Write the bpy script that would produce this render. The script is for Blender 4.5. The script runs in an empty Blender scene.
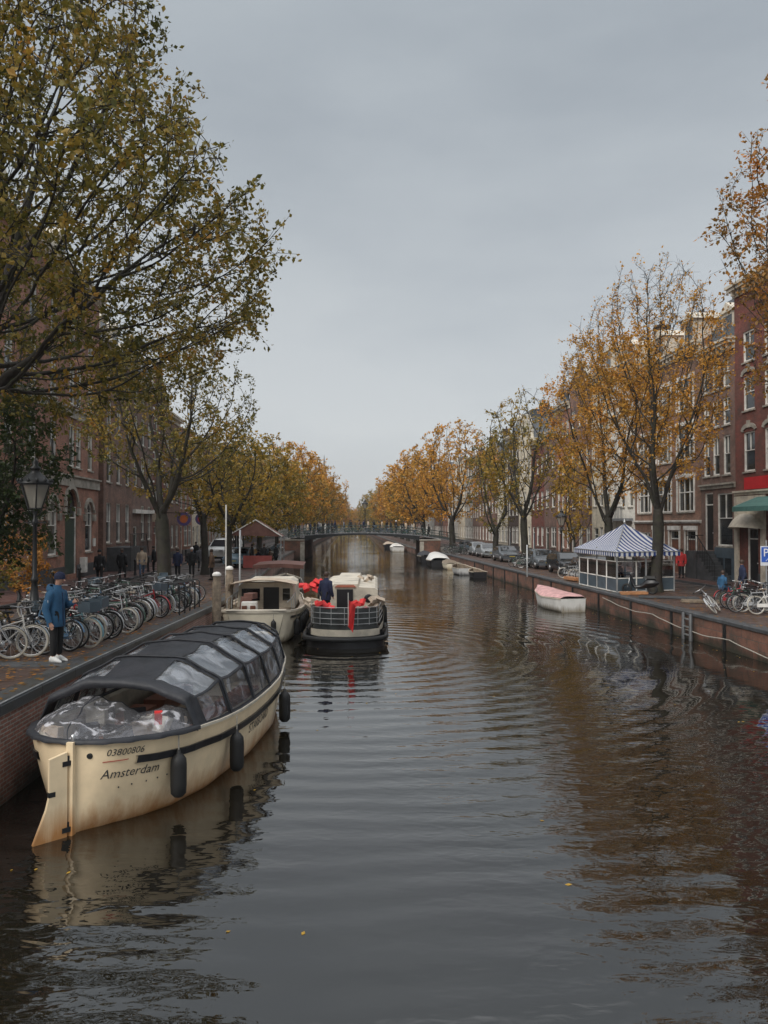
import bpy, math, random
import numpy as np
from mathutils import Vector, Matrix
R = math.radians
SC = bpy.context.scene
COL = SC.collection
F = 770.0; HZ = 525.0; CZ = 4.4

def at(px, py, d):
    return Vector(((px - 384) / F * d, d, CZ + (HZ - py) / F * d))

# ------------------------------------------------------------------ objects
def tag(o, label=None, cat=None, group=None, kind=None):
    if label: o['label'] = label
    if cat: o['category'] = cat
    if group: o['group'] = group
    if kind: o['kind'] = kind
    return o

def thing(name, label, cat, loc=(0, 0, 0), rz=0.0, group=None):
    o = bpy.data.objects.new(name, None); COL.objects.link(o)
    o.empty_display_size = .2
    o.location = loc; o.rotation_euler = (0, 0, rz)
    return tag(o, label, cat, group)

def kids(o):
    return [c for c in o.children]

def copy_tree(o, parent=None, label=None, group=None, loc=None, rz=None):
    c = o.copy(); COL.objects.link(c); c.parent = parent
    for ch in list(KIDS.get(o.name, [])):
        copy_tree(ch, c)
    if parent is not None: KIDS.setdefault(parent.name, []).append(c)
    if label: c['label'] = label
    if group: c['group'] = group
    if loc is not None: c.location = loc
    if rz is not None: c.rotation_euler = (c.rotation_euler[0], c.rotation_euler[1], rz)
    return c
KIDS = {}

def link(name, me, parent=None, loc=None):
    o = bpy.data.objects.new(name, me); COL.objects.link(o)
    if parent is not None:
        o.parent = parent; KIDS.setdefault(parent.name, []).append(o)
    if loc is not None: o.location = loc
    return o

def mesh_np(name, V, Fq, mats, smooth=False, mi=None):
    me = bpy.data.meshes.new(name)
    V = np.asarray(V, np.float32); Fq = np.asarray(Fq, np.int32)
    k = Fq.shape[1]
    me.vertices.add(len(V)); me.vertices.foreach_set('co', V.ravel())
    me.loops.add(Fq.size); me.loops.foreach_set('vertex_index', Fq.ravel())
    me.polygons.add(len(Fq))
    me.polygons.foreach_set('loop_start', np.arange(0, Fq.size, k, dtype=np.int32))
    me.polygons.foreach_set('loop_total', np.full(len(Fq), k, np.int32))
    if mi is not None: me.polygons.foreach_set('material_index', np.asarray(mi, np.int32))
    me.polygons.foreach_set('use_smooth', np.full(len(Fq), smooth))
    me.update(calc_edges=True)
    for m in mats: me.materials.append(m)
    return me

class MB:
    def __init__(s): s.v = []; s.f = []; s.m = []; s.sm = []
    def add(s, vs, fs, m=0, smooth=False):
        n = len(s.v); s.v += [tuple(v) for v in vs]
        for f in fs: s.f.append([i + n for i in f]); s.m.append(m); s.sm.append(smooth)
        return s
    def box(s, c, size, m=0, rz=0.0, rx=0.0, ry=0.0, taper=1.0):
        hx, hy, hz = size[0] / 2, size[1] / 2, size[2] / 2
        M = Matrix.Rotation(rz, 3, 'Z') @ Matrix.Rotation(ry, 3, 'Y') @ Matrix.Rotation(rx, 3, 'X')
        vs = []
        for z in (-1, 1):
            t = taper if z > 0 else 1
            for (x, y) in ((-1, -1), (1, -1), (1, 1), (-1, 1)):
                vs.append(M @ Vector((x * hx * t, y * hy * t, z * hz)) + Vector(c))
        return s.add(vs, [(3, 2, 1, 0), (4, 5, 6, 7), (0, 1, 5, 4), (1, 2, 6, 5), (2, 3, 7, 6), (3, 0, 4, 7)], m)
    def lohi(s, a, b, m=0):
        return s.box([(a[i] + b[i]) / 2 for i in range(3)], [abs(b[i] - a[i]) for i in range(3)], m)
    def bar(s, p0, p1, w, h=None, m=0):
        h = h or w
        p0 = Vector(p0); p1 = Vector(p1); d = (p1 - p0)
        if d.length < 1e-6: return s
        d.normalize()
        up = Vector((0, 0, 1)) if abs(d.z) < .95 else Vector((0, 1, 0))
        a = d.cross(up).normalized(); b = a.cross(d).normalized()
        vs = []
        for p in (p0, p1):
            for (x, y) in ((-1, -1), (1, -1), (1, 1), (-1, 1)):
                vs.append(p + a * x * w / 2 + b * y * h / 2)
        return s.add(vs, [(3, 2, 1, 0), (4, 5, 6, 7), (0, 1, 5, 4), (1, 2, 6, 5), (2, 3, 7, 6), (3, 0, 4, 7)], m)
    def tube(s, pts, r, n=8, m=0, closed=False, smooth=True, cap=True):
        pts = [Vector(p) for p in pts]; N = len(pts)
        rr = r if isinstance(r, (list, tuple)) else [r] * N
        vs = []; prev = None
        for i, p in enumerate(pts):
            if closed: d = pts[(i + 1) % N] - pts[i - 1]
            else: d = pts[min(i + 1, N - 1)] - pts[max(i - 1, 0)]
            d = d.normalized() if d.length > 1e-9 else Vector((0, 0, 1))
            if prev is None:
                up = Vector((0, 0, 1)) if abs(d.z) < .9 else Vector((1, 0, 0))
                a = d.cross(up).normalized()
            else:
                a = (prev - d * prev.dot(d)).normalized()
            prev = a; b = d.cross(a)
            for k in range(n):
                t = 2 * math.pi * k / n
                vs.append(p + (a * math.cos(t) + b * math.sin(t)) * rr[i])
        fs = []
        for i in range(N if closed else N - 1):
            j = (i + 1) % N
            for k in range(n):
                l = (k + 1) % n
                fs.append((i * n + k, i * n + l, j * n + l, j * n + k))
        s.add(vs, fs, m, smooth)
        if cap and not closed:
            s.add(vs[:n], [tuple(range(n))[::-1]], m); s.add(vs[-n:], [tuple(range(n))], m)
        return s
    def lathe(s, prof, c=(0, 0, 0), n=16, m=0, smooth=True, axis='Z', cap=True):
        vs = []
        for (r, z) in prof:
            for k in range(n):
                t = 2 * math.pi * k / n
                if axis == 'Z': v = (c[0] + r * math.cos(t), c[1] + r * math.sin(t), c[2] + z)
                elif axis == 'Y': v = (c[0] + r * math.cos(t), c[1] + z, c[2] + r * math.sin(t))
                else: v = (c[0] + z, c[1] + r * math.cos(t), c[2] + r * math.sin(t))
                vs.append(v)
        fs = []
        for i in range(len(prof) - 1):
            for k in range(n):
                l = (k + 1) % n
                fs.append((i * n + k, i * n + l, (i + 1) * n + l, (i + 1) * n + k))
        s.add(vs, fs, m, smooth)
        if cap:
            s.add(vs[:n], [tuple(range(n))[::-1]], m); s.add(vs[-n:], [tuple(range(n))], m)
        return s
    def grid(s, P, m=0, smooth=True, closed_v=False, mf=None):
        nu = len(P); nv = len(P[0]); vs = [p for row in P for p in row]
        base = len(s.v); s.v += [tuple(v) for v in vs]
        for i in range(nu - 1):
            for j in range(nv if closed_v else nv - 1):
                l = (j + 1) % nv
                s.f.append([base + i * nv + j, base + i * nv + l, base + (i + 1) * nv + l, base + (i + 1) * nv + j])
                s.m.append(mf(i, j) if mf else m); s.sm.append(smooth)
        return s
    def prism(s, poly, z0, z1, m=0, plane='XY'):
        # poly: 2D points; extruded along the third axis
        n = len(poly)
        def P(a, b, t):
            return {'XY': (a, b, t), 'XZ': (a, t, b), 'YZ': (t, a, b)}[plane]
        vs = [P(a, b, z0) for a, b in poly] + [P(a, b, z1) for a, b in poly]
        fs = [tuple(range(n))[::-1], tuple(range(n, 2 * n))] + [(i, (i + 1) % n, n + (i + 1) % n, n + i) for i in range(n)]
        return s.add(vs, fs, m)
    def xf(s, M):
        s.v = [tuple(M @ Vector(v)) for v in s.v]; return s
    def mesh(s, name, mats):
        me = bpy.data.meshes.new(name)
        me.from_pydata(s.v, [], s.f)
        me.polygons.foreach_set('material_index', s.m)
        me.polygons.foreach_set('use_smooth', s.sm)
        for m in (mats if isinstance(mats, (list, tuple)) else [mats]):
            if m: me.materials.append(m)
        me.update(); return me
    def build(s, name, mats, parent=None, loc=None):
        return link(name, s.mesh(name, mats), parent, loc)

def fixn(o):
    import bmesh
    bm = bmesh.new(); bm.from_mesh(o.data); bmesh.ops.recalc_face_normals(bm, faces=bm.faces); bm.to_mesh(o.data); bm.free(); return o

# ------------------------------------------------------------------ materials
def nt(name):
    m = bpy.data.materials.new(name); m.use_nodes = True
    t = m.node_tree; b = t.nodes['Principled BSDF']
    return m, t, b
def N(t, kind, **kw):
    n = t.nodes.new(kind)
    for k, v in kw.items():
        if k in n.inputs: n.inputs[k].default_value = v
        else: setattr(n, k, v)
    return n
def ramp(t, stops):
    n = t.nodes.new('ShaderNodeValToRGB'); e = n.color_ramp.elements
    while len(e) < len(stops): e.new(.5)
    for el, (p, c) in zip(e, stops): el.position = p; el.color = (*c, 1) if len(c) == 3 else c
    return n
def sc3(c, k): return tuple(min(1, x * k) for x in c)

def pmat(name, col, rough=.6, spec=.5, metal=0, var=.2, scale=3, bump=0, bscale=40, dirt=None, trans=None, emit=None, estr=0):
    m, t, b = nt(name); L = t.links
    tc = N(t, 'ShaderNodeTexCoord')
    n1 = N(t, 'ShaderNodeTexNoise', Scale=scale, Detail=5)
    L.new(tc.outputs['Object'], n1.inputs['Vector'])
    r = ramp(t, [(.3, sc3(col, 1 - var)), (.7, sc3(col, 1 + var))])
    L.new(n1.outputs['Fac'], r.inputs['Fac']); out = r.outputs['Color']
    if dirt:
        n2 = N(t, 'ShaderNodeTexNoise', Scale=scale * .35, Detail=8, Roughness=.7)
        L.new(tc.outputs['Object'], n2.inputs['Vector'])
        r2 = ramp(t, [(.45, (0, 0, 0)), (.7, (1, 1, 1))]); L.new(n2.outputs['Fac'], r2.inputs['Fac'])
        mx = N(t, 'ShaderNodeMix', data_type='RGBA'); L.new(r2.outputs['Color'], mx.inputs[0])
        L.new(out, mx.inputs[6]); mx.inputs[7].default_value = (*dirt, 1); out = mx.outputs[2]
    L.new(out, b.inputs['Base Color'])
    b.inputs['Roughness'].default_value = rough; b.inputs['Specular IOR Level'].default_value = spec
    b.inputs['Metallic'].default_value = metal
    if emit: b.inputs['Emission Color'].default_value = (*emit, 1); b.inputs['Emission Strength'].default_value = estr
    if bump:
        n3 = N(t, 'ShaderNodeTexNoise', Scale=bscale, Detail=4); L.new(tc.outputs['Object'], n3.inputs['Vector'])
        bp = N(t, 'ShaderNodeBump', Strength=1.0, Distance=bump); L.new(n3.outputs['Fac'], bp.inputs['Height']); L.new(bp.outputs['Normal'], b.inputs['Normal'])
    return m

def brick(name, c1, c2, mort, bw=.22, rh=.07, ms=.009, rough=.85, horiz=False, dirt=.35, dirtc=(.05, .045, .035), bump=.006, wet=False, damp=None):
    m, t, b = nt(name); L = t.links
    tc = N(t, 'ShaderNodeTexCoord')
    if horiz: vec = tc.outputs['Object']
    else:
        sp = N(t, 'ShaderNodeSeparateXYZ'); L.new(tc.outputs['Object'], sp.inputs[0])
        ad = N(t, 'ShaderNodeMath', operation='ADD'); L.new(sp.outputs[0], ad.inputs[0]); L.new(sp.outputs[1], ad.inputs[1])
        cb = N(t, 'ShaderNodeCombineXYZ'); L.new(ad.outputs[0], cb.inputs[0]); L.new(sp.outputs[2], cb.inputs[1]); vec = cb.outputs[0]
    bk = N(t, 'ShaderNodeTexBrick'); L.new(vec, bk.inputs['Vector'])
    bk.inputs['Scale'].default_value = 1; bk.inputs['Brick Width'].default_value = bw; bk.inputs['Row Height'].default_value = rh
    bk.inputs['Mortar Size'].default_value = ms; bk.inputs['Mortar Smooth'].default_value = .3; bk.inputs['Bias'].default_value = 0
    bk.inputs['Color1'].default_value = (*c1, 1); bk.inputs['Color2'].default_value = (*c2, 1); bk.inputs['Mortar'].default_value = (*mort, 1)
    n = N(t, 'ShaderNodeTexNoise', Scale=.9, Detail=9, Roughness=.65); L.new(tc.outputs['Object'], n.inputs['Vector'])
    r = ramp(t, [(.38, (0, 0, 0)), (.68, (dirt * 2, dirt * 2, dirt * 2))]); L.new(n.outputs['Fac'], r.inputs['Fac'])
    mx = N(t, 'ShaderNodeMix', data_type='RGBA'); L.new(r.outputs['Color'], mx.inputs[0]); L.new(bk.outputs['Color'], mx.inputs[6]); mx.inputs[7].default_value = (*dirtc, 1)
    out = mx.outputs[2]
    # brick to brick tone
    n2 = N(t, 'ShaderNodeTexNoise', Scale=5, Detail=6, Roughness=.8); L.new(tc.outputs['Object'], n2.inputs['Vector'])
    r2 = ramp(t, [(.35, (.72, .72, .72)), (.7, (1.2, 1.2, 1.2))]); L.new(n2.outputs['Fac'], r2.inputs['Fac'])
    ml = N(t, 'ShaderNodeMix', data_type='RGBA', blend_type='MULTIPLY'); ml.inputs[0].default_value = 1
    L.new(out, ml.inputs[6]); L.new(r2.outputs['Color'], ml.inputs[7]); out = ml.outputs[2]
    if damp:   # algae / tide mark of its own at the foot of a quay wall
        s2 = N(t, 'ShaderNodeSeparateXYZ'); L.new(tc.outputs['Object'], s2.inputs[0])
        a2 = N(t, 'ShaderNodeMath', operation='MULTIPLY_ADD'); L.new(n.outputs['Fac'], a2.inputs[0]); a2.inputs[1].default_value = -1.0; L.new(s2.outputs[2], a2.inputs[2])
        r3 = ramp(t, [(0.0, (.9, .9, .9)), (damp, (0, 0, 0))]); a3 = N(t, 'ShaderNodeMath', operation='ADD'); L.new(a2.outputs[0], a3.inputs[0]); a3.inputs[1].default_value = .45
        L.new(a3.outputs[0], r3.inputs['Fac'])
        m3 = N(t, 'ShaderNodeMix', data_type='RGBA'); L.new(r3.outputs['Color'], m3.inputs[0]); L.new(out, m3.inputs[6]); m3.inputs[7].default_value = (.02, .022, .012, 1); out = m3.outputs[2]
    L.new(out, b.inputs['Base Color'])
    b.inputs['Roughness'].default_value = rough
    if wet:
        r4 = ramp(t, [(.4, (.28, .28, .28)), (.62, (.75, .75, .75))]); L.new(n.outputs['Fac'], r4.inputs['Fac']); L.new(r4.outputs['Color'], b.inputs['Roughness'])
    bp = N(t, 'ShaderNodeBump', Strength=.8, Distance=bump); bp.invert = True
    L.new(bk.outputs['Fac'], bp.inputs['Height']); L.new(bp.outputs['Normal'], b.inputs['Normal'])
    return m

M = {}
M['white'] = pmat('white_paint', (.74, .72, .67), .5, var=.12, dirt=(.35, .33, .29))
M['cream'] = pmat('cream_paint', (.58, .52, .42), .55, var=.12, dirt=(.3, .27, .22))
M['stone'] = pmat('sandstone', (.36, .33, .28), .8, var=.2, dirt=(.14, .13, .11), bump=.004)
M['bluestone'] = pmat('bluestone', (.065, .068, .072), .5, var=.3, dirt=(.04, .04, .04), bump=.004)
M['coping'] = pmat('coping_stone', (.055, .058, .062), .34, var=.35, scale=2, dirt=(.05, .05, .045), bump=.004)
M['black'] = pmat('black_paint', (.010, .010, .012), .4, var=.3)
M['iron'] = pmat('black_iron', (.013, .014, .015), .45, var=.3)
M['darkgreen'] = pmat('dark_green_paint', (.025, .05, .04), .35, var=.2)
M['darkblue'] = pmat('slate_blue_paint', (.07, .095, .115), .4, var=.2)
M['brownwood'] = pmat('brown_door_wood', (.16, .06, .035), .5, var=.3)
M['plank'] = pmat('orange_timber', (.38, .18, .08), .7, var=.3, scale=6)
M['timber'] = pmat('weathered_timber', (.20, .155, .11), .8, var=.35, scale=8, dirt=(.07, .055, .04), bump=.004)
M['slate'] = pmat('slate_roof', (.06, .065, .07), .55, var=.3, scale=6, bump=.01, bscale=12)
M['tile'] = brick('roof_tile', (.30, .11, .06), (.24, .09, .05), (.08, .04, .03), .25, .3, .02, horiz=True)
M['lead'] = pmat('lead_grey', (.16, .17, .18), .5, var=.25)
M['glass'] = pmat('window_glass', (.018, .022, .026), .06, spec=.9, var=.5, scale=.7)
M['glass2'] = pmat('window_glass_curtain', (.13, .125, .11), .12, spec=.7, var=.5, scale=1.2)
M['steel'] = pmat('galvanised_steel', (.35, .36, .36), .4, metal=.6, var=.2)
M['chrome'] = pmat('dull_chrome', (.5, .5, .5), .3, metal=.9, var=.1)
M['rubber'] = pmat('black_rubber', (.010, .010, .010), .6, var=.2)
M['tyre_white'] = pmat('cream_tyre', (.40, .37, .31), .7, var=.2)
M['rope'] = pmat('old_rope', (.30, .28, .24), .9, var=.3, scale=20)
M['red'] = pmat('red_fabric', (.62, .03, .03), .7, var=.25)
BR = {
 'red':    brick('bright_red_brick', (.25, .058, .042), (.18, .045, .034), (.15, .10, .08)),
 'brown':  brick('brown_brick', (.30, .15, .105), (.21, .105, .08), (.22, .19, .16)),
 'purple': brick('purple_brown_brick', (.26, .14, .105), (.20, .11, .09), (.24, .20, .17)),
 'orange': brick('orange_brown_brick', (.36, .18, .115), (.27, .135, .09), (.26, .21, .17)),
 'dark':   brick('dark_brick', (.10, .06, .048), (.075, .048, .04), (.12, .10, .09)),
 'warm':   brick('warm_red_brick', (.46, .19, .125), (.36, .15, .10), (.28, .22, .17)),
 'grey':   pmat('grey_render', (.33, .32, .29), .8, var=.15, dirt=(.18, .17, .15)),
 'cream':  pmat('cream_render', (.62, .56, .44), .8, var=.15, dirt=(.30, .27, .21)),
 'white':  pmat('white_render', (.72, .69, .62), .8, var=.12, dirt=(.36, .34, .3)),
}
# ------------------------------------------------------------------ camera, world, sun
cam = bpy.data.cameras.new('camera'); co = bpy.data.objects.new('camera', cam); COL.objects.link(co)
cam.sensor_fit = 'VERTICAL'; cam.sensor_height = 24.0; cam.lens = 24.0 * F / 1024
cam.clip_start = .05; cam.clip_end = 6000
co.location = (0, 0, CZ); co.rotation_euler = (R(90) + math.atan(13 / F), 0, 0)
SC.camera = co
SC.render.resolution_x = 768; SC.render.resolution_y = 1024
SC.view_settings.view_transform = 'Standard'; SC.view_settings.look = 'None'; SC.view_settings.gamma = 1
SC.view_settings.exposure = 0.75
SC.cycles.max_bounces = 6; SC.cycles.transparent_max_bounces = 8; SC.cycles.volume_bounces = 0
SC.cycles.use_denoising = True

SUN_EL, SUN_AZ = R(42), R(215)
W = bpy.data.worlds.new('World'); SC.world = W; W.use_nodes = True
t = W.node_tree; L = t.links; bg = t.nodes['Background']
sky = N(t, 'ShaderNodeTexSky'); sky.sky_type = 'NISHITA'; sky.sun_disc = False
sky.sun_elevation = SUN_EL; sky.sun_rotation = SUN_AZ; sky.air_density = 1; sky.dust_density = 3; sky.ozone_density = 1
tc = N(t, 'ShaderNodeTexCoord')
mp = N(t, 'ShaderNodeMapping'); mp.inputs['Scale'].default_value = (1.0, 1.0, 3.2); L.new(tc.outputs['Generated'], mp.inputs['Vector'])
nz = N(t, 'ShaderNodeTexNoise', Scale=1.6, Detail=7, Roughness=.52); L.new(mp.outputs['Vector'], nz.inputs['Vector'])
sp = N(t, 'ShaderNodeSeparateXYZ'); L.new(tc.outputs['Generated'], sp.inputs[0])
rg = ramp(t, [(0.0, (3.6, 3.7, 3.77)), (.10, (3.45, 3.60, 3.70)), (.32, (2.9, 3.1, 3.25)), (.57, (2.5, 2.75, 2.95)), (.8, (8.5, 8.7, 9.0)), (1.0, (11.5, 11.7, 12.0))])
L.new(sp.outputs[2], rg.inputs['Fac'])
rc = ramp(t, [(.36, (.86, .87, .885)), (.52, (1.0, 1.0, 1.0)), (.66, (1.10, 1.09, 1.075))]); L.new(nz.outputs['Fac'], rc.inputs['Fac'])
mu = N(t, 'ShaderNodeMix', data_type='RGBA', blend_type='MULTIPLY'); mu.inputs[0].default_value = 1
L.new(rg.outputs['Color'], mu.inputs[6]); L.new(rc.outputs['Color'], mu.inputs[7])
mx = N(t, 'ShaderNodeMix', data_type='RGBA'); mx.inputs[0].default_value = .93
L.new(sky.outputs['Color'], mx.inputs[6]); L.new(mu.outputs[2], mx.inputs[7])
L.new(mx.outputs[2], bg.inputs['Color']); bg.inputs['Strength'].default_value = .1

sl = bpy.data.lights.new('sun', 'SUN'); sl.energy = 1.5; sl.angle = R(35); sl.color = (1, .96, .9)
so = bpy.data.objects.new('sun', sl); COL.objects.link(so)
# sky sun_rotation is measured from +Y towards +X
dv = Vector((math.sin(SUN_AZ) * math.cos(SUN_EL), math.cos(SUN_AZ) * math.cos(SUN_EL), math.sin(SUN_EL)))
so.rotation_euler = dv.to_track_quat('Z', 'Y').to_euler()

# ------------------------------------------------------------------ quay lines
QL = [(-5.3, -14), (-5.75, 4), (-6.0, 12), (-6.4, 29), (-7.6, 45), (-9.1, 63), (-10.5, 80), (-11.0, 92), (-12.2, 112), (-15.5, 180), (-24, 400), (-42, 650)]
QR = [(14.0, -14), (13.2, 10), (12.2, 24.4), (11.1, 38), (10.15, 50), (8.65, 70), (7.7, 84), (6.9, 93), (4.6, 111), (1.8, 160), (-9, 400), (-27, 650)]
def interp(P, d):
    for (x0, y0), (x1, y1) in zip(P, P[1:]):
        if d <= y1: return x0 + (x1 - x0) * (d - y0) / (y1 - y0)
    return P[-1][0]
def gl(d): return 1.6 if d < 15 else (1.18 if d > 42 else 1.6 - .42 * (d - 15) / 27)
GRV = 1.05
def gr(d): return GRV
def fl(d): return -14.9 - .07 * d if d < 100 else -21.9 - .043 * (d - 100)
def fr(d): return 23 - .067 * d if d < 100 else 16.3 - .05 * (d - 100)

def dense(P, step):
    out = []
    for (x0, y0), (x1, y1) in zip(P, P[1:]):
        n = max(1, int(math.hypot(x1 - x0, y1 - y0) / step))
        out += [(x0 + (x1 - x0) * i / n, y0 + (y1 - y0) * i / n) for i in range(n)]
    return out + [P[-1]]

# ------------------------------------------------------------------ water
m, t, b = nt('canal_water'); L = t.links
tc = N(t, 'ShaderNodeTexCoord')
def wn(sx, sy, rot, scale, detail, rough=.5, dist=0):
    mp = N(t, 'ShaderNodeMapping'); mp.inputs['Scale'].default_value = (sx, sy, 1); mp.inputs['Rotation'].default_value = (0, 0, rot)
    L.new(tc.outputs['Object'], mp.inputs['Vector'])
    n = N(t, 'ShaderNodeTexNoise', Scale=scale, Detail=detail, Roughness=rough, Distortion=dist); L.new(mp.outputs['Vector'], n.inputs['Vector']); return n.outputs['Fac']
def mth(op, a, b_=None, c=None):
    n = N(t, 'ShaderNodeMath', operation=op)
    for i, x in enumerate((a, b_, c)):
        if x is None: continue
        if isinstance(x, (int, float)): n.inputs[i].default_value = x
        else: L.new(x, n.inputs[i])
    return n.outputs[0]
small = wn(.8, 1.6, .25, 3.4, 2, .45, .3)
mid = wn(.55, 1.3, -.2, 1.15, 1.5, .4, .25)
big = wn(.7, 1.0, .5, .28, 2)
patch = wn(.5, .25, .1, .25, 3)
pr = ramp(t, [(.42, (.22, .22, .22)), (.58, (1, 1, 1))]); L.new(patch, pr.inputs['Fac'])
# wake rings of the moving boat
mp = N(t, 'ShaderNodeMapping'); mp.inputs['Location'].default_value = (1.2, -27.5, 0); mp.inputs['Scale'].default_value = (1, 1, 1)
L.new(tc.outputs['Object'], mp.inputs['Vector'])
wv = N(t, 'ShaderNodeTexWave'); wv.wave_type = 'RINGS'; wv.rings_direction = 'Z'; wv.inputs['Scale'].default_value = .42
wv.inputs['Distortion'].default_value = 4.5; wv.inputs['Detail'].default_value = 2.5; wv.inputs['Detail Scale'].default_value = .5; L.new(mp.outputs['Vector'], wv.inputs['Vector'])
h = mth('MULTIPLY', small, mth('MULTIPLY', pr.outputs['Color'], .016))
h = mth('ADD', h, mth('MULTIPLY', mid, mth('MULTIPLY', pr.outputs['Color'], .020)))
h = mth('ADD', h, mth('MULTIPLY', big, .035))
h = mth('ADD', h, mth('MULTIPLY', wv.outputs['Fac'], mth('MULTIPLY_ADD', pr.outputs['Color'], .007, .0045)))
bp = N(t, 'ShaderNodeBump', Strength=1.0, Distance=1.0); L.new(h, bp.inputs['Height']); L.new(bp.outputs['Normal'], b.inputs['Normal'])
b.inputs['Base Color'].default_value = (.009, .0075, .005, 1); b.inputs['Roughness'].default_value = .010; b.inputs['IOR'].default_value = 2.0
b.inputs['Specular IOR Level'].default_value = .6
M['water'] = m
wb = MB(); wb.add([(-400, -200, 0), (400, -200, 0), (400, 1600, 0), (-400, 1600, 0)], [(0, 1, 2, 3)])
tag(wb.build('canal_water', M['water']), kind='structure')

# ------------------------------------------------------------------ ground, roads, pavements
def groundmat(name, c1, c2, mort, bw, rh):
    return brick(name, c1, c2, mort, bw, rh, .006, horiz=True, dirt=.3, dirtc=(.035, .028, .022), bump=.003, wet=True)
M['quaybrick'] = groundmat('quay_clinker', (.11, .058, .042), (.08, .046, .035), (.04, .034, .03), .2, .07)
M['roadbrick'] = groundmat('road_clinker', (.06, .045, .04), (.05, .038, .035), (.03, .027, .026), .2, .1)
M['pavebrick'] = groundmat('pavement_clinker', (.13, .052, .04), (.095, .042, .034), (.05, .036, .032), .2, .1)
def strip(name, P, off0, off1, zf, sgn, mat, lift=0.0, thick=None, dmin=-200, far=None, facade=None, y1=None):
    pts = [p for p in dense(P, 4.0) if y1 is None or p[1] <= y1]
    mb = MB(); rows = []
    for (x, y) in pts:
        a = x + sgn * off0 if facade is None else facade(y) - sgn * off0
        bx = x + sgn * off1 if facade is None else facade(y) - sgn * off1
        if far: bx = sgn * far
        z = zf(y) + lift
        rows.append([(a, y, z), (bx, y, z)])
    mb.grid(rows, smooth=False)
    if thick:
        mb.grid([[r[0], (r[0][0], r[0][1], r[0][2] - thick)] for r in rows], smooth=False)
    return tag(fixn(mb.build(name, mat)), kind='structure')
strip('ground_left', QL, .35, 0, gl, -1, M['quaybrick'], far=1500)
strip('ground_right', QR, .35, 0, gr, 1, M['quaybrick'], far=1500)
strip('road_left', QL, 3.9, 7.2, gl, -1, M['roadbrick'], lift=.004)
strip('road_right', QR, 3.6, 6.8, gr, 1, M['roadbrick'], lift=.004)
strip('kerb_left', QL, 7.2, 7.35, gl, -1, M['coping'], lift=.12, thick=.14)
strip('kerb_right', QR, 6.8, 6.95, gr, 1, M['coping'], lift=.12, thick=.14)
strip('pavement_left', QL, 7.352, 40, gl, -1, M['pavebrick'], lift=.116)
strip('pavement_right', QR, 6.952, 40, gr, 1, M['pavebrick'], lift=.116)
mb = MB(); mb.add([(-1500, 640, 1.4), (1500, 640, 1.4), (1500, 5000, 1.4), (-1500, 5000, 1.4)], [(0, 1, 2, 3)])
tag(mb.build('ground_far', M['quaybrick']), kind='structure')
def gL(d): return gl(d)

# ------------------------------------------------------------------ quay walls
M['quaywall'] = brick('quay_wall_brick', (.36, .15, .105), (.25, .11, .08), (.34, .30, .26), .22, .07, .013, dirt=.25, damp=.35)
M['quaywall2'] = brick('old_quay_wall_brick', (.23, .10, .065), (.16, .075, .052), (.10, .085, .07), .6, .3, .012, dirt=.45, damp=.3)
def quaywall(P, zf, sgn, name, label, wmat, y1, cop_h=.17, cm='coping'):
    root = thing(name, label, 'quay wall', (P[0][0], P[0][1], 0))
    pts = [p for p in dense(P, 1.0) if p[1] <= y1]
    ox, oy = P[0]
    w = MB(); rows = []
    for (x, y) in pts:
        z = zf(y) - cop_h
        rows.append([(x - ox, y - oy, -1.2), (x - ox, y - oy, z), (x - ox + sgn * .5, y - oy, z), (x - ox + sgn * .5, y - oy, -1.2)])
    w.grid(rows, smooth=False); fixn(w.build('brickwork', wmat, root))
    c = MB()
    seg = dense(P, 1.5); seg = [p for p in seg if p[1] <= y1]
    for (a, b_) in zip(seg, seg[1:]):
        dx, dy = b_[0] - a[0], b_[1] - a[1]; l = math.hypot(dx, dy); ux, uy = dx / l, dy / l
        A = (a[0] - ox + ux * .006, a[1] - oy + uy * .006); B = (b_[0] - ox - ux * .006, b_[1] - oy - uy * .006)
        nx, ny = (-uy, ux) if sgn < 0 else (uy, -ux)
        o1, o2 = -.05, .42
        vs = []
        for (q, zz) in ((A, zf(a[1])), (B, zf(b_[1]))):
            for (o, z) in ((o1, zz - cop_h), (o2, zz - cop_h), (o2, zz + .012), (o1 + .03, zz + .012), (o1, zz - .02)):
                vs.append((q[0] + nx * o, q[1] + ny * o, z))
        c.add(vs, [(0, 1, 2, 3, 4), (9, 8, 7, 6, 5)] + [(i, 5 + i, 5 + (i + 1) % 5, (i + 1) % 5) for i in range(5)])
    fixn(c.build('coping', M[cm], root))
    return root
wl = quaywall(QL, gl, -1, 'quay_wall', 'red brick quay wall with grey stone coping beside the covered cream boat', M['quaywall'], 112.5)
wr = quaywall(QR, gr, 1, 'quay_wall', 'long low brown quay wall hung with a mooring rope under the striped pavilion', M['quaywall2'], 112.5, .12, 'bluestone')
QL2 = [p for p in dense(QL, 6) if p[1] > 111]; QR2 = [p for p in dense(QR, 6) if p[1] > 110]
quaywall(QL2, gl, -1, 'quay_wall', 'distant quay wall on the left side beyond the bridge', M['quaywall2'], 640)
quaywall(QR2, gr, 1, 'quay_wall', 'distant quay wall on the right side beyond the bridge', M['quaywall2'], 640)
# iron edge strip on the left coping
mb = MB(); mb.tube([(x + .035, y, gl(y) + .02) for x, y in dense(QL, 2) if 2 < y < 31], .018, 6)
tag(mb.build('edge_rail', M['steel']), 'thin pale iron edge bar along the coping behind the covered boat', 'edge bar')
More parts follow.
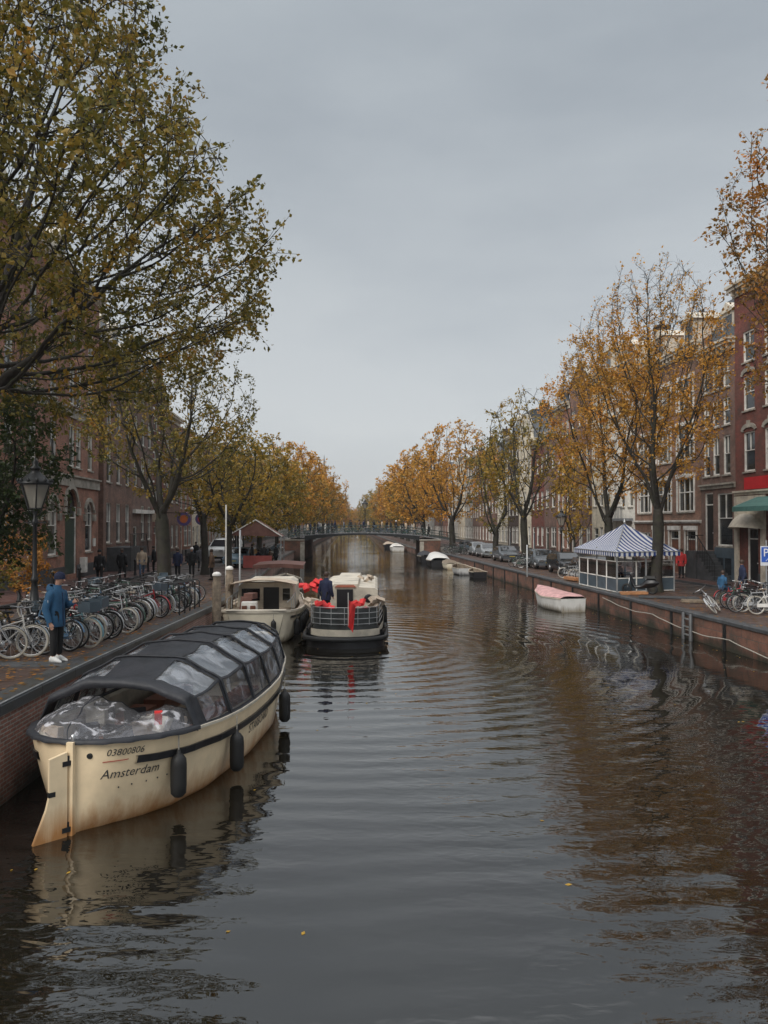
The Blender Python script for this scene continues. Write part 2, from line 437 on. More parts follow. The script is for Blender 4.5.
# timber buttresses and brick panels on the right wall
for i in range(13):
    d = 23 + i * 4.1; x = interp(QR, d)
    mb = MB(); mb.lohi((-.07, -.07, -.6), (-.005, .07, GRV - .14))
    o = mb.build('fender_timber', M['iron']); o.location = (x, d, 0)
    tag(o, 'dark upright fender timber bolted on the right quay wall', 'fender post', 'fender timbers along the right quay wall')
pts = []
for i in range(110):
    d = 20.5 + i * .165; u = ((d - 20.5) % 6.1) / 6.1
    pts.append((interp(QR, d) - .13 - .02 * math.sin(i * .3), d, .14 + .50 * max(0, (d - 21) / 17) ** 1.2 + .16 * (2 * u - 1) ** 2 + .012 * math.sin(i * .5)))
mb = MB(); mb.tube(pts, .020, 5); tag(mb.build('mooring_rope', M['rope']), 'long pale rope sagging along the right quay wall', 'rope')

# ------------------------------------------------------------------ far bridge
BD0, BD1 = 97.0, 108.0
BXL, BXR = -10.0, 4.5
root = thing('canal_bridge', 'low flat arched bridge crowded with people and bicycles spanning the canal', 'bridge', (0, BD0, 0))
def bz(x):   # deck height
    u = (x - (BXL + BXR) / 2) / ((BXR - BXL) / 2)
    return 3.30 - .34 * u * u if abs(u) < 1 else max(1.3, 2.96 - 1.1 * (abs(u) - 1))
xs = [BXL - 5 + i * (BXR - BXL + 10) / 30 for i in range(31)]
mb = MB(); mb.grid([[(x, 0, bz(x)), (x, BD1 - BD0, bz(x))] for x in xs], smooth=False); mb.build('roadway', M['roadbrick'], root)
for yy in (0, BD1 - BD0 - .3):
    rows = []; mb = MB()
    for x in [BXL + i * (BXR - BXL) / 24 for i in range(25)]:
        u = (x - (BXL + BXR) / 2) / ((BXR - BXL) / 2); zb = 3.15 - .72 * u * u
        rows.append([(x, yy, bz(x) + .06), (x, yy, zb), (x, yy + .3, zb), (x, yy + .3, bz(x) + .06), (x, yy, bz(x) + .06)])
    mb.grid(rows, smooth=False); fixn(mb.build('arch_girder', M['iron'], root))
mb = MB(); mb.grid([[(x, -.03, bz(x) + .07), (x, -.03, bz(x) + .16), (x, .3, bz(x) + .16)] for x in xs], smooth=False); mb.build('edge_beam', M['lead'], root)
for (xa, xb) in ((BXL - 3.2, BXL), (BXR, BXR + 2.6)):
    mb = MB(); top = bz(xa if xa < -8 else xb)
    mb.lohi((xa, -.4, -1), (xb, BD1 - BD0 + .4, 2.45)); fixn(mb.build('abutment', M['quaywall2'], root))
    mb = MB(); mb.lohi((xa - .05, -.46, 2.45), (xb + .05, BD1 - BD0 + .46, 2.6)); mb.lohi((xb - .5 if xa < -8 else xa, -.45, -1), (xb + .04 if xa < -8 else xa + .5, -.402, 2.3)); mb.build('quoin', M['stone'], root)
for yy in (.15, BD1 - BD0 - .15):
    mb = MB()
    for h_ in (.35, .7, 1.05): mb.tube([(x, yy, bz(x) + h_) for x in xs], .03, 4)
    for x in [BXL - 5 + i * 1.0 for i in range(25)]: mb.bar((x, yy, bz(x)), (x, yy, bz(x) + 1.08), .05)
    mb.build('railing', M['darkgreen'], root)
# ------------------------------------------------------------------ houses
def arch_pts(u0, u1, zs, n=8):
    c = (u0 + u1) / 2; r = (u1 - u0) / 2
    return [(c - r * math.cos(math.pi * i / n), zs + r * math.sin(math.pi * i / n)) for i in range(n + 1)]

def facade(mb, w, z0, H, ops, dep=.16):
    """ops: (u0, a, u1, b, arch) rectangular holes; arch True = round head inside the top of the hole"""
    us = sorted({0, w, *[o[0] for o in ops], *[o[2] for o in ops]}); zs = sorted({z0, H, *[o[1] for o in ops], *[o[3] for o in ops]})
    for i in range(len(us) - 1):
        # merge vertical runs
        run = None
        for j in range(len(zs) - 1):
            cu, cz = (us[i] + us[i + 1]) / 2, (zs[j] + zs[j + 1]) / 2
            hole = any(o[0] < cu < o[2] and o[1] < cz < o[3] for o in ops)
            if not hole and run is None: run = zs[j]
            if hole and run is not None:
                mb.add([(us[i], 0, run), (us[i + 1], 0, run), (us[i + 1], 0, zs[j]), (us[i], 0, zs[j])], [(0, 1, 2, 3)]); run = None
        if run is not None: mb.add([(us[i], 0, run), (us[i + 1], 0, run), (us[i + 1], 0, H), (us[i], 0, H)], [(0, 1, 2, 3)])
    for (u0, a, u1, b, arch) in ops:
        if arch:
            zs_ = b - (u1 - u0) / 2; P = arch_pts(u0, u1, zs_); n = len(P)
            mid = n // 2
            mb.add([(x, 0, z) for x, z in P[:mid + 1]] + [(u0, 0, b)], [tuple(range(mid + 2))[::-1]])
            mb.add([(x, 0, z) for x, z in P[mid:]] + [(u1, 0, b)], [tuple(range(n - mid + 1))[::-1]])
            mb.grid([[(x, 0, z), (x, dep, z)] for x, z in P], smooth=False)
            top = zs_
        else:
            top = b
            mb.add([(u0, 0, b), (u1, 0, b), (u1, dep, b), (u0, dep, b)], [(0, 1, 2, 3)])
        mb.add([(u0, 0, a), (u1, 0, a), (u1, dep, a), (u0, dep, a)], [(3, 2, 1, 0)])
        mb.add([(u0, 0, a), (u0, dep, a), (u0, dep, top), (u0, 0, top)], [(0, 1, 2, 3)])
        mb.add([(u1, 0, a), (u1, dep, a), (u1, dep, top), (u1, 0, top)], [(3, 2, 1, 0)])

WC = {}
def win_meshes(w, h, style, trim, glass, arch):
    key = (round(w, 2), round(h, 2), style, trim, glass, arch)
    if key in WC: return WC[key]
    y0, y1 = .045, .155
    f = MB(); T = .075
    hh = h - w / 2 if arch else h
    f.lohi((0, y0, 0), (T, y1, hh)); f.lohi((w - T, y0, 0), (w, y1, hh)); f.lohi((T, y0 + .002, 0), (w - T, y1, T * 1.2))
    if arch:
        P = arch_pts(0, w, hh); c = (w / 2, hh)
        Q = [(c[0] + (x - c[0]) * (1 - 2 * T / w), c[1] + (z - c[1]) * (1 - 2 * T / w)) for x, z in P]
        f.grid([[(p[0], y1, p[1]), (p[0], y0, p[1]), (q[0], y0, q[1]), (q[0], y1, q[1])] for p, q in zip(P, Q)], smooth=False)
        f.lohi((T, y0 + .01, hh - .03), (w - T, y1, hh + .03))
    else:
        f.lohi((T, y0 + .002, h - T), (w - T, y1, h))
    b = .045
    if style == 'sash':
        f.lohi((T, y0 + .015, h * .52), (w - T, y1, h * .52 + b))
        f.lohi((w / 2 - b * .4, y0 + .02, h * .52 + b), (w / 2 + b * .4, y1, hh))
    elif style == 'cross':
        f.lohi((T, y0 + .015, h * .56), (w - T, y1, h * .56 + b * 1.5))
        k = max(2, round(w / .75))
        for i in range(1, k): f.lohi((w * i / k - b * .6, y0 + .02, T), (w * i / k + b * .6, y1, hh - T))
    elif style == 'shop':
        k = max(2, round(w / 1.1))
        f.lohi((T, y0 + .012, h * .72), (w - T, y1, h * .72 + b * 1.6))
        for i in range(1, k): f.lohi((w * i / k - b * .6, y0 + .02, T), (w * i / k + b * .6, y1, hh - T))
    elif style == 'grid':
        for i in (1, 2): f.lohi((w * i / 3 - b * .3, y0 + .02, T), (w * i / 3 + b * .3, y1, hh - T))
        for i in (1, 2, 3): f.lohi((T, y0 + .015, h * i / 4), (w - T, y1, h * i / 4 + b * .6))
    p = MB()
    if arch: P = arch_pts(.01, w - .01, hh); p.add([(x, y1 - .025, z) for x, z in P] + [(w - .01, y1 - .025, 0.01), (.01, y1 - .025, .01)], [tuple(range(len(P) + 2))[::-1]])
    else: p.add([(.01, y1 - .025, .01), (w - .01, y1 - .025, .01), (w - .01, y1 - .025, h - .01), (.01, y1 - .025, h - .01)], [(0, 1, 2, 3)])
    s = MB(); s.lohi((-.08, -.07, -.09), (w + .08, .10, -.003))
    WC[key] = (f.mesh('window', M[trim]), p.mesh('pane', M[glass]), s.mesh('sill', M['stone']))
    # single-mesh version
    q = MB(); q.v = list(f.v); q.f = [list(x) for x in f.f]; q.m = list(f.m); q.sm = list(f.sm)
    q.add(p.v, p.f, 1); q.add(s.v, s.f, 2)
    WC[key] += (q.mesh('window', [M[trim], M[glass], M['stone']]),)
    return WC[key]

HR = random.Random(11)
def window(root, u, z, w, h, style='sash', trim='white', arch=False, lod=0, glass=None):
    g = glass or ('glass2' if HR.random() < .28 else 'glass')
    ms = win_meshes(w, h, style, trim, g, arch)
    if lod:
        return link('window', ms[3], root, (u, 0, z))
    o = link('window', ms[0], root, (u, 0, z)); link('pane', ms[1], o); link('sill', ms[2], o); return o

def door(root, u, z, w, h, mat='darkgreen', trim='white', arch=False, transom=.22, step=0):
    f = MB(); T = .09; hh = h - w / 2 if arch else h
    f.lohi((0, .05, 0), (T, .15, hh)); f.lohi((w - T, .05, 0), (w, .15, hh))
    if not arch: f.lohi((T, .052, h - T), (w - T, .15, h))
    zt = h * (1 - transom) - (w * .3 if arch else 0)
    f.lohi((T, .055, zt), (w - T, .15, zt + .07))
    o = f.build('door_frame', M[trim], root, (u, 0, z))
    p = MB(); p.lohi((T, .11, .0), (w - T, .148, zt))
    for (a, b_) in ((.1, .42), (.48, .93)): p.lohi((T + .12, .095, zt * a), (w - T - .12, .112, zt * b_))
    d = p.build('door', M[mat], root, (u, 0, z))
    k = MB(); k.lathe([(.0, -.05), (.035, -.05), (.035, 0), (.0, .01)], (w - T - .09, .10, 1.05), 8, axis='Y', cap=False); k.build('handle', M['chrome'], d)
    g = MB()
    if arch:
        P = arch_pts(T, w - T, hh); g.add([(x, .12, zz) for x, zz in P] + [(w - T, .12, zt + .07), (T, .12, zt + .07)], [tuple(range(len(P) + 2))[::-1]])
    else: g.add([(T, .12, zt + .07), (w - T, .12, zt + .07), (w - T, .12, h - T), (T, .12, h - T)], [(0, 1, 2, 3)])
    g.build('fanlight', M['glass'], d)

def house(side, d0, d1, H, wall, label, rows=None, top='cornice', trim='white', lod=0, doors=(), plinth='bluestone', bands=(), cols=None, ghost=None, depth=10, roofh=2.6, roofmat='slate', cat='house', name='canal_house', winarch=False, style='sash', bandmat='stone', gap=.02):
    if side == 'R':
        A = Vector((fr(d1), d1, 0)); B = Vector((fr(d0), d0, 0)); zb = GRV + .116
    else:
        A = Vector((fl(d0), d0, 0)); B = Vector((fl(d1), d1, 0)); zb = gl(d0) + .116
    v = B - A; w = v.length - gap
    root = thing(name, label, cat, (A.x, A.y, zb), math.atan2(v.y, v.x))
    ops = []; wins = []
    if rows is None:
        n = cols or max(2, round(w / 2.1)); ww = min(1.15, w / n * .52)
        fh = 3.25; z = 1.0; rows = []; k = int((H - .9) / fh)
        for i in range(k):
            hgt = 2.1 - .15 * i; zz = .95 + i * (H - .6) / k
            rows.append((zz, zz + max(1.2, hgt), n, ww, 'shop' if (i == 0 and HR.random() < .4) else style))
    for (za, zb_, n, ww, st, *rest) in rows:
        if isinstance(n, (list, tuple)): us = n
        else:
            if st == 'shop' and lod: ww = w * .8 / n
            us = [w * (i + .5) / n - ww / 2 for i in range(n)]
        for u in us:
            if any(not (u + ww < dd[0] - .05 or u > dd[0] + dd[2] + .05 or zb_ < dd[1] or za > dd[1] + dd[3]) for dd in doors): continue
            ar = bool(rest and rest[0]); 
            ops.append((u, za, u + ww, zb_, ar)); wins.append((u, za, ww, zb_ - za, st, ar))
    for dd in doors: ops.append((dd[0], dd[1], dd[0] + dd[2], dd[1] + dd[3], bool(len(dd) > 5 and dd[5])))
    mb = MB(); facade(mb, w, -.25, H, ops)
    mb.add([(0, 0, -.25), (0, depth, -.25), (0, depth, H), (0, 0, H)], [(0, 1, 2, 3)]); mb.add([(w, 0, -.25), (w, depth, -.25), (w, depth, H), (w, 0, H)], [(3, 2, 1, 0)])
    mb.add([(0, depth, -.25), (w, depth, -.25), (w, depth, H), (0, depth, H)], [(3, 2, 1, 0)]); mb.add([(0, 0, H), (w, 0, H), (w, depth, H), (0, depth, H)], [(0, 1, 2, 3)])
    gable = None
    if top == 'neck':
        gable = [(0, H), (w, H), (w, H + .5), (w * .72, H + 1.0), (w * .68, H + 2.6), (w * .5, H + 3.3), (w * .32, H + 2.6), (w * .28, H + 1.0), (0, H + .5)]
    elif top == 'step':
        gable = [(0, H)]; k = 4
        L_ = [(w, H)]
        for i in range(k):
            L_ += [(w - w * .45 * i / k, H + .75 * (i + 1)), (w - w * .45 * (i + 1) / k, H + .75 * (i + 1))]
        gable = [(0, H)] + L_ + [(w - x, z) for x, z in L_[::-1][:-1]]
    elif top == 'pediment':
        gable = [(0, H), (w, H), (w, H + .4), (w * .5, H + 2.4), (0, H + .4)]
    elif top == 'bell':
        gable = [(0, H), (w, H)] + [(w / 2 + w / 2 * math.cos(t_) ** 1 * (1 - .15 * math.sin(2 * t_)), H + 3.0 * math.sin(t_)) for t_ in [math.pi / 2 * i / 7 for i in range(8)]] + [(w / 2 - w / 2 * math.cos(t_) * (1 - .15 * math.sin(2 * t_)), H + 3.0 * math.sin(t_)) for t_ in [math.pi / 2 * i / 7 for i in range(6, -1, -1)]]
    if gable:
        P2 = [p for i, p in enumerate(gable) if i == 0 or (abs(p[0] - gable[i - 1][0]) + abs(p[1] - gable[i - 1][1])) > 1e-4]
        mb.prism(P2, 0.0, .35, plane='XZ')
    mb.build('wall', BR[wall], root)
    tr = MB()
    if plinth: p_ = MB(); 
    if top in ('cornice', 'mansard', 'flat'):
        tr.lohi((-.06, -.10, H - .62), (w + .06, -.003, H - .30)); tr.lohi((-.10, -.42, H - .30), (w + .10, .05, H - .12)); tr.lohi((-.16, -.52, H - .12), (w + .16, .05, H + .04))
        if not lod:
            n = int(w / .55)
            for i in range(n): u = w * (i + .5) / n; tr.lohi((u - .06, -.34, H - .56), (u + .06, -.101, H - .302))
        tr.build('cornice', M['cream'] if trim != 'stone' else M['stone'], root)
    elif gable:
        for a, b_ in zip(P2[2:], P2[3:] + P2[:1]):
            tr.bar((a[0], .14, a[1] + .05), (b_[0], .14, b_[1] + .05), .52, .13)
        tr.build('gable_coping', M['stone'], root)
        if not lod or HR.random() < .6: a = MB(); a.lohi((w * .5 - .35, .02, H + .4), (w * .5 + .35, -.04, H + 1.5)); a.build('attic_hatch', M['black'], root)
    for (za, zb_) in bands:
        b2 = MB(); b2.lohi((-.03, -.09, za), (w + .03, -.003, zb_)); b2.lohi((-.05, -.2, zb_), (w + .05, -.003, zb_ + .1)); b2.build('string_course', M[bandmat], root)
    # roof
    rf = MB()
    if top == 'mansard':
        rf.add([(0, .25, H + .03), (w, .25, H + .03), (w, 1.7, H + roofh), (0, 1.7, H + roofh), (w, depth, H + roofh), (0, depth, H + roofh), (0, depth, H), (w, depth, H)],
               [(0, 1, 2, 3), (3, 2, 4, 5), (0, 3, 5, 6), (1, 7, 4, 2), (5, 4, 7, 6)])
    elif top in ('neck', 'step', 'pediment', 'bell'):
        hh = 2.2 if top == 'pediment' else 2.7
        rf.prism([(0, H + .02), (w, H + .02), (w * .5, H + hh)], .352, depth, plane='XZ')
    else:
        rf.add([(0, .1, H + .02), (w, .1, H + .02), (w, depth, H + .02), (0, depth, H + .02), (0, depth * .5, H + roofh), (w, depth * .5, H + roofh)],
               [(0, 1, 5, 4), (2, 3, 4, 5), (0, 4, 3), (1, 2, 5)])
    ro = fixn(rf.build('roof', M[roofmat], root))
    ch = MB(); cx = w * HR.choice((.12, .85)); ch.lohi((cx - .45, 4.2, H + .5), (cx + .45, 5.2, H + roofh + 1.4)); ch.lohi((cx - .52, 4.13, H + roofh + 1.4), (cx + .52, 5.27, H + roofh + 1.55))
    for i in (-1, 1): ch.lathe([(.11, 0), (.09, .45)], (cx + i * .22, 4.7, H + roofh + 1.55), 8)
    ch.build('chimney', BR['dark'], ro)
    if top == 'mansard' or (top == 'cornice' and not lod):
        for u in ([w * .5] if w < 6 else [w * .28, w * .72]):
            dm = MB(); yy = .7; dm.lohi((u - .75, yy, H + .25), (u + .75, yy + 2.2, H + 2.0)); dm.prism([(u - .9, H + 2.0), (u + .9, H + 2.0), (u, H + 2.6)], yy - .12, yy + 2.3, plane='XZ')
            dd_ = dm.build('dormer', M['cream'], ro)
            g = MB(); g.lohi((u - .5, yy - .012, H + .55), (u + .5, yy - .003, H + 1.8)); g.build('dormer_pane', M['glass'], dd_)
    if plinth:
        cuts = sorted([(dd[0] - .02, dd[0] + dd[2] + .02) for dd in doors if dd[1] < .6]); x = 0; pm = MB()
        zt = min(.6, min([r_[0] for r_ in rows]) - .12) if rows else .6
        for (a, b_) in cuts + [(w, w)]:
            if a > x: pm.lohi((x, -.05, -.25), (a, -.003, zt))
            x = b_
        pm.build('plinth', M[plinth], root)
    for (u, z, ww, hh, st, ar) in wins: window(root, u, z, ww, hh, st, trim if trim in M else 'white', ar, lod)
    for dd in doors: door(root, *dd[:4], mat=dd[4] if len(dd) > 4 else 'darkgreen', arch=bool(len(dd) > 5 and dd[5]))
    return root, w

def hood(root, u, z, w, h, mat='white'):
    m = MB(); m.lohi((u - .12, -.08, z), (u - .003, -.003, z + h)); m.lohi((u + w + .003, -.08, z), (u + w + .12, -.003, z + h)); m.lohi((u - .16, -.12, z + h + .003), (u + w + .16, -.003, z + h + .28))
    m.build('window_surround', M[mat], root)

# ---- right side, near houses (u runs towards the camera)
H_R = []
# R1 bright red with shop
root, w = house('R', 33.5, 43.9, 16.8, 'red', 'bright red brick house with red shop sign, green awning and pale shell hood',
    rows=[(6.2, 8.4, [.9, 3.0, 5.6, 8.0], 1.15, 'sash'), (9.6, 11.5, [.9, 3.0, 5.6, 8.0], 1.15, 'sash'), (12.3, 14.0, [.9, 3.0, 5.6, 8.0], 1.15, 'sash'), (.9, 4.2, [3.2, 7.0], 2.6, 'shop')],
    doors=[(1.2, .1, 1.1, 3.0, 'black')], top='cornice', bands=[(4.9, 5.05)], bandmat='cream', roofh=3)
for z in (8.4, 11.5):
    for u in (.9, 3.0, 5.6, 8.0):
        m_ = MB(); P = arch_pts(u - .1, u + 1.25, z - .1, 10)
        for i in range(10):
            a, b_ = P[i], P[i + 1]; m_.bar((a[0], -.035, z + (a[1] - z) * .45 + .1), (b_[0], -.035, z + (b_[1] - z) * .45 + .1), .06, .22, 0)
        m_.lohi((u + .45, -.1, z + .22), (u + .7, -.003, z + .62)); m_.build('arched_lintel', M['stone'], root)
m_ = MB()
for z in (.0,): 
    for u in (0.02, 2.7): m_.lohi((u, -.12, 0), (u + .38, -.003, 4.85))
m_.lohi((.4, -.1, 3.25), (2.7, -.003, 4.85)); m_.build('shopfront_surround', M['cream'], root)
sh = MB(); rows_ = []
for i in range(13):
    t_ = math.pi * i / 12; row = []
    for j in range(6):
        q = j / 5; r_ = .35 + .75 * q ** .8; row.append((1.65 - r_ * 1.45 * math.cos(t_), -.10 - r_ * .85 * math.sin(t_) , 3.75 - .75 * q ** 1.7 + .12 * math.sin(t_)))
    rows_.append(row)
sh.grid(rows_); sh.lohi((.6, -.35, 3.6), (2.7, -.1, 3.85)); sh.build('shell_hood', M['cream'], root)
sg = MB(); sg.lohi((1.3, -.22, 5.18), (8.8, -.10, 5.85)); sgo = sg.build('shop_sign', pmat('red_sign', (.5, .012, .018), .4, var=.1), root)
def letters(txt, size, depth=.01):
    c = bpy.data.curves.new('txt', 'FONT'); c.body = txt; c.size = size; c.extrude = depth; c.resolution_u = 2
    o = bpy.data.objects.new('txt', c); COL.objects.link(o)
    bpy.context.view_layer.update()
    me = bpy.data.meshes.new_from_object(o.evaluated_get(bpy.context.evaluated_depsgraph_get())); bpy.data.objects.remove(o)
    return me
def text_on(parent, txt, size, loc, mat, rot=(R(90), 0, 0), name='lettering', depth=.01):
    me = letters(txt, size, depth); me.materials.clear(); me.materials.append(mat)
    o = link(name, me, parent, loc); o.rotation_euler = rot; return o
aw = MB(); aw.add([(2.4, -.12, 4.75), (9.2, -.12, 4.75), (9.2, -1.5, 4.2), (2.4, -1.5, 4.2), (2.4, -1.5, 3.95), (9.2, -1.5, 3.95)], [(0, 1, 2, 3), (3, 2, 5, 4)])
aw.add([(2.4, -.12, 4.745), (2.4, -1.5, 4.2), (2.4, -1.5, 3.95), (2.4, -.12, 4.2)], [(0, 1, 2, 3)])
aw.build('awning', pmat('teal_canvas', (.07, .17, .15), .8, var=.15), root)
# R2 purple-brown with mansard
root, w = house('R', 43.9, 48.0, 14.0, 'purple', 'narrow purple brown brick house with dark mansard, three narrow windows per floor and grey stairs',
    rows=[(6.2, 8.5, [.35, 1.5, 2.75], .8, 'sash'), (9.1, 10.7, [.35, 1.5, 2.75], .8, 'sash'), (11.3, 13.0, [.35, 1.5, 2.75], .8, 'sash'), (2.0, 5.1, [2.0], 1.75, 'sash')],
    doors=[(.45, 1.7, 1.05, 3.5, 'black')], top='mansard', bands=[(5.4, 5.6)], plinth=None, roofh=3.2)
m_ = MB(); m_.lohi((1.75, -.07, -.2), (w, -.003, 1.9)); m_.build('painted_panel', M['darkblue'], root)
m_ = MB(); m_.lohi((2.1, -.09, .35), (2.8, -.071, 1.3)); m_.lohi((3.0, -.09, .35), (3.7, -.071, 1.3)); m_.build('basement_window', M['glass'], root)
m_ = MB()
for i in range(8): m_.lohi((1.75 + .27 * i, -1.15, -.2), (2.02 + .27 * i, -.1, 1.66 - .2 * (i + 1)))
m_.lohi((.3, -1.2, -.2), (1.75, -.003, 1.66)); m_.build('stairs', M['bluestone'], root)
m_ = MB()
m_.bar((.34, -1.15, 2.6), (1.75, -1.15, 2.6), .045); m_.bar((1.75, -1.15, 2.6), (3.9, -1.15, .95), .045); m_.bar((.34, -1.15, 2.6), (.34, -.05, 2.6), .045)
for i in range(13): u = .38 + .29 * i; z0_ = 1.66 if u < 1.75 else 1.66 - (u - 1.75) * .74; m_.bar((u, -1.15, z0_ - .05), (u, -1.15, z0_ + .95), .026)
m_.build('stair_railing', M['iron'], root)
# R3 orange brown, wide windows
root, w = house('R', 48.0, 58.5, 14.8, 'orange', 'wide orange brown brick house with broad white cross framed windows behind the striped pavilion',
    rows=[(4.1, 6.3, [.7, 4.0, 7.3], 2.3, 'cross'), (7.5, 9.7, [.7, 4.0, 7.3], 2.3, 'cross'), (10.7, 12.7, [.7, 4.0, 7.3], 2.3, 'cross'), (.7, 2.7, [.8], 2.0, 'cross')],
    doors=[(3.4, .1, 1.7, 2.8, 'brownwood'), (6.0, .1, 1.5, 2.8, 'brownwood'), (8.4, .1, 1.5, 2.8, 'brownwood')], top='cornice', bands=[(3.35, 3.45)], bandmat='white', roofmat='tile')
for z, h_ in ((4.1, 2.2), (7.5, 2.2), (10.7, 2.0)):
    for u in (.7, 4.0, 7.3): hood(root, u, z, 2.3, h_)
for u, ww in ((3.4, 1.7), (6.0, 1.5), (8.4, 1.5)): hood(root, u, .1, ww, 2.8)
near_right = [
 (58.5, 63.5, 15.4, 'white', 'pale stone house with tall narrow windows and a balcony behind the orange trees', 'cornice', 3),
 (63.5, 68.2, 16.2, 'cream', 'cream plastered house with white surrounds beside the brown pedimented house', 'cornice', 3),
 (68.2, 74.5, 15.9, 'brown', 'tall brown brick house crowned by a triangular pediment', 'pediment', 3),
 (74.5, 79.0, 15.2, 'warm', 'warm red brick house with tall brick arches over its ground floor', 'cornice', 3),
 (79.0, 83.5, 13.0, 'purple', 'dull purple brick house below the ornate grey cupola', 'flat', 2),
 (83.5, 89.0, 12.6, 'red', 'dark red brick house with white shopfront beside the bare tree', 'cornice', 3),
 (89.0, 95.0, 13.4, 'cream', 'cream house with dark door behind the parked silver car', 'bell', 3),
 (95.0, 101.0, 14.6, 'dark', 'dark brick house with a high slate mansard roof right of the bridge', 'mansard', 3)]
for (a, b_, H_, wl_, lb, tp, n) in near_right:
    root, w = house('R', a, b_, H_, wl_, lb, top=tp, cols=n, lod=1 if a > 72 else 0, roofh=3 if tp == 'mansard' else 2.2,
                    doors=[(w_ := .5, .1, 1.1, 2.9, HR.choice(['darkgreen', 'black', 'brownwood', 'darkblue']))])
    if a == 58.5:
        m_ = MB(); m_.lohi((.4, -.9, 3.55), (w - .4, -.003, 3.75))
        for i in range(14): x = .45 + i * (w - .9) / 13; m_.bar((x, -.86, 3.75), (x, -.86, 4.6), .04)
        m_.bar((.42, -.86, 4.62), (w - .42, -.86, 4.62), .07); m_.build('balcony', M['lead'], root)
    if a == 79.0:
        c_ = MB(); c_.lathe([(1.5, 0), (1.5, .3), (1.1, .35), (1.1, 1.6), (1.35, 1.7), (1.2, 2.2), (.75, 2.9), (.5, 3.3), (.5, 4.2), (.8, 4.35), (.62, 4.9), (.25, 5.5), (.06, 6.4), (0.01, 6.9)], (.9, 2.0, 13.0), 12)
        c_.build('cupola', M['lead'], root)
LABT = {'neck': 'neck gable', 'step': 'stepped gable', 'bell': 'bell gable', 'cornice': 'straight cornice', 'pediment': 'pediment', 'mansard': 'slate mansard'}
WALLN = {'red': 'red brick', 'brown': 'brown brick', 'purple': 'purple brick', 'orange': 'orange brick', 'dark': 'dark brick', 'warm': 'warm red brick', 'grey': 'grey rendered', 'cream': 'cream', 'white': 'white'}
ORD = ['first', 'second', 'third', 'fourth', 'fifth', 'sixth', 'seventh', 'eighth', 'ninth', 'tenth', 'eleventh', 'twelfth', 'thirteenth', 'fourteenth', 'fifteenth', 'sixteenth', 'seventeenth', 'eighteenth', 'nineteenth', 'twentieth',
       'twenty first', 'twenty second', 'twenty third', 'twenty fourth', 'twenty fifth', 'twenty sixth', 'twenty seventh', 'twenty eighth', 'twenty ninth', 'thirtieth', 'thirty first', 'thirty second', 'thirty third', 'thirty fourth', 'thirty fifth', 'thirty sixth', 'thirty seventh', 'thirty eighth', 'thirty ninth', 'fortieth']
d = 101.0; k = 0
while d < 300:
    wd = HR.uniform(5.5, 9) * (1 if d < 180 else 1.5); wk = HR.choice(['brown', 'purple', 'dark', 'cream', 'warm', 'brown', 'white', 'grey']); tp = HR.choice(['cornice', 'neck', 'cornice', 'bell', 'mansard', 'step'])
    house('R', d, d + wd, HR.uniform(11.5, 15), wk, f'far {WALLN[wk]} canal house with {LABT[tp]}, {ORD[k]} past the bridge on the right', top=tp, cols=3, lod=1); d += wd; k += 1

# ---- left side (u runs away from the camera)
root, w = house('L', 31.0, 49.5, 17.5, 'warm', 'large red brick house with pale stone bands and round arched ground floor by the lantern',
    rows=[(1.3, 4.35, [1.2, 3.9, 6.9, 9.7, 15.9], 1.35, 'sash', True), (6.3, 8.75, [1.4, 4.1, 7.0, 9.9, 12.9, 14.1, 16.3], .95, 'sash', False), (9.9, 12.3, [1.4, 4.1, 7.0, 9.9, 12.9, 14.1, 16.3], .95, 'sash', False), (13.4, 15.4, [1.4, 4.1, 7.0, 9.9, 12.9, 14.1, 16.3], .95, 'sash', False)],
    doors=[(12.3, .1, 2.0, 4.9, 'darkgreen', True)], bands=[(5.15, 5.7), (9.1, 9.55)], top='cornice')
for (u, ww, zt) in ((1.2, 1.35, 4.35), (3.9, 1.35, 4.35), (6.9, 1.35, 4.35), (9.7, 1.35, 4.35), (15.9, 1.35, 4.35), (12.3, 2.0, 5.0)):
    m_ = MB(); zs_ = zt - ww / 2; P = arch_pts(u - .14, u + ww + .14, zs_, 12)
    for i in range(12): m_.bar((P[i][0], -.05, P[i][1]), (P[i + 1][0], -.05, P[i + 1][1]), .1, .24)
    for s_ in (u - .42, u + ww + .02): m_.lohi((s_, -.14, zs_ - .5), (s_ + .4, -.004, zs_ - .08))
    m_.build('arch_surround', M['stone'], root)
m_ = MB(); m_.lohi((17.3, -.02, 1.6), (17.7, -.1, 2.1)); m_.lohi((14.9, -.3, .1), (15.4, -.004, 1.0)); m_.build('wall_box', M['white'], root)
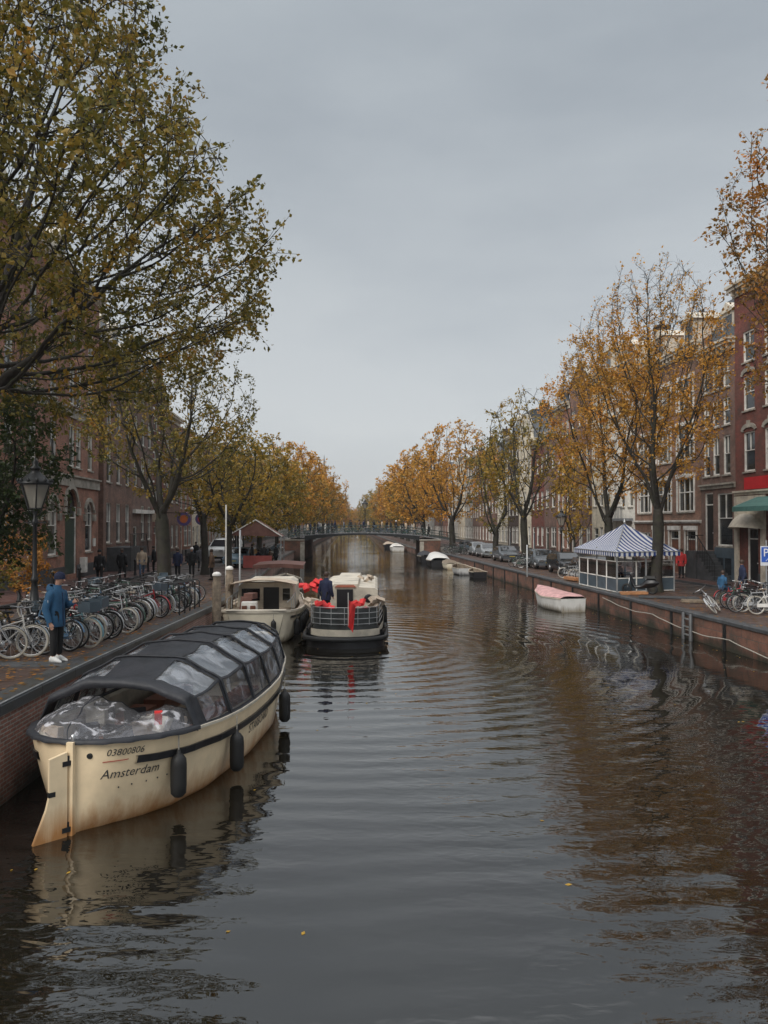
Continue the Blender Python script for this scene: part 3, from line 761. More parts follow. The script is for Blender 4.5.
# iron ties between the windows
left_houses = [
 (50.6, 57.8, 15.2, 'brown', 'brown brick house with three tall white sash windows per floor and grey stairs', 'cornice', 3),
 (57.8, 64.6, 14.6, 'purple', 'purple brown house with a white framed shop window row left of the leaning street tree', 'cornice', 3),
 (64.6, 69.5, 14.2, 'red', 'red brick house striped with short white stone bands behind the street tree trunk', 'step', 2),
 (69.5, 76.0, 13.4, 'brown', 'brown brick house just right of the street tree trunk with a pale cornice', 'cornice', 3),
 (76.0, 83.0, 12.0, 'warm', 'warm red house whose cafe front carries round purple signs', 'cornice', 3),
 (83.0, 90.0, 12.6, 'cream', 'cream fronted house behind the yellow street sign', 'cornice', 3),
 (90.0, 99.0, 13.0, 'orange', 'orange brick house with a bright orange tiled roof over the cafe tent', 'cornice', 4)]
for (a, b_, H_, wl_, lb, tp, n) in left_houses:
    root, w = house('L', a, b_, H_, wl_, lb, top=tp, cols=n, lod=0 if a < 66 else 1, roofmat='tile' if a in (90.0, 76.0) else 'slate', roofh=3.2 if a == 90.0 else 2.3, rows=None if a > 60 else [(1.9, 4.6, 3, 1.05, 'sash'), (6.0, 8.5, 3, 1.05, 'sash'), (9.4, 11.5, 3, 1.05, 'sash'), (12.3, 13.8, 3, 1.05, 'sash')],
                    doors=[] if a == 50.6 else [(.5, .1, 1.1, 2.9, HR.choice(['darkgreen', 'black', 'brownwood']))])
    if a == 50.6:
        m_ = MB(); m_.lohi((.8, -1.6, -.2), (5.2, -.003, 1.6))
        for i in range(7): m_.lohi((5.2 + .28 * i, -1.3, -.2), (5.48 + .28 * i, -.1, 1.4 - .2 * i))
        m_.build('stairs', M['bluestone'], root)
        m_ = MB(); m_.bar((.85, -1.55, 2.5), (5.2, -1.55, 2.5), .05); m_.bar((5.2, -1.55, 2.5), (7.2, -1.3, .9), .05)
        for i in range(12): x = .85 + i * 4.35 / 11; m_.bar((x, -1.55, 1.6), (x, -1.55, 2.5), .03)
        m_.build('stair_railing', M['iron'], root)
    if a == 64.6:
        m_ = MB()
        for z in [3.6 + .62 * i for i in range(17)]:
            for u in (0.02, w / 2 - .35, w - .6): m_.lohi((u, -.02, z), (u + .55, -.003, z + .16))
        m_.build('stone_bands', M['white'], root)
    if a == 57.8:
        m_ = MB(); m_.lohi((.3, -.25, 4.0), (w - .3, -.003, 4.3)); m_.build('shop_cornice', M['white'], root)
d = 99.0; k = 0
while d < 300:
    wd = HR.uniform(5.5, 9) * (1 if d < 180 else 1.5); wk = HR.choice(['brown', 'purple', 'dark', 'cream', 'warm', 'brown', 'white', 'grey']); tp = HR.choice(['cornice', 'neck', 'cornice', 'bell', 'mansard', 'step'])
    house('L', d, d + wd, HR.uniform(11, 14), wk, f'far {WALLN[wk]} canal house with {LABT[tp]}, {ORD[k]} beyond the cafe tent', top=tp, cols=3, lod=1); d += wd; k += 1
# alley wall between the arched house and its neighbour
m_ = MB(); m_.lohi((fl(50) - 6, 49.52, 1), (fl(50) - 1.5, 50.55, 12)); tag(m_.build('alley_wall', BR['dark']), 'dark recessed alley wall beside the arched red house', 'wall')
# church spire far left
sp_ = MB(); c0 = at(324, 525, 420); 
sp_.lohi((c0.x - 3.5, 417, 0), (c0.x + 3.5, 424, 24)); tr_ = thing('church_tower', 'thin faint grey church spire rising above the trees left of the gap', 'tower', (0, 0, 0)); sp_.build('tower', BR['grey'], tr_)
sp_ = MB(); sp_.lathe([(3.6, 24), (3.2, 26), (1.8, 28), (1.6, 31), (2.0, 31.5), (.9, 34), (.15, 42), (.02, 43)], (c0.x, 420.5, 0), 8); sp_.build('spire', M['lead'], tr_)
# ------------------------------------------------------------------ trees
def leafmat(name, stops, nscale=.45, trans=.35):
    m = bpy.data.materials.new(name); m.use_nodes = True; t = m.node_tree; L = t.links; b = t.nodes['Principled BSDF']
    geo = N(t, 'ShaderNodeNewGeometry'); tc = N(t, 'ShaderNodeTexCoord')
    n = N(t, 'ShaderNodeTexNoise', Scale=nscale, Detail=3); L.new(tc.outputs['Object'], n.inputs['Vector'])
    a = N(t, 'ShaderNodeMath', operation='MULTIPLY_ADD'); L.new(geo.outputs['Random Per Island'], a.inputs[0]); a.inputs[1].default_value = .42
    s = N(t, 'ShaderNodeMath', operation='MULTIPLY_ADD'); L.new(n.outputs['Fac'], s.inputs[0]); s.inputs[1].default_value = 1.5; s.inputs[2].default_value = -.46
    L.new(s.outputs[0], a.inputs[2])
    r = ramp(t, stops); L.new(a.outputs[0], r.inputs['Fac']); L.new(r.outputs['Color'], b.inputs['Base Color'])
    b.inputs['Roughness'].default_value = .55; b.inputs['Specular IOR Level'].default_value = .35
    tr = N(t, 'ShaderNodeBsdfTranslucent'); L.new(r.outputs['Color'], tr.inputs['Color'])
    mx = N(t, 'ShaderNodeMixShader'); mx.inputs[0].default_value = trans
    L.new(b.outputs[0], mx.inputs[1]); L.new(tr.outputs[0], mx.inputs[2]); L.new(mx.outputs[0], t.nodes['Material Output'].inputs['Surface'])
    return m
M['leaf_green'] = leafmat('green_autumn_leaves', [(0, (.04, .048, .012)), (.25, (.085, .085, .02)), (.5, (.19, .155, .03)), (.75, (.33, .21, .035)), (1, (.40, .17, .03))])
M['leaf_olive'] = leafmat('olive_yellow_leaves', [(0, (.06, .07, .018)), (.3, (.16, .135, .028)), (.6, (.36, .235, .035)), (1, (.52, .28, .04))])
M['leaf_orange'] = leafmat('orange_yellow_leaves', [(0, (.17, .11, .025)), (.3, (.40, .22, .035)), (.65, (.60, .30, .045)), (1, (.66, .26, .045))])
M['leaf_yellow'] = leafmat('yellow_leaves', [(0, (.20, .15, .03)), (.4, (.42, .27, .04)), (1, (.62, .34, .05))])
M['leaf_rust'] = leafmat('rust_brown_leaves', [(0, (.10, .065, .02)), (.35, (.26, .14, .03)), (.7, (.47, .20, .035)), (1, (.52, .17, .035))])
M['leaf_ivy'] = leafmat('dark_evergreen_leaves', [(0, (.015, .03, .01)), (.5, (.035, .055, .018)), (1, (.09, .09, .025))])
M['bark'] = pmat('wet_bark', (.026, .021, .017), .8, var=.45, scale=5, bump=.02, bscale=9, dirt=(.028, .03, .014))

def tubes(P0, P1, R0, R1, n):
    d = P1 - P0; l = np.linalg.norm(d, axis=1, keepdims=True) + 1e-9; d = d / l
    up = np.where(np.abs(d[:, 2:3]) < .9, np.array([[0, 0, 1.]]), np.array([[1., 0, 0]]))
    a = np.cross(d, up); a /= np.linalg.norm(a, axis=1, keepdims=True) + 1e-9; b = np.cross(d, a)
    V = []
    for (P, Rr) in ((P0 - d * 0.0, R0), (P1 + d * R1[:, None] * .3, R1)):
        for k in range(n):
            t = 2 * math.pi * k / n; V.append(P + (a * math.cos(t) + b * math.sin(t)) * Rr[:, None])
    V = np.stack(V, 1)      # E, 2n, 3
    E = len(P0); base = (np.arange(E) * 2 * n)[:, None]
    F_ = np.concatenate([base + np.array([[k, (k + 1) % n, n + (k + 1) % n, n + k]]) for k in range(n)], 0)
    return V.reshape(-1, 3), F_

def grow_tree(seed, trunk_h, trunk_r, prof, n_attr, step=.4, kill=.75, infl=3.5, r_tip=.010, lean=(0, 0), shell=.45, expo=2.35, momentum=.8, up=.08, forks=3, keepf=None):
    """prof: list of (z, radius) of the crown.  returns nodes, parent, radius"""
    rg = np.random.default_rng(seed)
    zs = np.array([p[0] for p in prof], float); rs = np.array([p[1] for p in prof], float)
    A = []
    while len(A) < n_attr:
        z = rg.uniform(zs[0], zs[-1]); r = np.interp(z, zs, rs)
        if rg.uniform() > (r / rs.max()) ** 2: continue
        th = rg.uniform(0, 2 * math.pi); q = rg.uniform() ** shell * r * (1 + .10 * math.sin(3 * th + seed) + .07 * math.sin(5 * th + z))
        p = (q * math.cos(th) + lean[0] * z, q * math.sin(th) + lean[1] * z, z)
        if keepf and not keepf(p): continue
        A.append(p)
    A = np.array(A)
    nodes = []; par = []; dirs = []
    k = int(trunk_h / step); ph = rg.uniform(0, 6)
    for i in range(k + 1):
        z = i * step; nodes.append((lean[0] * z + .12 * math.sin(z * .5 + ph) * min(1, z / 3), lean[1] * z + .12 * math.cos(z * .4 + ph) * min(1, z / 3) - .12 * math.cos(ph) * min(1, z / 3), z)); par.append(i - 1); dirs.append((0, 0, 1))
    top = k
    # main limbs reaching to the crown
    nl = forks; c0 = rg.uniform(0, 6.28)
    for j in range(nl):
        th = c0 + 6.283 * j / nl + rg.uniform(-.3, .3); tilt = rg.uniform(.35, .75); s0 = top - (j % 3) * max(1, int(.5 / step))
        dv = np.array([math.sin(tilt) * math.cos(th), math.sin(tilt) * math.sin(th), math.cos(tilt)]); p = np.array(nodes[s0]); pi = s0
        for q in range(int(2.2 / step)):
            dv = dv + np.array([0, 0, .05]) + rg.normal(0, .04, 3); dv /= np.linalg.norm(dv); p = p + dv * step
            nodes.append(tuple(p)); par.append(pi); dirs.append(tuple(dv)); pi = len(nodes) - 1
    X = np.array(nodes); D = np.array(dirs); nch = np.zeros(len(X), int)
    dist = np.full(len(A), 1e9); near = np.zeros(len(A), int)
    dd = np.linalg.norm(A[:, None] - X[None], axis=2); near = dd.argmin(1); dist = dd.min(1)
    for it in range(140):
        if len(A) == 0: break
        inf_ = infl if it > 6 else 12
        act = dist < inf_
        if not act.any(): break
        u, inv = np.unique(near[act], return_inverse=True)
        v = A[act] - X[near[act]]; v /= np.linalg.norm(v, axis=1, keepdims=True) + 1e-9
        S = np.zeros((len(u), 3)); np.add.at(S, inv, v); S /= np.linalg.norm(S, axis=1, keepdims=True) + 1e-9
        nd = S + D[u] * momentum + rg.normal(0, .10, S.shape) + np.array([0, 0, up]); nd /= np.linalg.norm(nd, axis=1, keepdims=True)
        ok = nch[u] < 3; u = u[ok]; nd = nd[ok]
        if len(u) == 0: break
        NP = X[u] + nd * step; i0 = len(X)
        nch[u] += 1
        X = np.vstack([X, NP]); D = np.vstack([D, nd]); nch = np.concatenate([nch, np.zeros(len(u), int)]); par += list(u)
        dd = np.linalg.norm(A[:, None] - NP[None], axis=2); m_ = dd.min(1); am = dd.argmin(1)
        better = m_ < dist; dist = np.where(better, m_, dist); near = np.where(better, am + i0, near)
        keep = dist > kill; A = A[keep]; dist = dist[keep]; near = near[keep]
    par = np.array(par); n = len(X); rr = np.zeros(n)
    child = np.zeros(n, int); np.add.at(child, par[par >= 0], 1)
    acc = np.zeros(n)
    for i in range(n - 1, 0, -1):
        if acc[i] == 0: acc[i] = r_tip ** expo
        acc[par[i]] += acc[i]
    acc[0] = max(acc[0], r_tip ** expo)
    rr = acc ** (1 / expo); rr *= 1 + (trunk_r / rr[0] - 1) * np.clip((rr / rr[0]) ** .8, 0, 1)
    fl_ = 1 + .5 * np.exp(-X[:, 2] / .35); rr = np.where(np.arange(n) <= top, rr * fl_, rr)
    return X, par, rr, D

def tree(name, loc, rz, G, leaf, leafsize, per, label, cat='tree', group=None, leafmask=.45, twig=.35, seed=1, hidez=None, twigs=2, scale=1.0, rthr=.022, split=1.0, tw_r=.006, barez=None):
    X, par, rr, D = G; rg = np.random.default_rng(seed)
    root = thing(name, label, cat, loc, rz, group); root.scale = (scale,) * 3
    e = np.arange(1, len(X)); e = e[par[e] >= 0]
    P0, P1, R0, R1 = X[par[e]], X[e], rr[par[e]], rr[e]
    R0 = np.minimum(R0, R1 * 1.6 + .004)
    vs, fs, off = [], [], 0
    for n_, sel in ((9, R1 > .07), (5, (R1 <= .07) & (R1 > .025)), (3, R1 <= .025)):
        if sel.any():
            V, F_ = tubes(P0[sel], P1[sel], R0[sel], R1[sel], n_); vs.append(V); fs.append(F_ + off); off += len(V)
    # twigs
    tips = np.where(rr < rthr)[0]; tips = tips[X[tips, 2] > .5]
    T = np.repeat(tips, twigs); nT = len(T)
    dv = D[T] * .7 + rg.normal(0, .65, (nT, 3)); dv /= np.linalg.norm(dv, axis=1, keepdims=True); ln = twig * rg.uniform(.5, 1.3, nT)
    Q0 = X[T] - D[T] * rg.uniform(0, .2, (nT, 1)); Q1 = Q0 + dv * ln[:, None]; Q1[:, 2] -= .05 * ln
    V, F_ = tubes(Q0, Q1, np.full(nT, tw_r), np.full(nT, tw_r * .6), 3); vs.append(V); fs.append(F_ + off)
    link('trunk', mesh_np('trunk', np.vstack(vs), np.vstack(fs), [M['bark']], True), root)
    if per:
        K = per; idx = np.repeat(np.arange(nT), K); s = rg.uniform(.15, 1.05, len(idx))
        P = Q0[idx] + (Q1 - Q0)[idx] * s[:, None] + rg.normal(0, .05 * twig / .35, (len(idx), 3))
        f = [rg.uniform(.5, 1.1, 3) for _ in range(3)]; ph = rg.uniform(0, 6, 3)
        msk = sum(np.sin(P @ f[i] * (1.2 + i * .9) + ph[i]) for i in range(3)) / 3 * .5 + .5
        th_ = leafmask * np.ones(len(P))
        if barez: th_ = np.where(P[:, 2] > barez[0], leafmask + barez[1] * np.clip((P[:, 2] - barez[0]) / barez[2], 0, 1), leafmask)
        keep = msk + rg.normal(0, .16, len(P)) > th_; P = P[keep]; n = len(P)
        ax = dv[idx][keep] * .5 + rg.normal(0, .6, (n, 3)) + np.array([0, 0, -.25]); ax /= np.linalg.norm(ax, axis=1, keepdims=True)
        nm = rg.normal(0, .8, (n, 3)) + np.array([0, 0, .7]); sd = np.cross(ax, nm); sd /= np.linalg.norm(sd, axis=1, keepdims=True) + 1e-9
        nm = np.cross(sd, ax)
        L_ = leafsize * rg.uniform(.6, 1.35, (n, 1)); Wd = L_ * rg.uniform(.26, .40, (n, 1)) * split
        c = P + ax * L_ * .45 - nm * L_ * .10
        V = np.stack([P, c + sd * Wd, P + ax * L_, c - sd * Wd], 1).reshape(-1, 3)
        F_ = (np.arange(n) * 4)[:, None] + np.array([[0, 1, 2, 3]])
        link('crown', mesh_np('crown', V, F_, [M[leaf]]), root)
    return root

def gz(x, d): return (gl(d) if x < 0 else gr(d)) + .0
# T1: the great tree at the left edge (trunk outside the frame)
G1 = grow_tree(5, 4.6, .42, [(5.2, 3.0), (6.4, 6.0), (8.3, 7.8), (9.8, 6.3), (12, 5.2), (14, 4.4), (16, 3.1), (17.6, 1.0)], 8800, step=.30, kill=.44, infl=2.6, r_tip=.007, shell=.5, forks=6, up=.05, keepf=lambda p: p[0] > -1.5)
t1 = tree('elm_tree', (-9.1, 15.2, gl(15)), 0, G1, 'leaf_green', .108, 11, 'huge green and brown elm reaching over the picture from the upper left edge', leafmask=.32, twig=.36, seed=3, twigs=2, rthr=.015)
# T0 dark drooping evergreen by the lantern
G0 = grow_tree(8, 1.8, .12, [(1.6, .9), (2.6, 1.7), (4.4, 2.1), (6.2, 1.8), (7.6, .6)], 700, step=.25, kill=.38, infl=2, r_tip=.006, forks=4)
tree('evergreen_tree', (-10.7, 20.8, gl(20)), 0, G0, 'leaf_ivy', .13, 12, 'dark drooping evergreen tree behind the old lantern at the left edge', leafmask=.25, twig=.45, seed=4, rthr=.03)
G0b = grow_tree(12, .5, .05, [(.5, .5), (1.2, .8), (2.0, .7), (2.6, .3)], 160, step=.18, kill=.25, infl=1.5, r_tip=.005, forks=3)
tree('shrub', (-13.2, 28.5, gl(28) + .1), 0, G0b, 'leaf_rust', .11, 9, 'rust orange shrub behind the man in the blue jacket', cat='shrub', leafmask=.3, twig=.3, seed=4, rthr=.03)
tree('shrub', (-9.9, 18.9, gl(19)), 1, G0b, 'leaf_green', .10, 8, 'small green shrub at the foot of the old lantern, left edge', cat='shrub', leafmask=.3, twig=.3, seed=9, rthr=.03)
# T2
G2 = grow_tree(21, 3.7, .30, [(4.3, 1.2), (5.6, 3.0), (7.2, 4.1), (8.8, 3.9), (10.4, 2.8), (11.8, 1.0)], 1900, step=.36, kill=.55, infl=2.8, r_tip=.008, forks=5)
tree('elm_tree', (-9.7, 34.0, gl(34)), .6, G2, 'leaf_green', .13, 12, 'olive and yellow street tree with a stout mossy trunk behind the bicycle rows', leafmask=.33, twig=.4, seed=5)
G3 = grow_tree(23, 3.3, .20, [(3.0, 1.0), (4.4, 2.6), (6.0, 3.0), (7.6, 2.2), (8.8, .6)], 1000, step=.36, kill=.55, infl=2.8, r_tip=.009, forks=4)
tree('elm_tree', (-8.45, 42.0, gl(42)), 0, G3, 'leaf_olive', .17, 8, 'slim olive yellow tree growing behind the white capped mooring posts', leafmask=.42, twig=.42, seed=6)
tree('elm_tree', (-11.6, 50.0, gl(50)), 2.0, G3, 'leaf_olive', .18, 8, 'olive tree just left of the cafe tent, before the white van', leafmask=.47, twig=.42, seed=16, scale=1.12)
# R trees
GR1 = grow_tree(31, 4.2, .27, [(4.6, .8), (6.2, 2.2), (8.5, 3.5), (11, 4.0), (13.2, 3.7), (15.0, 2.8), (16.8, 1.2)], 2300, step=.38, kill=.55, infl=2.9, r_tip=.0075, forks=5, momentum=1.1, up=.22)
tree('elm_tree', (13.6, 38.6, GRV), 0, GR1, 'leaf_orange', .13, 11, 'tall orange tree whose trunk stands in front of the striped pavilion', leafmask=.48, twig=.5, seed=7, barez=(11.0, .30, 4.5), tw_r=.007, twigs=3)
GR2 = grow_tree(33, 4.0, .25, [(4.6, 1.2), (6.4, 2.7), (8.5, 3.6), (10.8, 3.7), (13.0, 3.0), (15.0, 1.2)], 2000, step=.38, kill=.58, infl=2.9, r_tip=.0075, forks=5, momentum=1.1, up=.2)
tree('elm_tree', (13.4, 45.5, GRV), 1, GR2, 'leaf_orange', .14, 11, 'orange tree whose trunk rises behind the striped pavilion roof', leafmask=.45, twig=.5, seed=8, barez=(11, .3, 4), twigs=3)
# R0 right edge, trunk outside the frame
GR0 = grow_tree(35, 4.5, .3, [(5.4, 1.8), (7.4, 4.6), (10.4, 5.3), (12.5, 5.6), (14.5, 5.0), (16.5, 3.6), (18, 1)], 2400, step=.36, kill=.55, infl=2.8, r_tip=.007, forks=6, momentum=1.0, up=.12, keepf=lambda p: p[0] < 1.5)
tree('elm_tree', (18.7, 27.5, GRV), 0, GR0, 'leaf_rust', .13, 10, 'rust coloured tree leaning in from the upper right edge', leafmask=.38, twig=.45, seed=9, scale=1.17)
G525 = grow_tree(41, 4.2, .30, [(4.0, 1.0), (5.6, 3.0), (8, 3.9), (10.5, 3.9), (13, 2.8), (15.0, .9)], 1300, step=.42, kill=.65, infl=3, r_tip=.010, forks=5, momentum=1.0, up=.16)
tree('elm_tree', (11.75, 64.0, GRV), 0, G525, 'leaf_olive', .21, 9, 'half bare olive tree beside the parked black cars on the right quay', leafmask=.44, twig=.55, seed=10, barez=(9, .2, 4), tw_r=.010)
G495 = grow_tree(43, 3.0, .28, [(2.2, .8), (4.0, 2.0), (7, 2.7), (10, 2.6), (12.6, .8)], 900, step=.42, kill=.62, infl=3, r_tip=.011, forks=4)
tree('elm_tree', (10.85, 75.0, GRV), 0, G495, 'leaf_green', .22, 7, 'dark greenish ivy covered tree between the parked cars on the right quay', leafmask=.40, twig=.5, seed=11)
G451 = grow_tree(45, 4.2, .36, [(3.6, 1.5), (5.6, 4.2), (8.5, 5.3), (11.5, 5.0), (14.2, 3.6), (16.4, 1.0)], 1500, step=.5, kill=.75, infl=3.4, r_tip=.012, forks=6)
tree('elm_tree', (8.3, 93.0, GRV), 0, G451, 'leaf_orange', .27, 7, 'large bright orange tree at the right end of the bridge', leafmask=.30, twig=.6, seed=12, tw_r=.012)
# slender yellow trees by the facades
Gs = grow_tree(47, 2.6, .09, [(2.2, .6), (4, 1.3), (6.5, 1.5), (9.5, 1.1), (11, .3)], 420, step=.35, kill=.5, infl=2.4, r_tip=.009, forks=3)
tree('young_tree', (15.0, 60.5, GRV), 0, Gs, 'leaf_yellow', .18, 8, 'slender yellow tree left of the striped pavilion, close to the houses', leafmask=.34, twig=.4, seed=13)
tree('young_tree', (15.6, 64.5, GRV), 2, Gs, 'leaf_yellow', .18, 8, 'second slender yellow tree, just behind the first one by the brown house', leafmask=.42, twig=.4, seed=14, scale=.9)
# left row towards the bridge and beyond; three shared meshes
protos = []
for i, (s_, lf) in enumerate(((51, 'leaf_olive'), (53, 'leaf_orange'), (55, 'leaf_orange'), (57, 'leaf_olive'), (59, 'leaf_rust'))):
    Gp = grow_tree(s_, 3.4, .28, [(2.9, 2.0), (4.6, 4.2), (7.0, 5.0), (9.6, 4.6), (11.8, 3.0), (13.4, .8)], 750, step=.55, kill=.85, infl=3.6, r_tip=.016, forks=5)
    protos.append((Gp, lf))
made = {}
def rowtree(i, x, y, z, s, rz, label):
    if i not in made:
        G_, lf = protos[i]; o = tree('elm_tree', (x, y, z), rz, G_, lf, .30, 10, label, leafmask=.37, twig=.7, seed=20 + i, scale=s, tw_r=.014, rthr=.04); made[i] = o; return o
    o = copy_tree(made[i], label=label, loc=(x, y, z), rz=rz); o.scale = (s,) * 3; return o
TR = random.Random(5)
sw = ['olive', 'orange', 'orange', 'olive', 'rust brown']
n_ = 0
for (px, y, top, i) in ((238, 62, 452, 3), (259, 74, 428, 0), (277, 90, 458, 3), (290, 118, 436, 1), (298, 134, 458, 0), (308, 152, 452, 2), (314, 172, 474, 3), (323, 195, 469, 1), (327, 222, 480, 3), (332, 255, 488, 2), (337, 300, 493, 4), (341, 350, 499, 1), (344, 400, 503, 0)):
    x = (px - 384) / F * y; z = 1.15; s = (CZ + (HZ - top) / F * y - z) / 13.5
    rowtree(i, x, y, z, s, TR.uniform(0, 6.28), f'{sw[i]} tree on the left quay, {ORD[n_]} in the row past the cafe tent'); n_ += 1
n_ = 0
for (px, y, top, i) in ((424, 122, 440, 2), (416, 142, 450, 1), (408, 160, 468, 3), (402, 180, 466, 1), (396, 205, 480, 4), (391, 235, 480, 2), (386, 270, 484, 0), (380, 310, 486, 3), (374, 360, 489, 0), (367, 410, 500, 3), (361, 430, 505, 1), (355, 440, 507, 4), (349, 450, 508, 0)):
    x = (px - 384) / F * y; z = 1.1; s = (CZ + (HZ - top) / F * y - z) / 13.5
    rowtree(i, x, y, z, s, TR.uniform(0, 6.28), f'{sw[i]} tree on the right quay beyond the bridge, {ORD[n_]} in its row'); n_ += 1
# distant wood closing the view
mbv = []
rg = np.random.default_rng(4); n = 26000
X = rg.uniform(-90, 70, n); Y = rg.uniform(470, 560, n); Z = 1 + 12 * rg.uniform(0, 1, n) ** .8 * (1 + .25 * np.sin(X * .35) + .15 * np.sin(X * .9))
A_ = rg.normal(0, 1, (n, 3)); A_ /= np.linalg.norm(A_, axis=1, keepdims=True); B_ = np.cross(A_, rg.normal(0, 1, (n, 3))); B_ /= np.linalg.norm(B_, axis=1, keepdims=True)
P = np.stack([X, Y, Z], 1); S_ = rg.uniform(.5, 1.1, (n, 1))
V = np.stack([P - A_ * S_, P + B_ * S_ * .6, P + A_ * S_, P - B_ * S_ * .6], 1).reshape(-1, 3)
o = link('distant_wood', mesh_np('distant_wood', V, (np.arange(n) * 4)[:, None] + np.array([[0, 1, 2, 3]]), [M['leaf_olive']])); tag(o, 'hazy belt of distant autumn trees closing the canal view', 'wood', kind='stuff')
# fallen leaves on the quays
def fallen(name, P_, offs, zf, n, y0, y1, seed, label):
    rg = np.random.default_rng(seed); y = y0 + (y1 - y0) * rg.uniform(0, 1, n) ** 1.6; x = np.array([interp(P_, v) for v in y]) + offs * rg.uniform(.05, 6, n) ** 1.0
    z = np.array([zf(v) for v in y]) + .022; a = rg.uniform(0, 6.28, n); s = rg.uniform(.03, .07, n)
    P = np.stack([x, y, z], 1); A = np.stack([np.cos(a), np.sin(a), rg.uniform(-.05, .15, n)], 1) * s[:, None]; B = np.stack([-np.sin(a), np.cos(a), rg.uniform(0, .2, n)], 1) * s[:, None] * .6
    V = np.stack([P - A, P + B, P + A, P - B], 1).reshape(-1, 3)
    tag(link(name, mesh_np(name, V, (np.arange(n) * 4)[:, None] + np.array([[0, 1, 2, 3]]), [M['leaf_rust']])), label, 'leaves', kind='stuff')
fallen('fallen_leaves', QL, -1, gl, 5000, 9, 45, 1, 'wet fallen leaves scattered over the left quay')
fallen('fallen_leaves', QR, 1, gr, 2600, 20, 60, 2, 'wet fallen leaves scattered over the right quay')
rg = np.random.default_rng(77); n = 260; y = 6 + 60 * rg.uniform(0, 1, n) ** 1.5; x = np.array([rg.uniform(interp(QL, v) + .1, interp(QR, v) - .1) for v in y]); ed_ = rg.uniform(0, 1, n) < .55; x = np.where(ed_, np.array([interp(QR, v) for v in y]) - .2 - rg.exponential(.5, n), x)
a = rg.uniform(0, 6.28, n); s = rg.uniform(.025, .05, n); P = np.stack([x, y, np.full(n, .006)], 1); A = np.stack([np.cos(a), np.sin(a), rg.uniform(0, .2, n)], 1) * s[:, None]; B = np.stack([-np.sin(a), np.cos(a), rg.uniform(0, .1, n)], 1) * s[:, None] * .6
tag(link('floating_leaves', mesh_np('floating_leaves', np.stack([P - A, P + B, P + A, P - B], 1).reshape(-1, 3), (np.arange(n) * 4)[:, None] + np.array([[0, 1, 2, 3]]), [M['leaf_yellow']])), 'single fallen leaves floating on the canal water', 'leaves', kind='stuff')
# ------------------------------------------------------------------ boats
def lerp_tab(T, s):
    if s <= T[0][0]: return T[0][1]
    for (a, x), (b, y) in zip(T, T[1:]):
        if s <= b:
            u = (s - a) / (b - a); u = u * u * (3 - 2 * u) * .35 + u * .65
            return x + (y - x) * u
    return T[-1][1]
class Hull:
    def __init__(s, L, gun, wl, sheer, draft=.35, flare=.8):
        s.L, s.g, s.w, s.sh, s.dr, s.fl = L, gun, wl, sheer, draft, flare
    def hb(s, a, z):
        top = lerp_tab(s.sh, a); q = max(0, min(1, z / top)); g = lerp_tab(s.g, a); w = lerp_tab(s.w, a)
        if z < 0: return w * max(.3, 1 + z / s.dr * .6)
        return w + (g - w) * q ** s.fl
    def P(s, a, z, side): return Vector((side * s.hb(a, z), a, z))
    def stations(s, n=44):
        return [s.L * (.5 - .5 * math.cos(math.pi * i / n)) for i in range(n + 1)]
    def mesh(s, nz=10):
        mb = MB(); st = s.stations()
        for side in (-1, 1):
            mb.grid([[s.P(a, -s.dr + (lerp_tab(s.sh, a) + s.dr) * j / nz, side) for j in range(nz + 1)] for a in st])
        return mb
    def strake(s, dz0, dz1, out, a0=0, a1=None, sides=(-1, 1)):
        mb = MB(); a1 = a1 or s.L
        for side in sides:
            rows = []
            for i in range(41):
                a = a0 + (a1 - a0) * (.5 - .5 * math.cos(math.pi * i / 40)); t = lerp_tab(s.sh, a)
                p0 = s.P(a, t + dz0, side); p1 = s.P(a, t + dz1, side); o = Vector((side * out, -out * .6 if a < .4 else 0, 0))
                rows.append([p0, p0 + o, p1 + o, p1, p0])
            mb.grid(rows, smooth=False)
        return mb

# cream hull paint with rust stains of its own at the waterline
def hullpaint(name, col, stain, z1=.45):
    m, t, b = nt(name); L = t.links; tc = N(t, 'ShaderNodeTexCoord'); sp = N(t, 'ShaderNodeSeparateXYZ'); L.new(tc.outputs['Object'], sp.inputs[0])
    mp = N(t, 'ShaderNodeMapping'); mp.inputs['Scale'].default_value = (4, 4, .5); L.new(tc.outputs['Object'], mp.inputs['Vector'])
    n = N(t, 'ShaderNodeTexNoise', Scale=1.1, Detail=8, Roughness=.65); L.new(mp.outputs['Vector'], n.inputs['Vector'])
    a = N(t, 'ShaderNodeMath', operation='MULTIPLY_ADD'); L.new(n.outputs['Fac'], a.inputs[0]); a.inputs[1].default_value = -.85; L.new(sp.outputs[2], a.inputs[2])
    r = ramp(t, [(0, (1, 1, 1)), (z1, (0, 0, 0))]); b2 = N(t, 'ShaderNodeMath', operation='ADD'); b2.inputs[1].default_value = .40; L.new(a.outputs[0], b2.inputs[0]); L.new(b2.outputs[0], r.inputs['Fac'])
    n2 = N(t, 'ShaderNodeTexNoise', Scale=2.2, Detail=7, Roughness=.6); L.new(tc.outputs['Object'], n2.inputs['Vector'])
    r2 = ramp(t, [(.3, sc3(col, .84)), (.7, sc3(col, 1.06))]); L.new(n2.outputs['Fac'], r2.inputs['Fac'])
    mx = N(t, 'ShaderNodeMix', data_type='RGBA'); L.new(r.outputs['Color'], mx.inputs[0]); L.new(r2.outputs['Color'], mx.inputs[6]); mx.inputs[7].default_value = (*stain, 1)
    L.new(mx.outputs[2], b.inputs['Base Color']); b.inputs['Roughness'].default_value = .38
    return m
M['hull_cream'] = hullpaint('cream_hull_paint', (.80, .64, .42), (.42, .20, .07), .42)
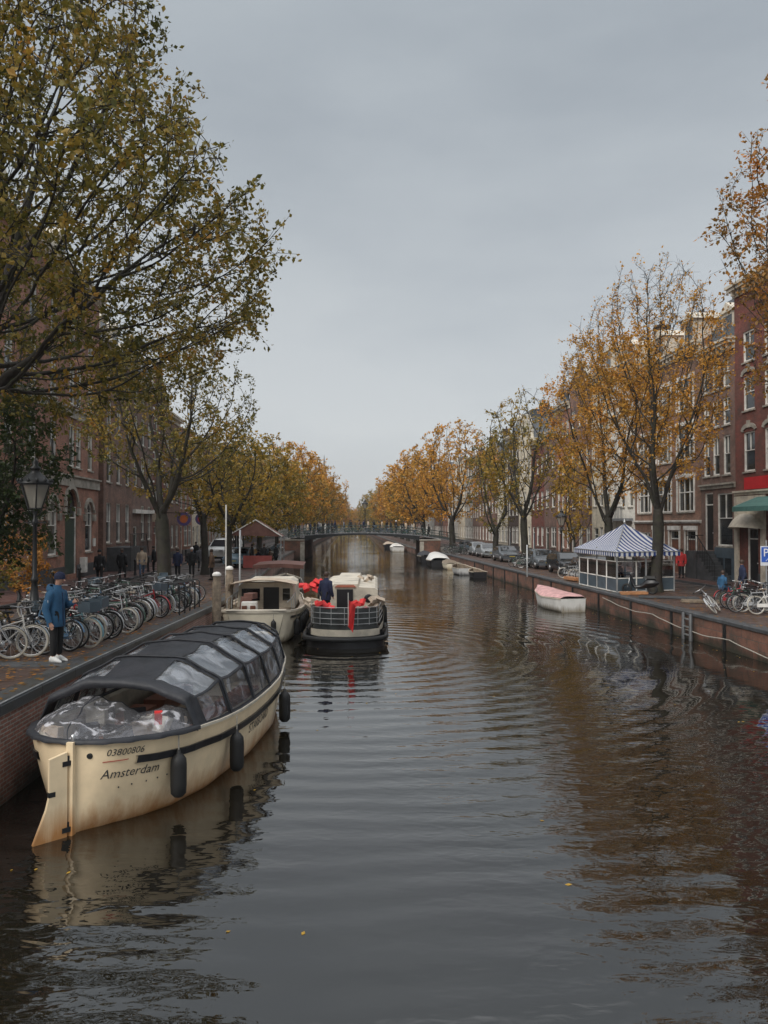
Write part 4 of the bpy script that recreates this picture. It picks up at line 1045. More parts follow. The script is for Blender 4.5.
M['hull_cream2'] = hullpaint('pale_cream_hull_paint', (.70, .63, .49), (.28, .22, .14), .3)
M['hull_white'] = hullpaint('white_hull_paint', (.62, .61, .58), (.25, .22, .17), .3)
M['hull_black'] = pmat('black_hull', (.016, .016, .018), .35, var=.3)
M['canvas'] = pmat('charcoal_canvas', (.016, .018, .023), .6, var=.35, scale=3, bump=.03, bscale=4, dirt=(.03, .03, .036))
M['awnbrown'] = pmat('brown_canvas', (.14, .065, .05), .8, var=.25, bump=.01, bscale=6)
M['beige'] = pmat('beige_canvas', (.42, .34, .26), .8, var=.25, bump=.01, bscale=6)
M['tealcloth'] = pmat('faded_blue', (.10, .16, .22), .7)
M['letter'] = pmat('dark_lettering', (.03, .032, .035), .5, var=.1)
# clear vinyl: crinkled, half reflecting
def vinyl(name, alpha, bumpd, tint=(.78, .82, .88), nsc=2.0, ior=1.9, base=.10, lo=.45, hi=.62):
    m, t, b = nt(name); L = t.links; tc = N(t, 'ShaderNodeTexCoord')
    n = N(t, 'ShaderNodeTexNoise', Scale=nsc, Detail=3, Roughness=.5, Distortion=1.2); L.new(tc.outputs['Object'], n.inputs['Vector'])
    bp = N(t, 'ShaderNodeBump', Strength=1, Distance=bumpd); L.new(n.outputs['Fac'], bp.inputs['Height']); L.new(bp.outputs['Normal'], b.inputs['Normal'])
    b.inputs['Base Color'].default_value = (*tint, 1); b.inputs['Roughness'].default_value = .09; b.inputs['IOR'].default_value = 1.6; b.inputs['Specular IOR Level'].default_value = 1.0
    tr = N(t, 'ShaderNodeBsdfTransparent'); gl_ = N(t, 'ShaderNodeBsdfGlossy'); gl_.inputs['Roughness'].default_value = .08; gl_.inputs['Color'].default_value = (*tint, 1); L.new(bp.outputs['Normal'], gl_.inputs['Normal'])
    fr_ = N(t, 'ShaderNodeFresnel'); fr_.inputs['IOR'].default_value = ior; L.new(bp.outputs['Normal'], fr_.inputs['Normal'])
    ad = N(t, 'ShaderNodeMath', operation='MULTIPLY_ADD'); L.new(fr_.outputs[0], ad.inputs[0]); ad.inputs[1].default_value = 1.0; ad.inputs[2].default_value = base
    m1 = N(t, 'ShaderNodeMixShader'); L.new(ad.outputs[0], m1.inputs[0]); L.new(tr.outputs[0], m1.inputs[1]); L.new(gl_.outputs[0], m1.inputs[2])
    df = N(t, 'ShaderNodeBsdfDiffuse'); df.inputs['Color'].default_value = (*tint, 1)
    r = ramp(t, [(lo, (alpha * .15,) * 3), (hi, (alpha,) * 3)]); L.new(n.outputs['Fac'], r.inputs['Fac'])
    m2 = N(t, 'ShaderNodeMixShader'); L.new(r.outputs['Color'], m2.inputs[0]); L.new(m1.outputs[0], m2.inputs[1]); L.new(df.outputs[0], m2.inputs[2])
    L.new(m2.outputs[0], t.nodes['Material Output'].inputs['Surface'])
    return m
M['vinyl'] = vinyl('clear_vinyl', .22, .045)
M['vinyl_side'] = vinyl('side_vinyl', .20, .06, (.7, .76, .85), 2.5, 1.6, .06, .52, .64)
M['tarp'] = vinyl('crumpled_clear_tarp', .55, .05, (.72, .72, .76), 3.0, 1.45, .05, .56, .66)

# ---- hero boat (local y from the stern to the bow)
H1 = Hull(10.2, [(0, .02), (.1, .42), (.3, .72), (.7, 1.05), (1.3, 1.32), (2.2, 1.49), (4, 1.56), (6, 1.50), (7.5, 1.25), (8.8, .82), (9.7, .38), (10.2, .03)],
          [(0, .01), (.1, .05), (.4, .32), (.8, .68), (1.3, .98), (2.2, 1.24), (4, 1.38), (6, 1.30), (7.5, .98), (8.8, .5), (9.7, .14), (10.2, .01)],
          [(0, 1.29), (1.3, 1.19), (3.2, 1.07), (5.2, 1.05), (7.5, 1.18), (9, 1.36), (10.2, 1.55)], flare=.62)
B1 = thing('canal_boat', 'cream open canal boat under a charcoal canopy with clear windows, moored at the left wall', 'boat', (-4.45, 11.05, -.02), -math.atan(.115))
H1.mesh(14).build('hull', M['hull_cream'], B1)
fixn(H1.strake(-.34, -.23, .045, .42).build('rubbing_strake', M['hull_black'], B1))
fixn(H1.strake(-.008, .035, .03).build('gunwale', M['cream'], B1))
mb = MB()
mb.bar((0, -.03, -.5), (0, -.03, 1.33), .10, .10); mb.build('stern_post', M['hull_cream'], B1)
# inner deck, sides and floor so that the boat is not hollow
mb = MB(); rows = []
for a in H1.stations(30): t_ = lerp_tab(H1.sh, a); w_ = max(.0, H1.hb(a, t_) - .02); f_ = max(0, H1.hb(a, .35) - .12); rows.append([(-w_, a, t_ - .01), (-max(0, w_ - .2), a, t_ - .0), (-min(f_, max(0, w_ - .22)), a, .35), (min(f_, max(0, w_ - .22)), a, .35), (max(0, w_ - .2), a, t_), (w_, a, t_ - .01)])
mb.grid(rows, smooth=False); fixn(mb.build('deck', M['cream'], B1))
mb = MB()
for (x, y) in ((-.75, 3.4), (.75, 3.4), (-.75, 5.4), (.75, 5.4)): mb.box((x, y, .62), (.45, 1.6, .5))
mb.box((0, 2.2, .6), (1.4, .5, .5)); mb.build('bench', M['brownwood'], B1)
mb = MB(); mb.box((.1, 4.4, .75), (.6, 2.2, .06)); mb.box((.1, 4.4, .5), (.12, 1.6, .5)); mb.build('table', M['timber'], B1)
rr_ = random.Random(2); mb = MB()
for i in range(16): mb.box((rr_.uniform(-.85, .85), rr_.uniform(.8, 2.2), rr_.uniform(1.05, 1.32)), (.34, .12, .26), (0, 1, 3, 3)[i % 4], rz=rr_.uniform(-.8, .8), rx=rr_.uniform(-.5, .5))
mb.box((.75, 1.25, 1.38), (.12, .1, .2), 2, rz=.4); mb.build('cushion', [M['beige'], M['white'], M['red'], M['black']], B1)
# canopy surface
from mathutils import noise
CAN = [(1.45, 1.88), (2.6, 2.08), (4.2, 2.18), (6.2, 2.12), (7.8, 2.06), (9.0, 1.88), (9.75, 1.56)]
def canP(a, t, off=0.0):
    """t 0..1 from port gunwale over the ridge to starboard"""
    s_ = max(1.45, min(9.75, a)); gw = H1.hb(s_, lerp_tab(H1.sh, s_)) * .97; zb = lerp_tab(H1.sh, s_) + .02; zt = lerp_tab(CAN, s_) + off
    q = abs(t - .5) * 2; sn = math.sin(math.pi * t); c = math.copysign(1, t - .5) if t != .5 else 1
    xs_, zs_ = lerp_tab([(0, 0), (.20, .42), (.55, .86), (1, 1)], q), lerp_tab([(0, 1), (.20, .95), (.55, .60), (1, 0)], q)
    x = gw * c * xs_; z = zb + (zt - zb) * zs_
    hoops = (1.45, 2.7, 3.95, 5.2, 6.45, 7.7, 8.9, 9.75)
    near = min(abs(a - h_) for h_ in hoops); z += sn * .03 * noise.noise(Vector((x * 2.2, a * 2.2, 4.4))) + sn * .012 * noise.noise(Vector((x * 7, a * 3, 1.4))); sag = .045 * min(1, near / .5) * sn
    return Vector((x + off * c * 1.0, a, z - sag))
NS, NT = 110, 80
A_ = [1.45 + (9.75 - 1.45) * i / NS for i in range(NS + 1)]
hoops = (1.45, 2.7, 3.95, 5.2, 6.45, 7.7, 8.9, 9.75)
def region(a, t):
    hd = min(abs(a - h_) for h_ in hoops)
    if a < 2.75: hb_ = 0
    if hd < .09 or (a < 1.75): return 'f'
    u = t if t > .5 else 1 - t
    if u < .575: return 'f'
    if a > 9.4: return 'f'
    if .575 < u < .765: return 'r'
    if .785 < u < .975: return 's'
    return 'f'
# the fabric grid and window grids
def canmesh(sel, name, mat, off=0.0, arange=None, side=None):
    mb = MB(); P = [[canP(a, j / NT, off) for j in range(NT + 1)] for a in A_]
    idx = {}; fs = []
    for i in range(NS):
        am = (A_[i] + A_[i + 1]) / 2
        if arange and not (arange[0] < am < arange[1]): continue
        for j in range(NT):
            tm = (j + .5) / NT
            if side and ((tm > .5) != (side > 0)): continue
            if region(am, tm) != sel: continue
            f_ = []
            for (p, q) in ((i, j), (i, j + 1), (i + 1, j + 1), (i + 1, j)):
                if (p, q) not in idx: idx[(p, q)] = len(mb.v); mb.v.append(tuple(P[p][q]))
                f_.append(idx[(p, q)])
            mb.f.append(f_); mb.m.append(0); mb.sm.append(True)
    if mb.f: return mb.build(name, mat, B1)
canmesh('f', 'canopy', M['canvas'], .012)
for k_ in range(len(hoops) - 1):
    for sd_ in (-1, 1):
        canmesh('r', 'roof_window', M['vinyl'], 0, (hoops[k_], hoops[k_ + 1]), sd_)
        canmesh('s', 'side_window', M['vinyl_side'], 0, (hoops[k_], hoops[k_ + 1]), sd_)
# hoops as raised seams
mb = MB()
for h_ in hoops[1:-1]:
    mb.tube([canP(h_, j / 30, .03) for j in range(31)], .022, 5)
for u in (.0, 1.0): mb.tube([canP(a, u, .01) for a in A_[::3]], .022, 5)
mb.build('canopy_hoop', M['canvas'], B1)
# thick rolled flap over the open rear arch
mb = MB(); rows = []
for j in range(41):
    t_ = j / 40; p = canP(1.45, t_, .03); sn = math.sin(math.pi * t_)
    w0 = .10 + .03 * math.sin(9 * t_)
    rows.append([p + Vector((0, .30, .0)), p + Vector((0, .10, .05)), p + Vector((0, -.08, .02 - .01 * math.sin(14 * t_))), p + Vector((0, -.10, -.05 * sn - w0 * .3)), p + Vector((-.02 * math.cos(math.pi * t_), -.04, -.08 * sn - w0 * .5))])
mb.grid(rows); mb.build('rear_flap', M['canvas'], B1)
# crumpled clear tarpaulin over the stern
from mathutils import noise
mb = MB(); rows = []
for i in range(57):
    u = i / 56; a = .06 + 1.5 * u; row = []
    hbw = H1.hb(a, lerp_tab(H1.sh, a)) * .985
    for j in range(71):
        v = j / 70 * 2 - 1; x = v * hbw
        z = lerp_tab(H1.sh, a) + .03 + (.40 - .26 * math.exp(-((v - .28) / .33) ** 2)) * (u ** .7) * (1 - abs(v) ** 3)
        e_ = min(1, u * 6) * min(1, (1 - abs(v)) * 6)
        nn = noise.ridged_multi_fractal(Vector((x * 2.8, a * .9 + .9 * v, 3.1)), .9, 2.1, 5, 1.0, 2.0) - 1
        z += e_ * (.035 * nn + .035 * abs(math.sin(v * 9 + 1.3 * noise.noise(Vector((v * 3, u * 2, 0))) + u * 1.5)) * (.4 + .6 * u) + .05 * noise.noise(Vector((x * 2, a * 1.6, 7)))); row.append((x + e_ * .04 * noise.noise(Vector((x * 4, a * 4, 9))), a + e_ * .05 * noise.noise(Vector((x * 4, a * 4, 1))), z))
    rows.append(row)
def tm(i, j):
    n_ = noise.noise(Vector((j * .10, i * .13, 5.5))); return 1 if (i > 54 or j % 23 == 0) else 0
mb.grid(rows, mf=tm); mb.build('stern_tarpaulin', [M['tarp'], M['canvas'], M['beige']], B1)
mb = MB(); rows = []
for j in range(61):
    v = j / 60 * 2 - 1; th = v * math.pi / 2
    a = .02 + 1.42 * abs(v) ** 1.9; w_ = H1.hb(a, lerp_tab(H1.sh, a)); zz = lerp_tab(H1.sh, a); sg_ = 1 if v > 0 else -1
    rows.append([(sg_ * w_ * .96, a + .02, zz + .06), (sg_ * (w_ + .05), a - .045, zz + .055), (sg_ * (w_ + .055), a - .045, zz + .0 + .006 * math.sin(j))])
mb.grid(rows); mb.build('tarpaulin_hem', M['canvas'], B1)
# dark inside of the rear opening
# rudder
mb = MB()
rp = [(0, 1.21), (.25, 1.15), (.25, .62), (.29, .45), (.50, -.06), (.50, -.3), (0, -.3)]
mb.prism([(-x - .05, z) for x, z in rp], -.028, .028, plane='YZ')
rud = fixn(mb.build('rudder', M['hull_cream'], B1)); rud.location = (0, -.06, 0); rud.rotation_euler = (0, 0, R(-38))
mb = MB()
for z in (1.05, .12): mb.box((0, -.06, z), (.07, .12, .07)); mb.box((0, -.02, z + .05), (.03, .05, .10))
mb.box((-.0, -.26, .66), (.06, .09, .07)); mb.build('hinge', M['iron'], rud)
mb = MB(); mb.lathe([(.035, 0), (.03, .05), (.03, .1), (0, .11)], (0, .02, 1.32), 8); mb.build('stern_cleat', M['chrome'], B1)
mb = MB()
for (a, z) in ((.055, 1.11),): p = H1.P(a, z, 1); mb.lathe([(.035, 0), (.05, .02), (.035, .03), (.02, .005)], (p.x, p.y - .01, p.z), 10, axis='Y'); 
mb.build('vent', M['iron'], B1)
def hull_text(parent, H, txt, size, a0, z0, side=1, shear=0, mat='letter', name='lettering', stretch=1.0):
    me = letters(txt, size, 0.0); me.materials.clear(); me.materials.append(M[mat])
    # march along the hull surface: arc length table
    tab = [(0, a0)]; a = a0; s = 0; p = H.P(a, z0, side)
    while s < 6 and a < H.L - .3:
        a += .02; q = H.P(a, z0, side); s += (q - p).length; p = q; tab.append((s, a))
    for v in me.vertices:
        u = (v.co.x + shear * v.co.y) * stretch; k_ = 0
        k_ = min(len(tab) - 2, next((i for i, (s_, _) in enumerate(tab) if s_ > max(0, u)), 1) - 1); k_ = max(0, k_)
        (s0, x0), (s1, x1) = tab[k_], tab[k_ + 1]; aa = x0 + (x1 - x0) * (u - s0) / (s1 - s0)
        # baseline follows the sheer
        zz = z0 + (lerp_tab(H.sh, aa) - lerp_tab(H.sh, a0)) * .8 + v.co.y
        p = H.P(aa, zz, side); e = H.P(aa + .02, zz, side) - H.P(aa - .02, zz, side); nrm = Vector((e.y, -e.x, 0)).normalized() * (1 if side > 0 else 1)
        if nrm.x * side < 0: nrm = -nrm
        v.co = p + nrm * .008
    me.update(); return link(name, me, parent)
hull_text(B1, H1, '03800806', .14, .14, 1.09, 1, .12, stretch=1.0)
hull_text(B1, H1, 'Amsterdam', .19, .13, .76, 1, .10)
hull_text(B1, H1, 'STARBOARD', .25, 3.7, .50, 1, 0)
mb = MB(); rows = []
for i in range(14): a = .12 + .22 * i / 13; p = H1.P(a, 1.0, 1) ; e = Vector((.008, -.008, 0)); rows.append([p + e, H1.P(a, 1.015, 1) + e])
mb.grid(rows, smooth=False); mb.build('red_line', pmat('red_stripe', (.45, .10, .07), .5), B1)
mb = MB()
for i in range(5): p = H1.P(.3 + i * .16, .60, 1); mb.lathe([(.012, 0), (.012, .012), (0, .014)], (p.x + .004, p.y, p.z), 6, axis='X', cap=False)
mb.build('bolt', M['iron'], B1)
# fenders hang from the gunwale
def fender_mesh():
    mb = MB(); mb.lathe([(.0, -.34), (.07, -.325), (.118, -.27), (.125, -.15), (.125, .15), (.118, .24), (.07, .31), (.035, .33), (.03, .38), (.0, .39)], (0, 0, 0), 14, cap=False); return mb.mesh('body', M['rubber'])
FM = fender_mesh()
rm_ = MB(); rm_.tube([(0, 0, .36), (0, 0, .62)], .012, 5); FR = rm_.mesh('rope', M['rope'])
def fender(p, label, s=1.0, group=None):
    o = thing('fender', label, 'fender', p, 0, group); o.scale = (s, s, s)
    link('body', FM, o); link('rope', FR, o); return o
bpy.context.view_layer.update()
MW = B1.matrix_world
for (a, lb) in ((.95, 'black rubber fender nearest the stern of the covered cream boat'), (2.6, 'black rubber fender at the middle of the covered cream boat'), (6.0, 'black rubber fender near the bow of the covered cream boat')):
    p = H1.P(a, .7, 1) + Vector((.14, 0, 0)); zt = lerp_tab(H1.sh, a); q = MW @ Vector((p.x + .02, p.y, zt - .62)); fender(q, lb)

# ---- boat 2, cream cabin boat moored at the left
H2 = Hull(9.5, [(0, 1.05), (.15, 1.25), (.6, 1.42), (1.5, 1.52), (4, 1.6), (7, 1.3), (8.6, .7), (9.5, .03)],
          [(0, .75), (.15, .95), (.6, 1.15), (1.5, 1.3), (4, 1.4), (7, 1.0), (8.6, .35), (9.5, .01)], [(0, 1.18), (3, 1.02), (6.5, 1.1), (9.5, 1.5)])
B2 = thing('cabin_boat', 'cream cabin boat with open stern, beige covers and small white console, moored left', 'boat', (-4.75, 28.6, 0), .05)
H2.mesh(10).build('hull', M['hull_cream2'], B2)
mb = MB(); rows = []
rows = [[(x * 1.05 / 1.0, 0, z) for x in (-1, -.5, 0, .5, 1)] for z in (-.3, 0, .4, .8, 1.18)]
rows = [[(math.copysign(abs(v), v) * (.75 + .3 * max(0, min(1, z / 1.18))), -.10 * (1 - v * v), z) for v in (-1, -.75, -.4, 0, .4, .75, 1)] for z in (-.3, 0, .3, .6, .9, 1.18)]
mb.grid(rows); mb.build('transom', M['hull_cream2'], B2)
fixn(H2.strake(-.02, .06, .05).build('gunwale', M['cream'], B2)); fixn(H2.strake(-.26, -.17, .03, .3).build('rubbing_strake', M['hull_black'], B2))
mb = MB(); mb.grid([[(v * 1.1, -.12 * (1 - v * v) - .02, z) for v in (-1, -.6, -.2, .2, .6, 1)] for z in (1.14, 1.24)]); mb.grid([[(v * 1.1, y, 1.24) for v in (-1, -.6, -.2, .2, .6, 1)] for y in (-.12, .3)], smooth=False); mb.build('stern_rail', M['cream'], B2)
mb = MB(); rows = []
for a in H2.stations(24): t_ = lerp_tab(H2.sh, a); w_ = H2.hb(a, t_) - .02; rows.append([(-w_, a, t_), (-max(0, w_ - .18), a, t_), (-max(0, w_ - .2), a, .4), (max(0, w_ - .2), a, .4), (max(0, w_ - .18), a, t_), (w_, a, t_)])
mb.grid(rows, smooth=False); fixn(mb.build('deck', M['beige'], B2))
mb = MB(); mb.prism([(-1.2, .95), (1.2, .95), (1.12, 1.85), (.9, 2.0), (-.9, 2.0), (-1.12, 1.85)], 3.6, 7.6, plane='XZ'); cab = fixn(mb.build('cabin', M['cream'], B2))
mb = MB(); mb.lohi((-.1, 3.58, .7), (.55, 3.597, 1.8)); mb.build('doorway', M['black'], cab)
mb = MB(); mb.lohi((-1.0, 3.575, 1.25), (-.25, 3.59, 1.75)); mb.lohi((.7, 3.575, 1.25), (1.0, 3.59, 1.75)); mb.build('cabin_window', M['glass'], cab)
mb = MB(); rows = []
for i in range(17):
    y = 2.3 + 1.9 * i / 16; rows.append([(1.35 * (j / 8 - 1), y, 2.02 + .18 * math.sin(math.pi * j / 16) - .12 * abs(math.sin(i * .7)) * .4 + .04 * noise.noise(Vector((j, i, 0)))) for j in range(17)])
mb.grid(rows); mb.grid([[(r[0][0], r[0][1], r[0][2]), (r[0][0] - .05, r[0][1], r[0][2] - .25)] for r in rows]); mb.build('cover', M['beige'], B2)
mb = MB(); mb.box((-.35, .95, 1.15), (.62, .42, .62), taper=.92); con = mb.build('console', M['white'], B2)
mb = MB(); mb.box((-.52, .73, 1.25), (.2, .02, .16)); mb.box((-.2, .73, 1.25), (.2, .02, .16)); mb.build('console_window', M['brownwood'], con)
mb = MB(); mb.box((-.55, 1.5, 1.3), (.5, .4, .6), taper=.7, rz=.3); mb.box((-.4, 1.7, 1.62), (.36, .5, .22), rz=-.3); mb.build('folded_cover', M['awnbrown'], B2)
mb = MB(); mb.box((.6, 1.2, .8), (.5, 1.6, .5)); mb.box((-1.05, 1.8, .8), (.3, 2.2, .5)); mb.build('bench', M['timber'], B2)
for (x0, x1) in ((-1.25, -1.25), (1.25, 1.25)):
    mb = MB()
    for y in (1.2, 2.4, 3.6): mb.bar((x0, y, 1.05), (x0 * .98, y, 1.55), .03)
    mb.tube([(x0 * .9, .3, 1.5), (x0 * .98, 1.2, 1.55), (x0 * .98, 3.6, 1.6)], .018, 5); mb.build('handrail', M['steel'], B2)
bpy.context.view_layer.update()
for k_, a in enumerate((.7, 1.5, 2.3, 3.1, 4.0)):
    p = B2.matrix_world @ (H2.P(a, .7, 1) + Vector((.13, 0, -.05))); fender((p.x, p.y, .52), 'dark fender on the side of the cream cabin boat', .95, 'fenders on the cream cabin boat')
for k_, a in enumerate((.8, 1.7)):
    p = B2.matrix_world @ (H2.P(a, .7, -1) + Vector((-.13, 0, -.05))); fender((p.x, p.y, .52), 'dark fender between the cream cabin boat and the quay wall', .95, 'fenders on the quay side of the cabin boat')
p = B2.matrix_world @ (H2.P(.02, .7, 1) + Vector((-.3, -.22, -.05))); fender((p.x, p.y, .62), 'black fender hanging from the stern of the cream cabin boat', .8)

# brown-topped boat behind it
H2b = Hull(8, [(0, .9), (.5, 1.2), (3, 1.35), (6, 1.0), (8, .03)], [(0, .8), (.5, 1.05), (3, 1.2), (6, .8), (8, .01)], [(0, 1.0), (4, .95), (8, 1.3)])
B2b = thing('covered_boat', 'dark boat with a flat brown awning and white cushions moored beyond the cream cabin boat', 'boat', (-5.6, 40.5, 0), .07)
H2b.mesh(8).build('hull', M['hull_black'], B2b); fixn(H2b.strake(-.03, .07, .05).build('gunwale', M['cream'], B2b))
mb = MB(); mb.grid([[(-.9, 0, z), (0, -.05, z), (.9, 0, z)] for z in (-.2, 1.0)]); mb.build('transom', M['cream'], B2b)
mb = MB(); rows = [[(1.35 * (j / 5 - 1), y, 2.25 + .08 * math.sin(math.pi * j / 10)) for j in range(11)] for y in (.6, 2.6, 4.6)]; mb.grid(rows); mb.grid([[(r[0], r[1], r[2]), (r[0], r[1] + .0, r[2] - .2)] for r in rows[0]]); mb.build('awning', M['awnbrown'], B2b)
mb = MB()
for x in (-1.2, 1.2):
    for y in (.7, 2.6, 4.5): mb.bar((x, y, .9), (x, y, 2.25), .04)
mb.build('awning_post', M['steel'], B2b)
mb = MB()
for i in range(8): mb.box((rr_.uniform(-.9, .9), rr_.uniform(.8, 4), rr_.uniform(1.0, 1.4)), (.4, .4, .4), rz=rr_.uniform(0, 2), taper=.8)
mb.build('cushion', M['white'], B2b)

# ---- boat 3, saloon boat under way
H3 = Hull(12.5, [(0, 1.10), (.25, 1.36), (.8, 1.5), (2, 1.58), (6, 1.62), (9.5, 1.35), (11.5, .7), (12.5, .03)],
          [(0, 1.0), (.25, 1.3), (.8, 1.45), (2, 1.5), (6, 1.5), (9.5, 1.1), (11.5, .4), (12.5, .01)], [(0, .55), (3, .6), (8, .75), (12.5, 1.3)], draft=.4)
B3 = thing('saloon_boat', 'dark round sterned saloon boat with cream band and stern railing cruising in mid canal', 'boat', (-1.42, 28.3, 0), .012)
def stern(zs, w, dep, rows_n=15, out=0.0):
    rows = []
    for j in range(rows_n):
        v = j / (rows_n - 1) * 2 - 1; th = v * math.pi / 2; rows.append([((w + out) * math.sin(th), -(dep + out) * math.cos(th), z) for z in zs])
    return rows
m_ = H3.mesh(8); fixn(m_.build('hull', M['hull_black'], B3))
mb = MB(); mb.grid(stern((-.3, .12, .42), 1.42, .95)); mb.grid([[(x * .9, y, .42) for x, y in ((r[0][0], r[0][1]), (r[0][0], .6))] for r in stern((0,), 1.42, .95)], smooth=False); mb.build('stern_platform', M['hull_black'], B3)
mb = MB(); pts_ = [(r[0][0], r[0][1], .33) for r in stern((0,), 1.50, 1.02, 21)]; mb.tube([(-1.52, 3, .36)] + pts_ + [(1.52, 3, .36)], .09, 8); mb.build('rubbing_bumper', M['rubber'], B3)
mb = MB(); mb.grid(stern((.42, .66), 1.26, .82, 21)); mb.grid([[(s_ * x, y, z) for z in (.42, .66)] for s_ in (-1, 1) for (x, y) in ((1.24, 0), (1.40, 2), (1.5, 6), (1.25, 9.5))][:4], smooth=False); mb.grid([[(x, y, z) for z in (.42, .66)] for (x, y) in ((1.24, 0), (1.40, 2), (1.5, 6), (1.25, 9.5))], smooth=False); mb.build('cream_band', M['cream'], B3)
mb = MB(); mb.grid(stern((.661, 1.42), 1.20, .76, 21)); mb.build('stern_panel', pmat('tinted_panel', (.05, .055, .055), .25, var=.4), B3)
mb = MB()
for z in (.86, 1.05, 1.25, 1.45): mb.tube([(-1.38, 2.2, z)] + [(r[0][0], r[0][1], z) for r in stern((0,), 1.25, .82, 21)] + [(1.38, 2.2, z)], .013, 5)
for r in stern((0,), 1.25, .82, 9): mb.bar((r[0][0], r[0][1], .82), (r[0][0], r[0][1], 1.46), .02)
mb.build('stern_railing', M['steel'], B3)
mb = MB(); mb.grid([[(r[0][0] * .97, r[0][1], .8), (r[0][0] * .97, 3, .8)] for r in stern((0,), 1.2, .76, 13)], smooth=False); mb.build('aft_deck', M['timber'], B3)
mb = MB(); mb.prism([(-1.1, .8), (1.22, .8), (1.2, 1.82), (1.1, 1.90), (.45, 1.94), (.4, 2.06), (-.55, 2.06), (-.6, 1.94), (-.95, 1.90), (-1.08, 1.82)], 2.2, 9.5, plane='XZ'); cab = fixn(mb.build('cabin', M['cream'], B3))
mb = MB(); mb.lohi((-.42, 2.17, .82), (.22, 2.197, 1.86)); mb.build('doorway', M['black'], cab)
mb = MB()
for x in (-1.23, 1.2):
    for i in range(5): mb.lohi((x, 2.9 + i * 1.3, 1.3), (x + .03, 3.9 + i * 1.3, 1.85))
mb.build('saloon_window', M['glass'], cab)
mb = MB(); mb.lathe([(.17, 0), (.17, -.02), (.11, -.03), (0, -.03)], (.83, 2.2, 1.5), 14, axis='Y'); mb.build('porthole', M['black'], cab)
mb = MB(); mb.prism([(-.5, 1.94), (.35, 1.94), (.25, 2.03), (-.4, 2.03)], 2.15, 2.195, plane='XZ'); mb.build('name_board', pmat('terracotta', (.40, .13, .08), .5), cab)
mb = MB(); mb.bar((.14, -.86, .8), (.14, -1.02, 2.0), .03); fp = mb.build('flagstaff', M['white'], B3)
mb = MB(); mb.grid([[(.14 + .03 * math.sin(j * 1.1 + i * .5), -.98 + .17 * (i / 8) + .04 * math.sin(i * 1.3 + j), 1.75 - .95 * (i / 8)) for j in (0,)] + [(.14 + .26 * j / 4 * (1 - .35 * i / 8), -1.0 + .10 * math.sin(j * 1.6 + i * .6), 1.75 - .95 * (i / 8) - .05 * j) for j in range(1, 5)] for i in range(9)]); mb.build('flag', M['red'], fp)
bpy.context.view_layer.update()
# coloured life rings on the aft deck and a clutch of belongings
def cushions(name, label, cat, c, r_, n, mat, seed, sz=.3):
    rq = random.Random(seed); mb = MB()
    vs = []
    for i in range(n):
        p = (rq.uniform(-r_, r_), rq.uniform(-r_ * .7, r_ * .7), rq.uniform(0, r_)); q = sz * rq.uniform(.7, 1.2)
        mb.box(p, (q * 1.15, q * .75, q * .38), rz=rq.uniform(0, 3), rx=rq.uniform(-.7, .7), ry=rq.uniform(-.7, .7), taper=.8)
    o = mb.build(name, mat); o.location = c; return tag(o, label, cat)
cushions('life_jacket_pile', 'heap of red life jackets left of the cabin door on the saloon boat', 'life jackets', (-2.15, 28.9, 1.25), .30, 7, M['red'], 1)
cushions('life_jacket_pile', 'heap of red life jackets right of the cabin door on the saloon boat', 'life jackets', (-.95, 28.9, 1.25), .26, 6, M['red'], 2)
cushions('life_jacket_pile', 'heap of red life jackets on the cabin boat beside the gap of water', 'life jackets', (-3.15, 33.2, 1.55), .42, 9, M['red'], 3, .36)
cushions('cushion_pile', 'pale striped cushions at the left rail of the saloon boat', 'cushions', (-2.75, 29.8, 1.2), .32, 7, M['beige'], 4)
cushions('cushion_pile', 'pale cushions at the right rail of the saloon boat', 'cushions', (-.22, 29.8, 1.25), .30, 7, M['beige'], 5)
cushions('deck_box', 'pale bundles stacked on the saloon boat roof at the right', 'bundle', (-.75, 33.5, 1.95), .3, 5, M['beige'], 6)

